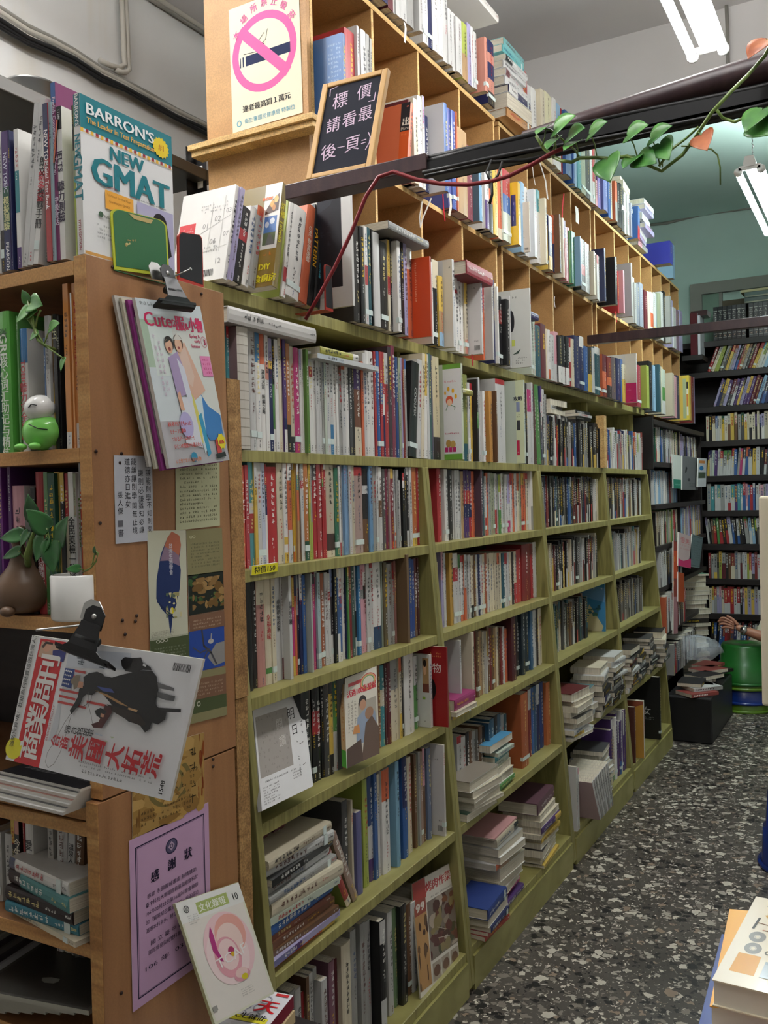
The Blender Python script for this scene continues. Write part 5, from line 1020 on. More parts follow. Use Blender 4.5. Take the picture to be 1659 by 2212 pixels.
# blackboard on the rail
bl, br, tl = ony(662, 390, 1.655), ony(803, 362, 1.655), ony(697, 182, 1.70)
br2 = ony(803, 362, 1.655); tr = ony(842, 150, 1.70)
U = (br2 - bl); V = ((tl - bl) + (tr - br2)) / 2; N = U.cross(V).normalized()
if N.dot(EYE - bl) < 0: N = -N
cb = empty('chalkboard', bl, 'small framed chalkboard with chalk writing leaning on the dark wooden rail', 'chalkboard')
m = MB(); m.prism([bl + U * .07 + V * .04 - N * .006, bl + U * .93 + V * .04 - N * .006, bl + U * .93 + V * .96 - N * .006, bl + U * .07 + V * .96 - N * .006], N * .006, hx('20222c'))
cc = 'cfb8cc'
draw(m, bl, U, V, N, [('r', .08, .05, .92, .95, '20222c'), ('t', '標', .32, .79, .15, {'rot': .1, 'bold': .01}, cc), ('t', '價', .68, .82, .14, {'rot': .1}, cc), ('line', [(.14, .86), (.13, .93), (.26, .95)], .002, cc), ('line', [(.78, .70), (.86, .70), (.86, .78)], .002, cc),
  ('t', '請', .28, .54, .14, {'rot': .1, 'bold': .01}, cc), ('t', '看', .52, .56, .14, {'rot': .12}, cc), ('t', '最', .76, .58, .14, {'rot': .1}, cc), ('t', '後', .28, .26, .15, {'rot': .12, 'bold': .01}, cc), ('t', '一', .47, .28, .08, {}, cc), ('t', '頁', .64, .29, .15, {'rot': .08}, cc), ('line', [(.78, .3), (.84, .305)], .002, cc), ('line', [(.78, .27), (.84, .275)], .002, cc), ('line', [(.86, .37), (.90, .32), (.90, .26), (.86, .2)], .0022, cc)])
part('slate', m, 'matte_paper', cb)
for nm, (a, b, c, d) in (('frame_side', (0, 0, .085, 1)), ('frame_side', (.915, 0, 1, 1)), ('frame_rail', (.085, .95, .915, 1)), ('frame_rail', (.085, 0, .915, .05))):
    m = MB(); m.prism([bl + U * a + V * b - N * .01, bl + U * c + V * b - N * .01, bl + U * c + V * d - N * .01, bl + U * a + V * d - N * .01], N * .014); part(nm, m, 'blond_frame', cb, .002)
# bulldog clips
def clip(loc, ang, M3, label):
    """M3: columns right, up, outward; loc = middle of the jaw"""
    e = empty('bulldog_clip', loc, label, 'clip', 'bulldog clips')
    L_ = Vector(loc)
    def T(a, b, c): return L_ + M3[0] * a + M3[1] * b + M3[2] * c
    w_ = .052
    m = MB(); m.prism([T(-w_, 0, .001), T(w_, 0, .001), T(w_, .004, .008), T(w_ * .96, .010, .014), T(-w_ * .96, .010, .014), T(-w_, .004, .008)], M3[1] * .004)
    m.prism([T(-w_ * .92, .006, .012), T(w_ * .92, .006, .012), T(w_ * .5, .020, .013), T(w_ * .35, .045, .006), T(w_ * .35, .052, .004), T(-w_ * .35, .052, .004), T(-w_ * .35, .045, .006), T(-w_ * .5, .020, .013)], M3[2] * .0015)
    m.tube([T(-w_ * .36, .03, .006), T(w_ * .36, .03, .006)], .006, n=12)
    part('jaw', m, 'black_metal', e)
    m = MB(); pts = [T(-.018, .045, .003), T(-.018, .066, .0), T(-.008, .074, -.001), T(.008, .074, -.001), T(.018, .066, .0), T(.018, .045, .003)]
    m.prism(pts, M3[2] * .0012); part('upper_grip', m, 'black_metal', e)
    m = MB(); o_ = M3[0] * -.016 + M3[2] * -.010; m.prism([p + o_ + M3[1] * .004 for p in pts], M3[2] * .001); part('rear_grip', m, 'steel', e)
    m = MB(); m.tube([T(.0, .060, -.002), T(0, .060, .003)], .004, n=10); part('eyelet', m, 'steel', e)
    return e
# sewing magazine on its clip
SX = -1.012
A, B_, C_, D_ = onx(366, 1012, SX + .012), onx(481, 996, SX - .004), onx(432, 662, SX - .02), onx(272, 640, SX)
bl, br, tl = A, B_, D_ + (A - D_) * 0
br = bl + ((B_ - A) + (C_ - D_)) / 2; tl = bl + ((D_ - A) + (C_ - B_)) / 2
for k, (dx, dy, col, nm) in enumerate(((-.020, .0, 'b9b6ae', 'grey'), (-.012, .0, 'c8c4b0', 'cream'), (-.006, .0, '8a3a7c', 'purple'))):
    off = Vector((-.024 + .007 * k, dx, .003 * (3 - k) - .006))
    sheet('magazine', bl + off, br + off, tl + off, [('r', 0, 0, 1, 1, col), ('r', .04, .1, .9, .9, 'd8d8d0'), ('mott', .05, .1, .9, .85, 12, ['8aa08a', 'a8b0a0', '6a8070'], 'W')], f'{nm} edged magazine clipped behind the sewing magazine', 'magazine', th=.005, edge=col, group='magazines under the upper clip')
UV = [('r', 0, 0, 1, 1, 'cfd8dc'), ('r', .0, .6, .45, .88, 'a9bfa8'), ('r', .1, .55, .5, .85, 'd8e2de'), ('r', .45, .3, 1, .85, 'd9dcd6'), ('r', 0, 0, 1, .28, 'b4b2b6'), ('t', 'やさしい布のソーイング', .34, .975, .02, {'w': .6}, '333333'), ('t', 'Cute', .27, .885, .10, {'w': .40, 'bold': .04}, 'd0205c'), ('t', 'な', .5, .875, .05, {'bold': .05}, 'd0205c'), ('t', '服', .60, .875, .085, {'bold': .05}, 'd0205c'), ('t', '&', .70, .86, .05, {'bold': .05}, 'd0205c'), ('t', '小物', .85, .875, .085, {'w': .22, 'bold': .05}, 'd0205c'),
  ('t', 'Spring &', .80, .80, .025, {'w': .17, 'bold': .03}, 'c02a5c'), ('t', 'early', .83, .77, .025, {'w': .1, 'bold': .03}, 'c02a5c'), ('t', 'Summer', .79, .74, .025, {'w': .15, 'bold': .03}, 'c02a5c'), ('ring', .94, .77, .05, .035, .1, 'c02a5c'), ('t', '3', .95, .77, .045, {'bold': .05}, 'c02a5c'), ('r', .82, .55, .99, .68, 'e486b8'), ('g', .84, .56, .98, .67, 4, .9, 'c02a6c'),
  ('gv', .12, .42, .24, .8, 2, .8, 'c8b0c4'),
  # two women leaning together
  ('p', [(.62, .52), (.80, .36), (.98, .30), (.96, .14), (.72, .14), (.58, .3)], '3f7fc0'), ('p', [(.55, .3), (.62, .52), (.72, .42), (.66, .1), (.6, .06)], 'cfe0e6'), ('p', [(.5, .46), (.56, .5), (.62, .3), (.6, .12), (.53, .2)], 'd8d068'), ('p', [(.60, .3), (.66, .32), (.70, .06), (.64, .04)], '3a9ac0'), ('p', [(.36, .42), (.55, .42), (.58, .1), (.32, .14)], 'd8dbe4'),
  ('p', [(.46, .72), (.60, .76), (.70, .62), (.80, .46), (.60, .40), (.50, .5)], 'd9b09a'), ('p', [(.48, .70), (.60, .73), (.66, .55), (.60, .48), (.52, .52)], 'dcc0b0'), ('p', [(.30, .66), (.46, .70), (.53, .56), (.53, .44), (.33, .42)], 'a895bc'), ('p', [(.43, .66), (.52, .60), (.56, .40), (.48, .38)], 'd4d8e4'), ('p', [(.33, .44), (.38, .46), (.40, .34), (.34, .34)], 'd8a88c'),
  ('e', .355, .745, .068, .046, '2a1c18'), ('e', .345, .73, .055, .044, 'dcae92'), ('p', [(.29, .75), (.36, .79), (.41, .76), (.37, .765), (.31, .75)], '2a1c18'), ('e', .345, .712, .02, .012, '8a3a34'), ('e', .50, .755, .07, .05, '5a3a26'), ('e', .495, .74, .055, .045, 'e0b498'), ('p', [(.43, .77), (.5, .815), (.57, .77)], 'd8d4cc'), ('e', .49, .722, .018, .009, '9a4a44'), ('e', .38, .25, .1, .08, 'b4acd8'),
  ('p', [(.80, .14), (.86, .16), (.88, .06), (.80, .05)], 'c03c40'), ('p', [(.76, .05), (.93, .06), (.94, .03), (.78, .02)], '222222'), ('e', .40, .05, .05, .03, '2a8ab0'),
  ('t', '初心者でもできちゃった!', .27, .26, .027, {'w': .36, 'bold': .03}, 'c8443c'), ('t', 'モチーフに夢中', .22, .215, .027, {'w': .24, 'bold': .03}, 'c8443c'), ('t', 'つけるアームカバー!', .28, .17, .027, {'w': .34, 'bold': .03}, 'c8443c'), ('t', 'ひとつの型紙から着まわし', .34, .125, .027, {'w': .44, 'bold': .03}, 'c8443c'), ('t', 'いま作りたい人気の小物', .3, .035, .025, {'w': .4, 'bold': .03}, 'd07a4c'),
  ('p', [(.90 + (.075 if i % 2 else .06) * math.cos(i * math.pi / 8), .13 + (.055 if i % 2 else .044) * math.sin(i * math.pi / 8)) for i in range(16)], 'e8d828'), ('t', '通販', .90, .125, .025, {'bold': .05}, 'c0282c')]
sheet('magazine', bl, br, tl, UV, 'sewing magazine with two smiling women hanging from a black clip', 'magazine', th=.006, mat='gloss_cover', group='magazines under the upper clip')
Uu = (br - bl).normalized(); Vv = (tl - bl).normalized(); Nn_ = Uu.cross(Vv).normalized()
if Nn_.dot(EYE - bl) < 0: Nn_ = -Nn_
tc_ = onx(372, 668, SX - .005)
clip(tc_ - Vv * .002, 0, (Uu, Nn_.cross(Uu) if (Nn_.cross(Uu)).dot(Vv) > 0 else -Nn_.cross(Uu), Nn_), 'black bulldog clip holding the sewing magazine on a nail')
m = MB(); a = onx(352, 608, -1.05); m.tube([a, a + Vector((.05, .012, .016))], .0014); m.tube([a + Vector((.05, .012, .016)), a + Vector((.051, .0122, .0163))], .003); o = m.build('nail', 'steel', world=True, loc=a); tag(o, 'thin steel nail holding the upper bulldog clip on the plywood', 'nail')
# business magazine hanging crosswise on the second clip
YM = .86
cr = [(12, 1640), (380, 1705), (432, 1438), (75, 1360)]
bl, br, tr, tl = ony(*cr[0], YM), ony(*cr[1], YM - .012), ony(*cr[2], YM), ony(*cr[3], YM + .012)
br = bl + ((br - bl) + (tr - tl)) / 2; tl = bl + ((tl - bl) + (tr - br)) / 2
rt = {'rot': math.pi / 2, 'bold': .05}
def rr(s, a, b, sz, col, w=None, bold=.03): return ('t', s, a, b, sz, {'rot': math.pi / 2, 'bold': bold, **({'w': w} if w else {})}, col)
def MZ(x, y):
    x -= 25; y -= 655; a, b, c, d = 795., 126., 140., -598.; det = a * d - b * c
    return ((x * d - b * y) / det, (a * y - x * c) / det)
def PZ(col, *pts): return ('p', [MZ(*p) for p in pts], col)
def bar_(x0, y0, x1, y1, w_, col): return PZ(col, (x0, y0 - w_), (x1, y1 - w_), (x1, y1 + w_), (x0, y0 + w_))
BZM = [('r', 0, 0, 1, 1, 'e9eaec'), ('r', .0, .0, .045, 1, 'e2e2e0'), ('r', .06, .0, .225, .985, 'cf2028'), ('e', .04, .1, .055, .085, 'e8e028'), PZ('cfd5de', (345, 130), (640, 160), (620, 235), (330, 215)), PZ('d2d6dc', (250, 560), (330, 250), (300, 500), (270, 560)), PZ('c9a68c', (205, 88), (340, 118), (315, 190), (185, 160)), ('e', *MZ(232, 114), .028, .042, 'd8a488'), PZ('3a2a24', (205, 112), (225, 90), (262, 98), (262, 108), (230, 102), (212, 122)), PZ('2c3480', (262, 135), (335, 128), (318, 190), (262, 178))]
for i, ch in enumerate('商業周刊'): BZM.append(('t', ch, *MZ(*((155, 582), (187, 458), (216, 335), (243, 222))[i]), .20, {'rot': math.pi / 2 - .02, 'bold': .045}, 'ece8e4'))
BZM += [('t', '強勢投資VR！軟銀為何壓寶這個台灣人？', .022, .56, .042, {'rot': math.pi / 2, 'w': .52}, '2a2a2a'), ('t', 'BUSINESS WEEKLY', .238, .36, .024, {'rot': math.pi / 2, 'w': .16}, 'b02830'), ('gv', .30, .80, .50, .93, 3, .8, '55606a'),
  PZ('2c4488', (330, 218), (378, 226), (360, 314), (312, 300))] + [bar_(*q, 5.5, 'cc4a48') for q in ((378, 232, 430, 242), (372, 258, 392, 262), (305, 318, 405, 337), (302, 346, 385, 364), (297, 374, 436, 402), (440, 374, 532, 392))] + [('e', *MZ(336 - 4 * (i // 4) + 9 * (i % 4), 230 + 19 * (i // 4) + 2 * (i % 4)), .0045, .007, 'e8e8e8') for i in range(16)] + [
  PZ('6a6a6c', (750, 285), (835, 315), (835, 328), (755, 312)), PZ('58585a', (755, 328), (840, 350), (835, 370), (800, 366), (755, 350)), PZ('2a2a2c', (770, 398), (865, 404), (865, 418), (780, 416)),
  PZ('141417', (512, 256), (560, 266), (600, 255), (650, 245), (700, 236), (740, 240), (760, 265), (768, 320), (755, 380), (778, 408), (806, 414), (800, 448), (770, 470), (742, 462), (735, 490), (714, 506), (690, 474), (640, 460), (590, 420), (556, 380), (520, 340), (492, 322)),
  PZ('16161a', (425, 262), (450, 244), (490, 238), (520, 250), (530, 280), (500, 320), (470, 344), (440, 340), (425, 352), (412, 385), (386, 414), (370, 432), (362, 414), (380, 388), (400, 352), (406, 315), (430, 300)),
  PZ('1c1a1c', (600, 190), (618, 176), (650, 182), (690, 180), (698, 202), (733, 224), (738, 238), (700, 234), (660, 246), (622, 238), (604, 215)), PZ('e2e2e2', (700, 206), (715, 214), (712, 222), (698, 216)), PZ('2c221c', (540, 384), (600, 400), (690, 430), (720, 470), (700, 480), (620, 445), (560, 412)),
  PZ('b08858', (482, 322), (540, 340), (600, 372), (640, 396), (600, 384), (540, 352)), PZ('c8a070', (640, 398), (682, 410), (676, 418), (636, 406)), PZ('4858a0', (492, 304), (560, 316), (575, 334), (520, 326)),
  PZ('d8a084', (400, 278), (426, 284), (424, 312), (398, 308)), PZ('8a7c6c', (366, 270), (392, 250), (412, 254), (406, 278), (396, 312), (380, 318), (378, 296), (364, 286)), PZ('4a1a1c', (532, 388), (560, 396), (566, 420), (545, 455), (520, 492), (480, 490), (470, 474), (505, 462), (520, 425)), PZ('17171a', (484, 414), (512, 400), (542, 418), (530, 430), (514, 448), (494, 436)), PZ('c89478', (514, 424), (532, 430), (526, 444), (512, 440)),
  ('line', [MZ(*q) for q in ((368, 430), (340, 470), (300, 545), (258, 610), (248, 655), (262, 682), (292, 662), (322, 608), (346, 530), (372, 436))], .0007, '666666'), ('line', [MZ(*q) for q in ((455, 330), (452, 380), (470, 440), (478, 478))], .0007, '555555'), ('line', [MZ(*q) for q in ((380, 402), (430, 396), (465, 370), (470, 345))], .0007, '444444'), ('mott', .52, .22, .64, .36, 8, ['c2ceb0', 'c4d0da', 'd8cec0'], 'W')]
for ch, x_, y_, s_ in (('台', 297, 552, .085), ('商', 342, 562, .085), ('美', 408, 580, .155), ('國', 495, 592, .155), ('大', 580, 612, .155), ('拓', 662, 632, .155), ('荒', 746, 640, .155)): BZM.append(('t', ch, *MZ(x_, y_), s_, {'rot': math.pi / 2 - .08, 'bold': .05}, 'c0202c'))
for ch, x_ in zip('郭台銘領軍', (358, 388, 418, 448, 472)): BZM.append(('t', ch, *MZ(x_, 500 + (x_ - 350) * .12), .055, {'rot': math.pi / 2 - .08, 'bold': .02}, '222222'))
BZM += [('g', .47, .09, .90, .145, 2, .7, '777777'), ('g', .50, .045, .74, .085, 1, 1, '333333'), ('bar', .87, .90, .96, .955, '222222'), ('t', '1548', .955, .09, .045, {'rot': math.pi / 2, 'bold': .03}, '222222')]
sheet('magazine', bl, br, tl, BZM, 'business weekly magazine hanging sideways, its red banner at left, from a clip', 'magazine', th=.004, mat='gloss_cover')
Uu = (br - bl).normalized(); Vv = (tl - bl).normalized(); Nn_ = Uu.cross(Vv).normalized()
if Nn_.dot(EYE - bl) < 0: Nn_ = -Nn_
ct = ony(196, 1420, YM - .003); ux = (ony(276, 1442, YM) - ony(105, 1378, YM)).normalized(); uy = Nn_.cross(ux)
if uy.z < 0: uy = -uy
clip(ct - uy * .004 + Nn_ * .004, 0, (ux, uy, Nn_), 'black bulldog clip holding the business magazine sideways')
m = MB(); a = ony(221, 1345, .97); m.tube([a, Vector((a.x, YM - .01, a.z + .006))], .0016); o = m.build('nail', 'steel', world=True, loc=a); tag(o, 'steel nail in the shelf front carrying the lower clip', 'nail')
# culture monthly leaning low at the panel
bl, br, tr, tl = [onx(a, b, c) for a, b, c in ((465, 2215, -.985), (602, 2140, -.985), (510, 1908, -1.035), (384, 1950, -1.035))]
br = bl + ((br - bl) + (tr - tl)) / 2; tl = bl + ((tl - bl) + (tr - br)) / 2
TC = [('r', 0, 0, 1, 1, 'dedec8'), ('r', .03, .02, .97, .98, 'e6e0d8'), ('r', 0, .83, 1, 1, 'e8e8e4'), ('r', .27, .86, .76, .955, 'a8b868'), ('t', '文化報報', .5, .905, .062, {'w': .42, 'bold': .03}, 'eef0e4'), ('t', '10', .88, .90, .07, {'bold': .02}, '333333'), ('ring', .12, .93, .04, .03, .25, '333333'), ('t', '藝', .12, .93, .03, {}, '333333'), ('g', .1, .80, .25, .88, 5, .9, '8a8a88'),
  ('e', .55, .52, .38, .30, 'ecc8cc'), ('e', .5, .47, .32, .25, 'f0d8d8'), ('e', .62, .62, .24, .17, 'e8a89c'), ('e', .58, .57, .2, .15, 'f0d4cc'), ('e', .48, .45, .2, .17, 'e3a0ac'), ('e', .5, .47, .15, .13, 'efd2d0'), ('p', [(.36, .74), (.30, .66), (.29, .54), (.36, .44), (.40, .43), (.36, .54), (.37, .66)], 'b0307c'), ('e', .60, .27, .13, .05, 'd89aa8'), ('e', .60, .29, .1, .04, 'e8c8c4'), ('e', .63, .25, .05, .025, 'd8c828'), ('e', .55, .49, .05, .035, 'b03a6c'), ('e', .56, .46, .03, .02, 'd8b028'),
  ('t', 'TCAF', .53, .45, .10, {'w': .5, 'rot': .12}, 'f4eeec'), ('g', .5, .10, .7, .17, 4, .8, '8a8a84'), ('r', .03, .1, .1, .14, '9a9a94')]
o = sheet('magazine', bl, br, tl, TC, 'culture monthly magazine with pink petal cover leaning below the pink certificate', 'magazine', th=.006, mat='gloss_cover', edge='c8cc9c')
# hanging magazine in the nearest bookcase: reading cover board
bl, br, tr, tl = [onx(a, b, c) for a, b, c in ((566, 1752, -1.145), (674, 1697, -1.145), (652, 1488, -1.235), (543, 1520, -1.235))]
br = bl + ((br - bl) + (tr - tl)) / 2; tl = bl + ((tl - bl) + (tr - br)) / 2
RD = [('r', 0, 0, 1, 1, 'dddddd'), ('r', .03, .28, .66, .86, 'a09a94'), ('g', .03, .3, .66, .85, 12, .35, '8a847e'), ('t', '明', .72, .78, .11, {'bold': 0}, '222222'), ('t', '日', .76, .61, .10, {}, '222222'), ('t', '閱', .47, .72, .10, {}, 'c8c4c0'), ('t', '讀', .50, .55, .10, {}, 'c8c4c0'), ('gv', .88, .5, .93, .8, 1, .8, '444444'), ('gv', .76, .15, .8, .5, 1, .3, '444444'), ('g', .1, .22, .7, .25, 1, .8, '555555'), ('g', .62, .14, .8, .22, 3, .9, '555555'), ('g', .05, .03, .35, .2, 7, .7, '555555'), ('line', [(.82, .88), (.88, .88)], .001, '333333'), ('line', [(.82, .45), (.9, .46)], .001, '333333'), ('line', [(.84, .24), (.9, .25)], .001, '333333')]
sheet('magazine', bl, br, tl, RD, 'white and grey book cover leaning face out, left end of the fourth olive shelf', 'book', th=.012, edge='cfcfcc')
# grandpa book face out
Y1 = 1.93
def faceout(px4, xs, items, label, th=.012, spine=None, nm='paperback_book', mat='gloss_cover', edge='c9c2b0', cat='book'):
    P = [onx(a, b, x) for (a, b), x in zip(px4, xs)]; bl, br, tr, tl = P
    br = bl + ((br - bl) + (tr - tl)) / 2; tl = bl + ((tl - bl) + (tr - br)) / 2
    return sheet(nm, bl, br, tl, items, label, cat, th=th, mat=mat, edge=edge)
e = faceout([(749, 1660), (822, 1620), (812, 1442), (746, 1462)], (-1.17, -1.13, -1.17, -1.21), ARTS['live100'], 'white book about living to a hundred, an old man on its cover, standing face out', th=.02, edge='d0b080')
a_, b_, c_ = onx(739, 1655, -1.185), onx(749, 1660, -1.169), onx(733, 1475, -1.222)
sheet('spine', a_, b_, c_, [('r', 0, 0, 1, 1, 'd6b88c'), ('r', 0, 0, 1, .2, '5cae48'), ('gv', .2, .3, .8, .95, 1, .9, 'c8784a')], None, None, th=.002, parent=e)
BQ = [('r', 0, 0, 1, 1, 'c9c2b4'), ('r', 0, 0, 1, 1, 'd8d2c6'), ('r', 0, .82, .3, 1, 'a84038'), ('t', '烤肉作菜', .62, .90, .085, {'w': .64, 'bold': .05}, 'b82a2c'), ('t', '99', .14, .77, .08, {'w': .2, 'bold': .06}, 'd8d0c4'), ('r', .0, .70, .28, .83, '9a4a3c'), ('t', '99', .14, .76, .08, {'w': .2, 'bold': .06}, 'e0d8cc'), ('g', .36, .78, .95, .81, 1, .9, '555555'),
  ('r', 0, .05, .28, .70, 'b88c58'), ('r', .30, .24, 1, .77, '7c7066'), ('mott', .30, .24, 1, .77, 46, ['5a2a28', '6a3a30', '8a7a50', '4a4a30', '9a8a78', 'b0a090', '7a4a2c', '503028'], 'W'), ('mott', .0, .05, .28, .70, 10, ['4a2a1c', '5c3a24', '6a4a2c'], 'W')] + [('r', .32 + .23 * i, .05, .52 + .23 * i, .21, 'a89c8c') for i in range(3)] + [('e', .42 + .23 * i, .13, .08, .05, '6c4a38') for i in range(3)] + [('line', [(.5, .5), (.75, .42)], .0012, 'c8c0b4'), ('line', [(.5, .4), (.8, .35)], .0012, 'c8c0b4')]
faceout([(909, 2157), (995, 2090), (974, 1862), (891, 1911)], (-1.12, -1.12, -1.16, -1.16), BQ, 'barbecue cookery magazine with food photos leaning face out in the lowest olive shelf', th=.004, nm='magazine', cat='magazine')
# ---------------------------------------------------------------- piles lying on the shelves
rn = lambda s: random.Random(s)
def pile(px, py, z, items, where, ang=0, **k):
    """px,py = pixel of the pile's lower front corner on height z"""
    c = onz(px, py, z); return stack(c.x, c.y, z, ang, items, where, **k)
# bay 1, fifth shelf: flat pile at left
x0 = gx(ZG[4])
stack(x0 - .02, 1.66, ZG[4] + .0005, 0, 'O.8Y:14:s #7a7ab0.3P.4V:14:s n:13:s #7a4a30:15:s #8a4428:14:s #2468b8:26:s l:16:s C:32:s G:17:s G.6w:20:s K.5D:16:s w:24:s e:20:s', 'left pile, fifth shelf, nearest bookcase', L=.26, turn=0, jit=.012)
for k, (yy, an, b, t_) in enumerate(((1.84, 28, '#b04038.9C', .022), (1.872, 26, '#a88a78', .024))):
    a = math.radians(-an); Rm = AISLE @ Matrix.Rotation(a, 3, 'Y')
    add_book((x0 - .03, yy + .02, ZG[4] + .001), Rm, t_, .215, .15, band_parse(b), row='beside the fifth shelf pile', n=k + 1, label=('red and cream book leaning on the pile of the fifth olive shelf', 'pinkish brown book leaning behind the red and cream one')[k], side='#8aa040'.lstrip('#') if k == 0 else None or 'a88a78')
for k, (b, z, dy) in enumerate((('M.9k', .70, .0), ('n', .745, -.03), ('#6a3030', .725, .05))):
    a = math.radians(62); Rm = AISLE @ Matrix.Rotation(a, 3, 'Y')
    add_book((x0 - .10, 1.54 + dy, ZG[4] + .175 + .03 * k), Rm, .02, .30, .14, band_parse(b), row='slanted books over the pile', n=k + 1, label=('dark red long volume slanting above the fifth shelf pile', 'brown long volume slanting above the fifth shelf pile', 'rusty red long volume slanting above the fifth shelf pile')[k])
# flat ones on the top row of bay 1
zt = 1.862
flat((-1.19, 1.66, 1.868), 0, .33, .034, .2, [(1, 'd0cdc8')], 'top row', 1, label='long white volume lying across the tall books under the ledge, spine outward', name='hardcover_book')
flat((-1.195, 1.985, 1.834), 0, .30, .012, .15, [(.4, 'c8d4dc'), (1, 'd4d8d8')], 'top row', 2, label='thin pale plastic wrapped book lying across the white spines, lowest')
flat((-1.195, 1.94, 1.8465), 0, .18, .018, .13, [(.85, 'b8b428'), (1, 'W')], 'top row', 3, label='lime yellow book lying on the thin pale book under the ledge')
flat((-1.20, 2.70, 1.822), 0, .17, .018, .12, [(.3, '3a7ab0'), (1, 'a8a438')], 'top row', 4, label='olive yellow book lying on the standing books beside the kids cover')
# C ledge extras: red volume lying across
flat((-1.17, 2.80, 2.205), 0, .22, .045, .26, [(1, '981c30')], 'ledge', 1, turn=False, label='red volume lying on top of white books on the ledge', hard=True)
flat((-1.19, 2.33, 2.235), 0, .25, .022, .2, [(1, '8f8f8c')], 'ledge', 1, label='grey plastic wrapped volume lying on the black spines of the ledge')
flat((-1.20, 3.36, 2.175), 0, .2, .026, .16, [(1, '3a2f68')], 'ledge', 2, label='dark violet volume lying beyond the white face-out book on the ledge')
# second olive bookcase piles
stack(gx(.81) + .01, 2.56, ZG[3] + .0005, .05, 'Y:12:s C:14:t #a82470:34:s', 'small pile, fourth shelf, second bookcase', L=.16, d=.12)
stack(gx(.49) + .02, 2.62, ZG[4] + .0005, -.1, 'E.6Y:24:t C:12:t C:20:t C:14:t C:22:t #9c9080:34:t', 'left pile, fifth shelf, second bookcase', L=.2, d=.145, jit=.01)
flat((gx(.49) - .02, 2.86, ZG[4] + .1435), .0, .20, .024, .15, [(1, '3f9ccc')], 'x', 1, turn=True, label='sky blue book lying on top of the grey piles, second olive bookcase')
stack(gx(.49) - .02, 2.88, ZG[4] + .0005, .05, 'T:10:s g:14:s C:30:t C:24:t l:22:s T:18:s l:14:s', 'right pile, fifth shelf, second bookcase', L=.15, d=.13)
zb = ZG[5] + .0005
zz = stack(gx(.13) + .035, 2.60, zb, .0, '#b02a20:14:s R:12:s N:18:s C:26:t #24408a:34:s', 'low pile under blue book, second bookcase', L=.17, d=.13, jit=.006)
zz = stack(gx(.13) - .0, 2.80, zb, .0, 'P:20:s m:22:s C.9b:26:t C:34:t C:44:t O.5W:20:s W:24:t g.4G:26:t e.8K:28:s #d89a98:6:s', 'leaning pile under pink cover, second bookcase', L=.21, d=.15, jit=.016)
stack(gx(.13) - .0, 3.20, zb, .05, 'Y:12:s k:30:t k:28:t C:20:t Y:20:s C:18:t P.7Y:24:s C:22:t C:22:t #6a4450:44:s', 'pile with plum top, second bookcase', L=.22, d=.15, jit=.012)
# third bookcase: piles over the low shelves
z4 = ZG[4] + .0005
stack(gx(.49) + .04, 3.60, z4, -.1, 'W:12:t Y.5W:14:s w:20:s W:26:t D:22:t C:22:t C:24:t C:18:t #6a2020:34:t', 'first pile, third bookcase', L=.19, d=.14, jit=.012)
stack(gx(.49) - .0, 3.80, z4, .0, 'N:26:s K.5w:26:s W:24:t K:20:s C:24:t #4a7c80:34:t', 'second pile, third bookcase', L=.2, d=.14)
stack(gx(.49) + .02, 4.03, z4, .1, 'D:26:t k:24:s W:14:s N:26:s K:26:s D:26:s G:22:t w:22:s C:30:t', 'third pile, third bookcase', L=.2, d=.14)
stack(gx(.49) + .02, 4.26, z4, .0, 'K:22:s w.5K:22:s K:22:s G:26:s K:26:s w:18:s K:22:s w:20:t w:26:s w:22:t', 'fourth pile, third bookcase', L=.2, d=.14, seed=3)
stack(gx(.49) + .02, 4.55, z4, .05, 'w:22:s D:20:s M.6K:22:s k:22:s w:22:s k:24:s r:20:s D:20:s C:14:t k:26:t', 'first pile, farthest bookcase', L=.2, d=.14)
stack(gx(.49) + .0, 4.80, z4, .05, 'K:24:s D:24:s K:24:s w:14:s D:24:s K:24:s K.6Y:20:s', 'second pile, farthest bookcase', L=.2, d=.14)
stack(gx(.49) + .0, 5.05, z4, .05, 'K:24:s D:24:s K:24:s w:14:s D:24:s K:24:s j:20:s K:20:s D:18:s', 'third pile, farthest bookcase', L=.2, d=.14)
stack(gx(.49) + .02, 5.28, z4, .1, 'K:22:s D:22:s w:16:s K:22:s K:22:s w:8:s G:20:s C:24:t #20202c:40:t', 'fourth pile, farthest bookcase', L=.21, d=.16)
# low shelf of the third bookcase: slanted white paperbacks, pile, standing ones
for k in range(8):
    a = math.radians(-30 + 1.4 * k); Rm = AISLE @ Matrix.Rotation(a, 3, 'Y')
    add_book((gx(.13) + .06, 3.66 + .027 * k, ZG[5] + .001), Rm, .019, .215, .15, band_parse('w.7G' if k % 2 else 'W.3w'), row='slanted row, low third bookcase', n=k + 1, side='D0B0B4' if k == 0 else None or 'd4d2cc')
add_book((gx(.13) + .01, 3.50, ZG[5]), AISLE, .014, .26, .16, [(1, 'w')], row='the third bookcase low shelf', n=1); add_book((gx(.13) + .01, 3.52, ZG[5]), AISLE, .014, .25, .16, [(.1, 'p'), (1, 'w')], row='the third bookcase low shelf', n=2)
stack(gx(.13) + .0, 3.98, zb, .0, 'w:16:t C:16:t w:18:t w:16:s w:18:t w:16:t w:20:t G:20:t w:14:t w:18:t w:26:t D:20:t', 'low white pile, third bookcase', L=.17, d=.13)
gen(4.12, 4.42, zb, gx(.13) - .02, 'bottom shelf of ' + N3, 'w C.9g P w.4P W n', h=(.24, .31), t=(.022, .034))
add_book((gx(.13) - .0, 4.50, zb), AISLE, .02, .28, .2, [(1, '5a2c24')], row='bottom shelf of ' + N4, n=1)
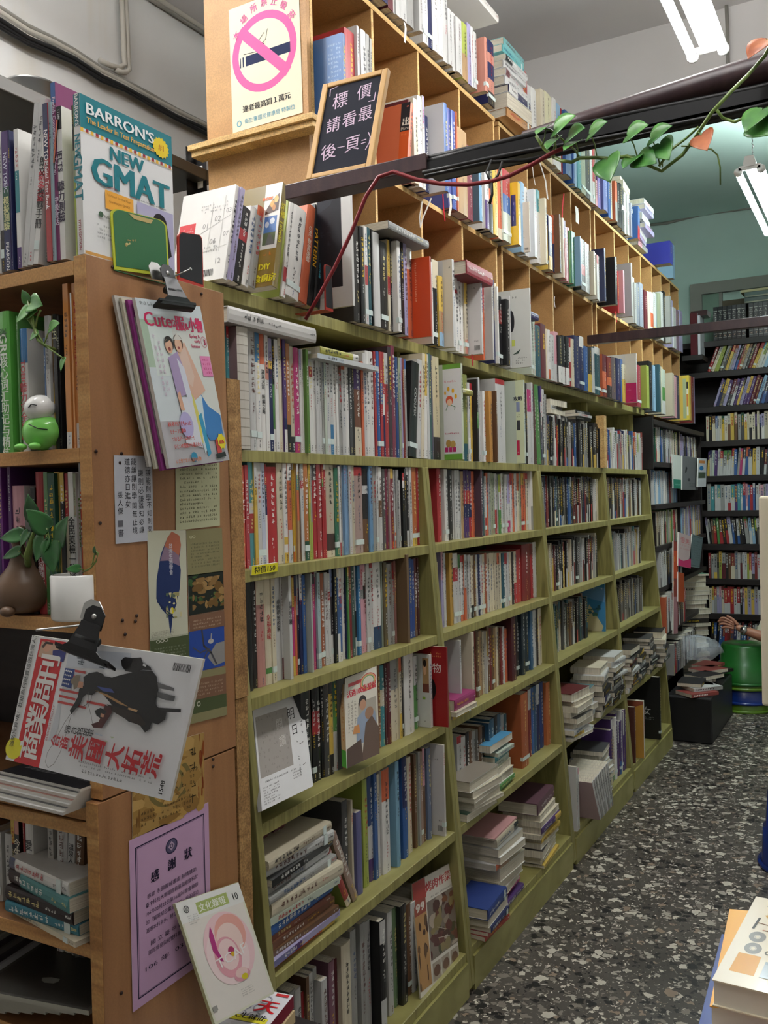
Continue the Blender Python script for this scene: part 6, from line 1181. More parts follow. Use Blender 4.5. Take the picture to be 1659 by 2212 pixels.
add_book((gx(.13) + .02, 4.60, zb), AISLE, .03, .29, .22, [(1, 'd8d2c0')], row='bottom shelf of ' + N4, n=2, art=[('r', 0, 0, 1, 1, 'b88a3c'), ('p', [(0, .9), (.5, .8), (1, .95), (1, 1), (0, 1)], '8a4a34'), ('g', .2, .3, .8, .7, 6, .4, 'a0743a')], label='ochre covered large book standing at the far low shelf')
add_book((gx(.13) + .02, 4.98, zb), AISLE, .03, .34, .24, [(1, 'K')], row='bottom shelf of ' + N4, n=3, art=[('r', 0, 0, 1, 1, '141414'), ('t', '女', .7, .45, .12, {}, 'c8c8c4'), ('g', .4, .3, .9, .36, 2, .8, '9a9a98')], label='tall black book with a white character at the far low shelf')
# things beyond: waist high pile in front of the back shelves
pc = ony(1514, 1440, 6.75)
stack(pc.x - .05, pc.y, .002, -.95, 'C:34 C:30 w:30 C:36 j:32 j:26 C:34 e:28 a:24 C:30 C:34 w:30 C:32 j:26 w:34 C:30 C:26 k:32 C:34 C:36 C:34 j:30 C:34 w:30 e:30 w:36 C:44 #6ab890:14', 'waist high pile, far corner', L=.24, d=.19, jit=.018, turn=.8)
m = MB(); m.box((-1.16, 5.46, .0), (-.90, 6.25, .27)); o = m.build('black_crate', 'black_plastic', world=True, loc=(-1.05, 5.8, 0), bevel=.01); tag(o, 'long black crate on the floor past the last olive bookcase', 'crate')
rd_ = random.Random(4)
for k in range(12):
    yy = 5.5 + .062 * k; flat((-.93 - .05 * rd_.random(), yy, .272 + .022 * (k % 3)), rd_.uniform(-.8, .3), .2, .02, .14, band_parse(rd_.choice(['w', 'K', 'D', '#a04038', 'w.6G', 'k', 'j'])), 'the loose books on the black crate', k + 1, turn=rd_.random() < .4, pos=ordinal(k + 1) + ' from near end')
# orange bookcase extras
stack(-1.20, .98, LZ[4] + .0005, -math.pi / 2 - .12, 'C:9:s #2a8aa0:18:s #3a2c2c:24:s #3a2828.2#4a9898:24:s #202c5a.1W:22:s', 'the fifth plywood shelf pile', L=.19, d=.17, jit=.004)
tp = onx(0, 0, 1)
flat_top = [('r', 0, 0, 1, 1, 'dfe2e4'), ('r', .0, .84, 1, 1, '26305e'), ('e', .55, .55, .24, .28, '4a4448'), ('e', .5, .52, .17, .2, '7a7074'), ('mott', .1, .1, .9, .35, 14, ['3a3c44', '5a6a78', '8a8f98'], 'W'), ('e', .78, .2, .07, .05, 'd04030'), ('g', .6, .05, .95, .3, 2, .8, '3a5aa0')]
for k in range(7):
    z = LZ[3] + .0005 + k * .005
    sheet('magazine', (-1.34 + .012 * k, .985 + .004 * k - .04, z + .005), (-1.085 + .002 * k, .965 + .004 * k - .03, z + .005), (-1.33 + .012 * k, 1.2 + .004 * k, z + .005), [('r', 0, 0, 1, 1, ['d0d0cc', '3a3a3c', 'b8b8b4', '8a5a50', 'c8c8c4', '2c2c30', '1f1f22'][k]), ('g', .1, .1, .9, .3, 3, .7, '888888')], ['lowest', 'second from bottom', 'third from bottom', 'fourth from bottom', 'fifth from bottom', 'second from top', 'topmost black'][k] + ' magazine of the flat heap behind the hanging business weekly', 'magazine', th=.0045, mat='gloss_cover', edge='c4c0b8', group='heap of magazines in the fourth plywood shelf')
cols_ = ['8a8e88', '9fa58e', 'b0b4a8', '2a2a2e', '5a5a58', '3a3a3c', '8e9094', '4a4844']
for k in range(8):
    x = -1.56 + .033 * k; z = LZ[5] + .004 + .0082 * k
    a = Vector((x, .95, z)); b = a + Vector((.23, .035, .004)); c = a + Vector((-.035, .27, .002))
    sheet('magazine', a, b, c, [('r', 0, 0, 1, 1, cols_[k]), ('r', .03, .02, .97, .98, ['a9ad9c', '7c806c', '9a9e94', '1c1c20', '6c6c68', '26262a', 'a2a4a8', '34322e'][k]), ('g', .1, .75, .9, .92, 2, .7, 'b8b8b0'), ('mott', .1, .1, .9, .7, 6, ['6a6e64', '4c5048', '8a8c84'], 'W')], f'{ORD[k + 1]} magazine from the left in the lowest plywood shelf fan', 'magazine', th=.0075, mat='printed_cover', edge='a8a69a', group='fanned magazines in the lowest plywood shelf')
gen(-1.30, -1.085, LZ[5] + .001, 1.10, 'back of the lowest plywood shelf', 'w s G C e K.5w', h=(.14, .16), t=(.014, .02), axis='y')
# books at the very bottom, in front of the bookcases
zb2 = .56
zc_ = .572
a_, b_, c_ = onz(452, 2232, zc_), onz(634, 2148, zc_), onz(330, 2218, zc_)
a_, b_, c_, d_ = onz(290, 2290, zc_), onz(490, 2305, zc_), onz(634, 2150, zc_), onz(462, 2098, zc_)
br_ = a_ + ((b_ - a_) + (c_ - d_)) / 2; tl_ = a_ + ((d_ - a_) + (c_ - b_)) / 2
for k, (zz_, th_, ed, lb) in enumerate(((-.052, .028, '4a90c0', 'sky blue book under the white book with the red character'), (-.026, .022, 'c8b088', 'tan book between the white patterned book and the sky blue one'))):
    of = Vector((.004 * k, -.008 + .006 * k, zz_)); sheet('paperback_book', a_ + of, br_ + of, tl_ + of, [('r', 0, 0, 1, 1, ed)], lb, 'book', th=th_, edge=ed, group='pile below the petal magazine')
sheet('paperback_book', a_, br_, tl_, [('r', 0, 0, 1, 1, 'e0dfe4'), ('r', 0, 0, .25, .62, '28307c')] + [('ring', .12 + .16 * (i % 5), .68 + .1 * (i // 5), .07, .05, .2, 'a8a8b4') for i in range(15)] + [('t', '天', .83, .80, .14, {'bold': .05}, 'c8202c'), ('r', .5, .60, .95, .66, 'e0d838'), ('t', '人生就此', .72, .66, .06, {'bold': .03}, '222222'), ('r', .82, .95, .97, .98, 'c8383c')], 'white book with a red character and circle patterns below the petal magazine', 'book', th=.024, edge='7a2434', group='pile below the petal magazine')
BOOKLOW = MB(); BOOKLOW.box((-1.04, 1.20, 0), (-.86, 1.44, .478)); o = BOOKLOW.build('low_crate', 'dark_board', world=True, loc=(-1.1, 1.4, 0)); tag(o, 'low dark crate under the pile at the olive bookcase foot', 'crate')
# ---------------------------------------------------------------- bookends
def bookend(px4, x, th, face, edge, label, rim=None, items=None):
    bl, br, tr, tl = onp(px4, x); m = MB(); bot = [bl, br]
    n = 6; P = [bl, br]
    r_ = .18
    for k in range(n + 1): a = k / n * math.pi / 2; P.append(tr + (tl - tr) * r_ * (1 - math.cos(a)) * .9 + (br - tr) * r_ * (1 - math.sin(a)) * .7)
    for k in range(n + 1): a = k / n * math.pi / 2; P.append(tl + (tr - tl) * r_ * (1 - math.sin(a)) * .9 + (bl - tl) * r_ * (1 - math.cos(a)) * .7)
    cen = sum(P, Vector()) / len(P)
    m.prism([p - Vector((th, 0, 0)) for p in P], (th, 0, 0), hx(rim or edge)); Q = [cen + (p - cen) * .93 + Vector((.0004, 0, 0)) for p in P]; m.face(Q, hx(face))
    if items: draw(m, bl + Vector((.0006, 0, 0)), br - bl, tl - bl, (1, 0, 0), items)
    b0 = MB(); m.box((bl.x - .09, bl.y, bl.z - .0012), (bl.x, br.y, bl.z - .0002), hx(edge))
    o = m.build('bookend', 'printed_cover', world=True, loc=bl); tag(o, label, 'bookend')
bookend([(247, 582), (366, 598), (360, 478), (238, 447)], -1.0475, .002, '2f6a40', '2f6a40', 'worn green metal bookend with yellow rim in front of the GMAT guide', rim='b8c030', items=[('mott', .15, .35, .4, .55, 7, ['b8a468', 'cfc080', 'a08c50'], 'W'), ('p', [(.3, .96), (.75, .93), (.7, .86), (.4, .88)], 'b8a468')])
bookend([(386, 604), (440, 622), (437, 508), (385, 500)], -1.075, .004, '16161c', 'b03024', 'black bookend with orange red edge beside the number grid book', rim='b03024')
bookend([(704, 668), (720, 674), (716, 576), (702, 570)], -1.17, .004, '1a1a20', 'b03024', 'black bookend with red edge before the white bordered picture book', rim='b03024')
# ---------------------------------------------------------------- frog, pots and plants
def lath(nm, prof, c, mat, par, n=28):
    m = MB(); m.lathe(prof, c, n); o = m.build(nm, mat, world=True, loc=par.location); o.parent = par; o.location = (0, 0, 0); return o
def ballp(nm, c, r, mat, par):
    m = MB(); m.ball(c, r, n=20); return part(nm, m, mat, par)
f0 = ony(106, 955, 1.0); fz = LZ[1]; e = empty('frog_figurine', (f0.x, .985, fz), 'glazed green frog figurine with a white round head on the second plywood shelf', 'figurine')
cx_, cy_ = f0.x, .99
ballp('body', (cx_, cy_, fz + .029), (.036, .030, .029), 'frog_green', e)
ballp('head', (cx_ - .0, cy_ - .004, fz + .066), (.0265, .025, .022), 'white_ceramic', e)
for s_ in (-1, 1): ballp('foot', (cx_ + s_ * .016 - .004, cy_ - .028, fz + .006), (.009, .010, .0055), 'frog_green', e)
m = MB(); m.tube([(cx_ + .002, cy_ - .0292, fz + .066), (cx_ + .008, cy_ - .0288, fz + .071), (cx_ + .016, cy_ - .0255, fz + .069)], .0009, n=6); part('eye', m, 'black_plastic', e)
m = MB(); m.tube([(cx_ + .004, cy_ - .0315, fz + .040), (cx_ + .018, cy_ - .027, fz + .033), (cx_ + .030, cy_ - .018, fz + .031)], .0009, n=6); part('mouth', m, 'black_plastic', e)
def heart(m, O, dirv, upv, L_, W_, fold=.15, mat=0):
    """heart shaped leaf: O = stalk end, dirv toward the tip"""
    d = Vector(dirv).normalized(); u = Vector(upv); u = (u - d * u.dot(d)).normalized(); s = d.cross(u)
    prof = [(-.10, .10), (-.14, .24), (-.08, .40), (.08, .49), (.28, .48), (.48, .40), (.68, .27), (.86, .11), (1.0, 0)]
    ax = [(0, 0)] * 1; n = len(prof)
    cols = 7; vs = []; fs = []
    for t, w in prof:
        for c_ in range(cols):
            f = (c_ / (cols - 1)) * 2 - 1; vs.append(O + d * ((t if abs(f) > .3 else max(0, t * (1 if t > 0 else abs(f)))) * L_) + s * (f * w * W_) + u * (fold * abs(f) ** 1.5 * w * W_ - .12 * L_ * max(0, t) ** 2))
    for i in range(n - 1):
        for c_ in range(cols - 1): a = i * cols + c_; fs.append((a, a + 1, a + cols + 1, a + cols))
    m.mesh(vs, fs, (.2, .5, .2), mat, True)
def leafobj(nm, O, dirv, upv, L_, W_, mt, par, lab=None, stalk=None):
    m = MB(); heart(m, Vector(O), dirv, upv, L_, W_); o = part(nm, m, mt, par)
    sm = o.modifiers.new('solid', 'SOLIDIFY'); sm.thickness = .0006
    if stalk:
        m = MB(); m.tube(stalk, .0012, n=6); part('stalk', m, 'vine_stem', par).parent = o
    return o
# pale vase behind the frog with a trailing pothos
v0 = ony(136, 960, 1.02); e = empty('cream_vase', (v0.x, 1.02, fz), 'cream ceramic vase behind the frog figurine', 'vase')
lath('body', [(.001, 0), (.018, 0), (.025, .03), (.027, .06), (.020, .095), (.012, .115), (.011, .15), (.014, .155), (.010, .155), (.001, .12)], (v0.x, 1.02, fz), 'cream_ceramic', e)
e = empty('potted_pothos', (v0.x, 1.01, fz + .15), 'pothos sprig growing from the cream vase, arching up to the left', 'plant')
def Q(px, py, y=.965): return ony(px, py, y)
st = [Q(137, 758, 1.01), Q(120, 756, .99), Q(100, 748, .965), Q(82, 735), Q(75, 710), Q(68, 690), Q(60, 672)]
m = MB(); m.tube(st, [.003, .003, .0028, .0024, .002, .0018, .0015], n=8); part('stem', m, 'vine_stem', e)
for (a, b), (dx, dz), L_, W_ in (((62, 668), (-.9, -.6), .032, .028), ((66, 655), (.9, -.2), .034, .034), ((62, 678), (1, .1), .024, .022), ((60, 650), (-.4, .8), .02, .02), ((108, 708), (1, .2), .026, .022), ((80, 718), (-.6, -.5), .018, .018), ((138, 775), (-.3, -1), .02, .016)):
    o_ = Q(a, b); leafobj('leaf', o_, (dx, -.25, dz), (-.2, -1, .35), L_, W_, 'pothos_leaf', e, stalk=[Q(78, 728) if b < 700 else Q(95, 745), o_])
for (a, b) in ((50, 700), (88, 690)):
    m = MB(); m.tube([Q(75, 712), Q((a + 75) / 2, b - 8), Q(a, b - 20)], .0015, n=6); part('stalk', m, 'vine_stem', e)
# white pot and brown gourd pot
w0 = ony(142, 1325, .96); e = empty('white_plant_pot', (w0.x, .985, LZ[2]), 'white cylindrical ceramic plant pot on the third plywood shelf', 'pot')
pz = LZ[2] + .0005; pr = .0405
lath('pot', [(.001, 0), (pr - .002, 0), (pr, .003), (pr, .067), (pr - .002, .069), (pr - .004, .067), (pr - .005, .055), (.001, .055)], (w0.x, .985, pz), 'white_ceramic', e)
m = MB(); m.lathe([(.0005, .058), (pr - .005, .057)], (w0.x, .985, pz)); part('soil', m, 'soil', e)
e = empty('potted_plant', (w0.x, .985, pz + .08), 'small green pothos planted in the white cylindrical pot', 'plant')
def Q2(px, py, y=.97): return ony(px, py, y)
for (a, b), (dx, dz), L_, W_, root in (((100, 1140), (-.5, .5), .045, .036, (124, 1235)), ((112, 1172), (.2, -1), .05, .042, (124, 1235)), ((128, 1168), (.6, .9), .046, .036, (128, 1235)), ((95, 1165), (-.3, -.8), .038, .036, (122, 1235)), ((170, 1228), (-.6, .0), .022, .014, (185, 1234)), ((205, 1195), (.2, .4), .014, .010, (190, 1236))):
    o_ = Q2(a, b); leafobj('leaf', o_, (dx, -.25, dz), (0.1, -1, .35), L_, W_, 'dark_leaf', e, stalk=[Q2(*root, .985), Q2((a + root[0]) / 2 + 3, (b + root[1]) / 2, .98), o_])
m = MB(); m.tube([Q2(178, 1236, .985), Q2(195, 1228), Q2(208, 1212), Q2(212, 1195), Q2(205, 1190)], .0013, n=6); part('tendril', m, 'vine_stem', e)
g0 = ony(45, 1315, .99); e = empty('brown_pot', (g0.x, 1.0, pz), 'brown tree-stump shaped ceramic pot beside the white pot', 'pot')
lath('body', [(.001, .004), (.030, .004), (.046, .018), (.050, .036), (.044, .056), (.026, .078), (.020, .094), (.024, .100), (.02, .100), (.016, .09), (.001, .088)], (g0.x, 1.0, pz), 'brown_ceramic', e)
for s_, y_ in ((-.036, .968), (.010, .957)): ballp('foot', (g0.x + s_, y_, pz + .009), (.012, .012, .009), 'brown_ceramic', e)
m = MB(); m.tube([(g0.x + .0, 1.0, pz + .085), (g0.x - .012, .995, pz + .12), (g0.x + .01, .99, pz + .14)], [.012, .009, .006], n=10); part('handle', m, 'brown_ceramic', e)
e = empty('potted_plant', (g0.x, 1.0, pz + .09), 'leafy pothos rising from the brown stump shaped pot', 'plant')
for (a, b), (dx, dz), L_, W_ in (((75, 1120), (-.2, 1), .04, .034), ((45, 1155), (-1, -.1), .044, .026), ((40, 1190), (-.9, -.3), .036, .02), ((60, 1150), (-.3, -.6), .026, .02)):
    o_ = Q2(a, b); leafobj('leaf', o_, (dx, -.25, dz), (0, -1, .35), L_, W_, 'dark_leaf', e, stalk=[Q2(62, 1225, .99), Q2((a + 62) / 2 + 4, (b + 1225) / 2), o_])
m = MB(); m.tube([Q2(62, 1230, 1.0), Q2(58, 1200), Q2(66, 1170), Q2(72, 1150)], [.006, .005, .004, .002], n=8); part('stem', m, 'vine_stem', e)
# vine on the upper rail
YV = 1.60
def Z1(x, y, Y=YV): return ony(900 + x / 2.186, y / 2.186, Y)
e = empty('pothos_vine', Z1(1155, 810), 'long pothos vine trailing along the upper dark rail with green and dry leaves', 'vine')
for pts, r in ((((1700, 160), (1640, 250), (1560, 350), (1500, 430), (1400, 540), (1330, 620), (1250, 720), (1155, 805), (1080, 780), (1000, 745), (930, 745), (840, 735), (770, 745), (740, 775), (690, 765), (640, 735), (590, 690), (565, 640)), .0032),
               (((1410, 510), (1440, 545), (1500, 570), (1560, 560), (1600, 560)), .0026), (((1250, 690), (1300, 680), (1390, 700), (1425, 740), (1438, 800), (1433, 870)), .0014), (((1330, 600), (1270, 640), (1200, 700), (1150, 790)), .0022), (((770, 745), (740, 700), (690, 660), (640, 620), (600, 615)), .0018)):
    m = MB(); m.tube([Z1(a, b) + Vector((0, .012 * math.sin(i * 1.3), 0)) for i, (a, b) in enumerate(pts)], r, n=7); part('stem', m, 'vine_stem', e)
for (x, y), (tx, ty), L_, W_, root, mt in (((655, 610), (740, 535), .0, .026, (640, 735), 'pothos_leaf'), ((610, 600), (560, 625), .0, .018, (590, 690), 'pothos_leaf'), ((720, 640), (785, 595), .0, .022, (700, 700), 'pothos_leaf'), ((655, 655), (610, 695), .0, .022, (650, 735), 'pothos_leaf'), ((820, 630), (890, 565), .0, .024, (850, 735), 'pothos_leaf'),
        ((750, 670), (690, 700), .0, .018, (760, 745), 'pothos_leaf'), ((900, 755), (905, 850), .0, .048, (860, 740), 'pothos_leaf'), ((1000, 635), (1085, 580), .0, .028, (1040, 735), 'pothos_leaf'), ((1110, 650), (1195, 585), .0, .028, (1150, 790), 'pothos_leaf'), ((1030, 740), (970, 785), .0, .022, (1050, 770), 'pothos_leaf'), ((1050, 745), (1125, 760), .0, .026, (1090, 785), 'pothos_leaf'), ((1150, 680), (1185, 745), .0, .024, (1160, 790), 'pothos_leaf'),
        ((1345, 640), (1365, 700), .0, .018, (1330, 625), 'dry_leaf'), ((1650, 190), (1560, 262), .0, .036, (1690, 170), 'dry_leaf'), ((1630, 520), (1545, 610), .0, .045, (1600, 560), 'pothos_leaf'), ((1600, 590), (1680, 625), .0, .03, (1600, 560), 'pothos_leaf')):
    A_ = Z1(x, y, YV - .01); B2 = Z1(tx, ty, YV - .04); d = B2 - A_
    leafobj('leaf', A_, d, (-.3, -1, .5), d.length, d.length * .92 if W_ < .03 else d.length * 1.0, mt, e, stalk=[Z1(*root), Z1((x + root[0]) / 2 + 6, (y + root[1]) / 2), A_])
# red cable
rc = [(660, 690), (693, 632), (722, 580), (760, 500), (790, 425), (818, 382), (850, 371), (900, 388), (950, 397), (1010, 399), (1060, 392), (1100, 380), (1150, 355), (1190, 332), (1235, 312)]
cable('red_cable', 'cable_red', [ony(a, b, 1.60 + (.0 if a > 800 else .0)) for a, b in rc], .0042, 'dark red cable looping from the upper rail down to the left shelf', n=8)
m = MB(); m.tube([ony(1062, 395, 1.6), ony(1075, 380, 1.6), ony(1085, 350, 1.62)], .0025); m.tube([ony(1062, 395, 1.6), ony(1063, 420, 1.6), ony(1058, 440, 1.6)], .003); m.tube([ony(1060, 395, 1.6), ony(1050, 372, 1.6), ony(1062, 345, 1.62)], .002); o = m.build('cable_tie', 'cable_black', world=True, loc=ony(1062, 395, 1.6)); tag(o, 'black tie holding the red cable to the upper rail', 'cable tie')
# ribbons and tags hanging off books
def rib(pts, x, wd, col, label, nm='ribbon', grp='ribbons hanging off books'):
    m = MB(); P = [onx(a, b, x) for a, b in pts]
    for p, q in zip(P, P[1:]): m.mesh([p - Vector((0, wd, 0)), p + Vector((0, wd, 0)), q + Vector((0, wd, 0)), q - Vector((0, wd, 0))], [(0, 1, 2, 3)], hx(col))
    o = m.build(nm, 'matte_paper', world=True, loc=P[0]); sm = o.modifiers.new('s', 'SOLIDIFY'); sm.thickness = .0008; tag(o, label, 'ribbon', grp)
rib([(873, 48), (876, 60), (874, 92)], -1.27, .006, 'e0ddd4', 'white tassel under the first top shelf books')
rib([(912, 435), (906, 470), (908, 492), (914, 470), (932, 428)], -1.27, .004, 'b0aaa2', 'pale plastic tie hanging below the first middle row books')
rib([(956, 412), (958, 450), (961, 478)], -1.27, .0035, 'b01c2c', 'red ribbon hanging below the green books, middle plywood row')
rib([(972, 424), (974, 445), (970, 466)], -1.26, .008, 'cfc6b4', 'cream tassel hanging below the green books, middle plywood row')
rib([(1148, 342), (1152, 380), (1156, 400)], -1.30, .004, 'ded8cc', 'thin white ribbon over the middle plywood row')
rib([(1166, 352), (1178, 390), (1183, 430)], -1.29, .010, 'd8d4ce', 'broad white ribbon hanging from the top plywood row')
rib([(1218, 418), (1215, 445), (1214, 480)], -1.29, .008, 'c01c24', 'bright red pointed ribbon hanging from the top plywood row')
rib([(1245, 447), (1247, 465), (1247, 482)], -1.30, .026, 'e4e2da', 'white paper tag hanging in the top plywood row', nm='paper_tag')
rib([(1330, 673), (1331, 685), (1332, 696)], -1.25, .008, 'b01c24', 'short red ribbon under the black boxed book, middle plywood row')
rib([(1198, 228 + 412), (1197, 650), (1199, 664)], -1.29, .004, 'd8d4ce', 'curled white ribbon under the cream books, middle plywood row')
rib([(1019, 765), (1020, 775), (1021, 790)], -1.20, .004, 'a01c2c', 'small red ribbon under the ledge books')
# horizontal book and stacks on top of the plywood shelf
flat((-1.26, 3.10, 3.275), 0, .30, .03, .2, [(1, 'e9e6dd')], 'top', 1, label='white bound volume lying over the lime spine on plywood shelf top', hard=True)
stack(-1.27, 3.46, 2.965, .0, '#c8883a:34:s w:60:t W.4N:30:s w:34:s M.2w:30:s w:30:s K.3w:26:s #58b8b8:30:s #6ac0c0:36:s', 'white pile atop plywood shelves', L=.22, d=.2, jit=.01, turn=0)
stack(-1.30, 5.30, 2.965, .0, 'G:30:s w:30:s G:30:s G.5w:32:s w:30:s G:28:s w:30:s G:30:s C:26:t C:24:t C:20:t', 'silvery pile atop far plywood shelves', L=.22, d=.18, jit=.012)
stack(-1.26, 5.62, 2.965, .0, 'p.4G:30:s V:30:s w:30:s V:30:s D:14:s w:40:s w:30:s V:30:s w:30:s', 'wrapped pile atop far plywood shelves', L=.26, d=.2, jit=.03)
# small things on the third bookcase top row
stack(-1.25, 3.80, 1.815, .0, 'D:14:s C:20:t w.5D:16:s C:26:t', 'flat pile above black spines, third bookcase', L=.2, d=.13)
stack(-1.22, 4.12, 1.822, .0, 'K:14:s w:12:s K:16:s', 'black flat pile, third bookcase top', L=.2, d=.13)
m = MB(); m.box((-1.24, 4.38, 1.606), (-1.20, 4.425, 1.86)); o = m.build('wood_block', 'light_board_edge', world=True, loc=(-1.22, 4.4, 1.606)); tag(o, 'pale bare wood block standing between the third and farthest olive bookcases', 'block')
# ---------------------------------------------------------------- aisle: stools, bags, arm, table
def stool(c, z0, mat, label, R0=.165, h=.26):
    e = empty('plastic_stool', (c[0], c[1], z0), label, 'stool', 'stacked plastic stools')
    lath('shell', [(R0 + .012, 0), (R0 + .016, .004), (R0 + .004, .03), (R0 - .002, h * .5), (R0 - .012, h * .52), (R0 - .02, h * .95), (R0 - .03, h), (.03, h), (.028, h - .006), (.002, h - .006)], (c[0], c[1], z0), mat, e, n=36)
    lath('rim', [(R0 + .004, .0), (R0 + .02, .002), (R0 + .02, .016), (R0 + .004, .02)], (c[0], c[1], z0), mat, e, n=36); return e
sc = onz(1598, 1530, 0.0); scx = (sc.x + .03, sc.y + .02)
stool(scx, .0, 'lime_plastic', 'lowest, lime green stool of the nested stack in the aisle'); stool(scx, .055, 'blue_plastic', 'second, dark blue stool of the nested stack in the aisle'); stool(scx, .15, 'lime_plastic', 'third, lime rimmed stool of the nested stack in the aisle'); stool(scx, .18, 'green_plastic', 'topmost, green stool of the nested stack in the aisle')
bs = onz(1665, 1875, 0.0); bsx = (bs.x + .115, bs.y + .06)
stool(bsx, 0, 'blue_plastic', 'dark blue plastic stool cut off by the right edge of the picture', R0=.15, h=.30)
def blob(nm, c, r, mat, label, cat, seed=1):
    rd = random.Random(seed); m = MB(); n = 22; vs = []; fs = []
    for i in range(13):
        th = math.pi * i / 12
        for k in range(n):
            ph = 2 * math.pi * k / n; q = 1 + .16 * math.sin(3 * ph + seed) * math.sin(th) + .10 * math.sin(7 * ph + 2 * th * 3) + rd.uniform(-.06, .06)
            vs.append((c[0] + r[0] * math.sin(th) * math.cos(ph) * q, c[1] + r[1] * math.sin(th) * math.sin(ph) * q, max(.003, c[2] - r[2] * math.cos(th) * q)))
    for i in range(12):
        for k in range(n): fs.append((i * n + k, i * n + (k + 1) % n, (i + 1) * n + (k + 1) % n, (i + 1) * n + k))
    m.mesh(vs, fs, (.5, .5, .5), 0, True); o = m.build(nm, mat, world=True, loc=c); tag(o, label, cat)
b1 = ony(1512, 1420, 6.1); blob('clear_plastic_bag', (b1.x - .02, 6.1, .455), (.15, .15, .075), 'clear_film', 'crumpled clear plastic bag lying on the far dark pile', 'bag', 3)
b2 = ony(1650, 1430, 6.9); blob('white_bag', (b2.x + .08, 6.9, .28), (.16, .2, .27), 'matte_cream', 'pale cloth bag standing on the floor behind the green stool', 'bag', 5)
b3 = ony(1590, 1405, 7.0); blob('blue_bag', (b3.x - .04, 7.12, .14), (.11, .11, .14), 'blue_plastic', 'dark blue bag standing behind the stacked stools', 'bag', 7)
# things fixed to the far shelves
YS = 6.2
def hang(px4, xs, items, label, nm='magazine', cat='magazine'):
    P = [onx(a, b, x) for (a, b), x in zip(px4, xs)]; bl, br, tr, tl = P
    br = bl + ((br - bl) + (tr - tl)) / 2; tl = bl + ((tl - bl) + (tr - br)) / 2
    return sheet(nm, bl, br, tl, items, label, cat, th=.008)
hang([(1465, 1222), (1490, 1226), (1494, 1160), (1465, 1148)], (-1.15,) * 4, [('r', 0, 0, 1, 1, 'c8b4b4'), ('t', '慢美', .5, .8, .16, {'w': .7}, 'c86a6a'), ('g', .1, .5, .9, .7, 2, .8, 'c88a8a'), ('p', [(0, 0), (1, 0), (1, .3), (.4, .18), (0, .22)], 'c8366c')], 'pale pink magazine hanging at the corner of the far dark shelves')
hang([(1487, 1223), (1508, 1230), (1520, 1160), (1494, 1155)], (-1.15,) * 4, [('r', 0, 0, 1, 1, '6a7c80'), ('line', [(.05, .05), (.95, .05), (.95, .95), (.05, .95), (.05, .05)], .003, '3c4c50'), ('g', .15, .2, .9, .85, 9, .4, '3c4448')], 'blue grey magazine hanging right of the pale pink one in the corner')
hang([(1455, 1055), (1473, 1056), (1472, 985), (1453, 981)], (-1.17,) * 4, [('r', 0, 0, 1, 1, 'c9cfc8'), ('r', 0, 0, 1, .27, '2a7a64'), ('g', .2, .08, .8, .16, 1, 1, '8ac0b0')], 'white book with teal foot standing in the second far dark shelf', 'paperback_book', 'book')
hang([(1474, 1058), (1504, 1062), (1510, 988), (1472, 986)], (-1.16,) * 4, [('r', 0, 0, 1, 1, '6c6e70'), ('p', [(.15, .5), (.2, .7), (.3, .66), (.24, .52)], '26282a'), ('e', .4, .3, .08, .05, '3a3c3e'), ('g', .4, .08, .9, .22, 2, .8, '3a3c3e')], 'grey wrapped book beside the teal footed book in the far dark shelf', 'paperback_book', 'book')
hang([(1507, 1052), (1526, 1052), (1526, 990), (1509, 990)], (-1.14,) * 4, [('r', 0, 0, 1, 1, 'd2d6dc'), ('r', .1, .82, .8, .92, 'd08a50'), ('e', .4, .65, .25, .08, '2a7ab8'), ('r', .05, .3, .9, .5, '4a5a48')], 'white leaflet with orange and blue spots at the far shelf corner', 'leaflet', 'leaflet')
hang([(1455, 1370), (1464, 1370), (1464, 1170), (1455, 1170)], (-1.16,) * 4, [('r', 0, 0, 1, 1, '8a3a30'), ('r', 0, 0, 1, .4, 'a87a80'), ('r', 0, .6, 1, .9, 'c8502c'), ('mott', 0, .5, 1, .9, 6, ['d8803c', 'c89a3c'], 'W')], 'narrow red and orange poster strip on the far shelf post', 'poster', 'poster')
hang([(1465, 1300), (1478, 1302), (1478, 1238), (1465, 1236)], (-1.15,) * 4, [('r', 0, 0, 1, 1, 'a84a24')], 'rust orange book standing below the hanging pink magazine', 'paperback_book', 'book')
# person reaching in from the right: forearm, hand and the rest behind the panel
AY = 6.35
def A3(px, py, y=AY): return ony(px, py, y)
def skin(name, verts, edges, rad, mat, lab=None, par=None, root=0, sub=2):
    me = bpy.data.meshes.new(name); me.from_pydata([tuple(v) for v in verts], edges, []); o = bpy.data.objects.new(name, me); COL.objects.link(o); me.materials.append(MATS[mat])
    s = o.modifiers.new('skin', 'SKIN'); s.use_smooth_shade = True
    sv = me.skin_vertices[0].data
    for i, r in enumerate(rad): sv[i].radius = (r, r) if not isinstance(r, tuple) else r; sv[i].use_root = (i == root)
    ss = o.modifiers.new('sub', 'SUBSURF'); ss.levels = sub; ss.render_levels = sub
    if par: o.parent = par
    return o
wr = A3(1603, 1360); el = A3(1690, 1390); kn = A3(1572, 1346); pm_ = A3(1588, 1352)
sh = el + Vector((.12, .02, .38)); hip = sh + Vector((.14, .05, -.62)); neck = sh + Vector((.17, .03, .06)); 
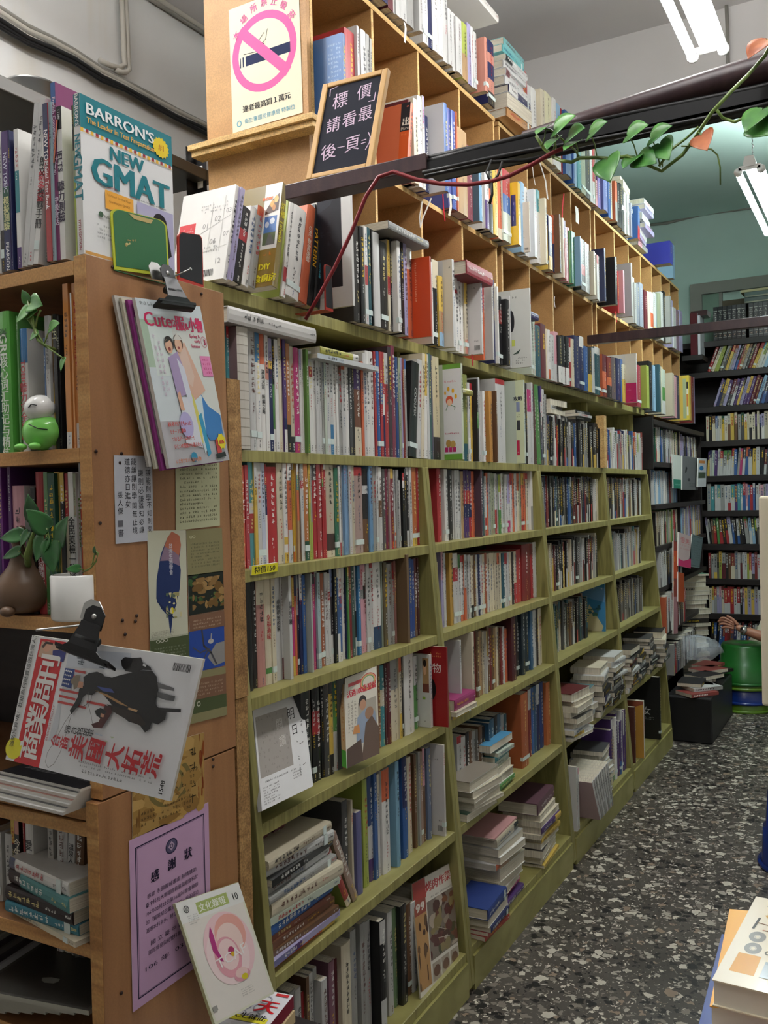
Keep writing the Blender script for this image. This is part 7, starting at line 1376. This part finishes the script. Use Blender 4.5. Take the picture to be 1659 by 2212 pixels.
V_ = [hip, hip + Vector((0, 0, .25)), sh + Vector((.16, .03, -.08)), neck, neck + Vector((-.02, -.01, .10)), neck + Vector((-.03, -.02, .2)), sh, el, (el + wr) / 2, wr, pm_,
      sh + Vector((.34, .06, 0)), sh + Vector((.42, .04, -.28)), sh + Vector((.38, -.12, -.46)), hip + Vector((-.09, 0, -.08)), hip + Vector((-.12, -.05, -.30)), Vector((hip.x - .12, hip.y, .05)), hip + Vector((.09, 0, -.08)), hip + Vector((.12, -.05, -.30)), Vector((hip.x + .12, hip.y, .05))]
E_ = [(0, 1), (1, 2), (2, 3), (3, 4), (4, 5), (2, 6), (6, 7), (7, 8), (8, 9), (9, 10), (2, 11), (11, 12), (12, 13), (0, 14), (14, 15), (15, 16), (0, 17), (17, 18), (18, 19)]
r_ = [.14, .13, .14, .055, .075, .06, .055, .042, .038, .026, (.034, .020), .055, .042, .03, .08, .065, .04, .08, .065, .04]
pe = skin('person', V_, E_, r_, 'skin'); tag(pe, 'person hidden behind the cream panel, a bare forearm with a watch reaching left', 'person')
# five fingers, each its own chain rooted in the palm
hd = (kn - wr).normalized(); up = Vector((0, 0, 1)); sd = hd.cross(up).normalized()
fv = []; fe = []; fr = []
def chain(pts, rs):
    n = len(fv); fv.extend(pts); fe.extend((n + i, n + i + 1) for i in range(len(pts) - 1)); fr.extend(rs)
for k, (ln, spread) in enumerate(((.070, -.030), (.080, -.010), (.075, .010), (.058, .030))):
    b = wr + hd * .085 + up * (-spread * .8) + sd * 0
    o = skin('finger', [wr + hd * .05 + up * (-spread * .5), b, b + hd * ln * .5 + up * (-spread * .15 - .004), b + hd * ln * .85 + up * (-.018 - spread * .2), b + hd * ln + up * (-.032)], [(0, 1), (1, 2), (2, 3), (3, 4)], [.012, .011, .0095, .0085, .007], 'skin', par=pe, sub=1)
o = skin('thumb', [wr + hd * .025 + up * .015, wr + hd * .055 + up * .036, wr + hd * .085 + up * .046, wr + hd * .108 + up * .042], [(0, 1), (1, 2), (2, 3)], [.014, .012, .0105, .008], 'skin', par=pe, sub=1)
m = MB(); m.lathe([(.150, -.10), (.165, 0), (.165, .25), (.16, .45), (.13, .52), (.07, .57)], (hip.x, hip.y + .02, hip.z)); o = m.build('shirt', 'shirt', world=True, loc=pe.location); o.parent = pe
m = MB(); hc = neck + Vector((-.03, -.02, .20)); m.ball((hc.x + .01, hc.y + .01, hc.z + .03), (.085, .095, .10)); o = m.build('hair', 'hair', world=True, loc=pe.location); o.parent = pe
ax = (el - wr).normalized(); wc = wr + ax * .015
m = MB(); rg = []; a1 = ax.cross(Vector((0, 0, 1))).normalized(); a2 = ax.cross(a1)
for j, off in enumerate((-.012, .012)):
    rg.append([wc + ax * off + (a1 * math.cos(t * math.pi / 10) + a2 * math.sin(t * math.pi / 10)) * .034 for t in range(20)])
for t in range(20): m.mesh([rg[0][t], rg[0][(t + 1) % 20], rg[1][(t + 1) % 20], rg[1][t]], [(0, 1, 2, 3)], smooth=True)
m.tube([wc + Vector((0, -.034, .008)), wc + Vector((0, -.042, .010))], .020, n=16)
o = m.build('wristwatch', 'steel', world=True, loc=wc); s = o.modifiers.new('s', 'SOLIDIFY'); s.thickness = .002; tag(o, 'shining steel wristwatch on the reaching forearm', 'watch')
# table at lower right with books
zt = .72
e = empty('display_table', (.35, 1.5, 0), 'dark table at the lower right corner carrying books, mostly out of view', 'table')
m = MB(); m.box((-.19, .75, zt - .03), (1.0, 1.62, zt)); part('tabletop', m, 'orange_plywood', e, .003)
for x, y in ((-.15, .8), (-.15, 1.56), (.94, .8), (.94, 1.56)):
    m = MB(); m.box((x, y, 0), (x + .04, y + .04, zt - .03)); part('leg', m, 'orange_plywood', e)
def tbook(px4, z, th, items, label, edge, mat='gloss_cover', nm='paperback_book'):
    bl, br, tr, tl = [onz(a, b, z) for a, b in px4]; br = bl + ((br - bl) + (tr - tl)) / 2; tl = bl + ((tl - bl) + (tr - br)) / 2
    U = br - bl; V = tl - bl; m = MB(); m.prism([bl, br, br + V, tl], (0, 0, -.0015), hx(edge)); m.prism([p - Vector((0, 0, th - .0015)) for p in (bl, br, br + V, tl)], (0, 0, -.0015), hx(edge))
    draw(m, bl, U, V, (0, 0, 1), items); o = m.build(nm, mat, world=True, loc=bl); tag(o, label, 'book', 'books on the corner table')
    c = (bl + br + V * 1) / 2; pgm = MB(); k = .012; q = [bl + U * k + V * k, br - U * k + V * k, br - U * k + V * (1 - k), bl + U * k + V * (1 - k)]
    pgm.prism([p - Vector((0, 0, th - .0015)) for p in q], (0, 0, th - .003), (.8, .76, .66)); p = pgm.build('page_block', 'matte_paper', world=True, loc=bl); p.parent = o; p.location = (0, 0, 0)
z0 = zt
tbook([(1500, 2250), (1800, 2330), (1860, 2060), (1540, 2020)], z0 + .03, .028, [('r', 0, 0, 1, 1, '283a8c'), ('r', 0, 0, .3, .12, 'e0e0e6')], 'blue and white book lowest in the corner table pile', '283a8c')
tbook([(1533, 2173), (1800, 2208), (1840, 1985), (1561, 1964)], z0 + .075, .044, [('r', 0, 0, 1, 1, 'f0b03c'), ('r', .08, .03, .16, .07, '8a3a30')], 'plain orange yellow book under the cream tool book', 'f0b03c')
TL = [('r', 0, 0, 1, 1, 'efe8d4'), ('p', [(.12, .12), (.40, .12), (.39, .32), (.13, .32)], 'd8961c'), ('ring', .26, .39, .10, .06, .6, '8a8a88'), ('ring', .25, .52, .10, .06, .6, '8a8a88'), ('ring', .26, .39, .035, .02, .3, 'c0c0bc'), ('ring', .25, .52, .035, .02, .3, 'c0c0bc'), ('p', [(.22, .78), (.42, .84), (.56, .80), (.50, .66), (.38, .68)], 'd8a858'), ('p', [(.14, .60), (.17, .60), (.19, .74), (.16, .74)], '2e2522'), ('line', [(.18, .68), (.6, .65)], .0022, '8a5a3c'), ('line', [(.28, .605), (.6, .585)], .003, '9a6a54'), ('r', .46, .12, .8, .28, 'c4d2dc'), ('r', .46, .25, .8, .28, 'aebfcc'),
  ('ring', .44, .37, .03, .02, .4, '6a6a66'), ('ring', .49, .35, .03, .02, .4, '6a6a66'), ('ring', .54, .34, .03, .02, .4, '6a6a66'), ('ring', .50, .43, .05, .025, .4, '8a8274'), ('g', .18, .86, .36, .90, 2, .8, '999999'), ('p', [(.25, .93), (.5, .92), (.5, .95)], '6a5a50')]
tbook([(1538, 2116), (1722, 2152), (1812, 1975), (1627, 1932)], z0 + .112, .036, TL, 'cream book patterned with tools and rings on the corner table', 'e2d8bc', nm='hardcover_book')
hang([(543, 1243), (600, 1234), (600, 1215), (545, 1223)], (gx(1.345) + .003,) * 4, [('r', 0, 0, 1, 1, 'd8d02c'), ('t', '特價150', .5, .5, .7, {'w': .8, 'bold': .03}, '222222')], 'yellow price sticker reading 150 on the second olive shelf edge', 'price_sticker', 'sticker')
hang([(500, 760), (542, 754), (541, 680), (500, 688)], (-1.30,) * 4, [('r', 0, 0, 1, 1, 'dcdad0'), ('t', 'LAB', .55, .80, .13, {'w': .55, 'bold': .05}, '222222'), ('t', 'SERIES', .55, .66, .08, {'w': .5}, '333333')], 'white LAB box rising behind the exposed binding book', 'paperback_book', 'book')
finish_books(300)
for o in [_tmpo]: bpy.data.objects.remove(o)
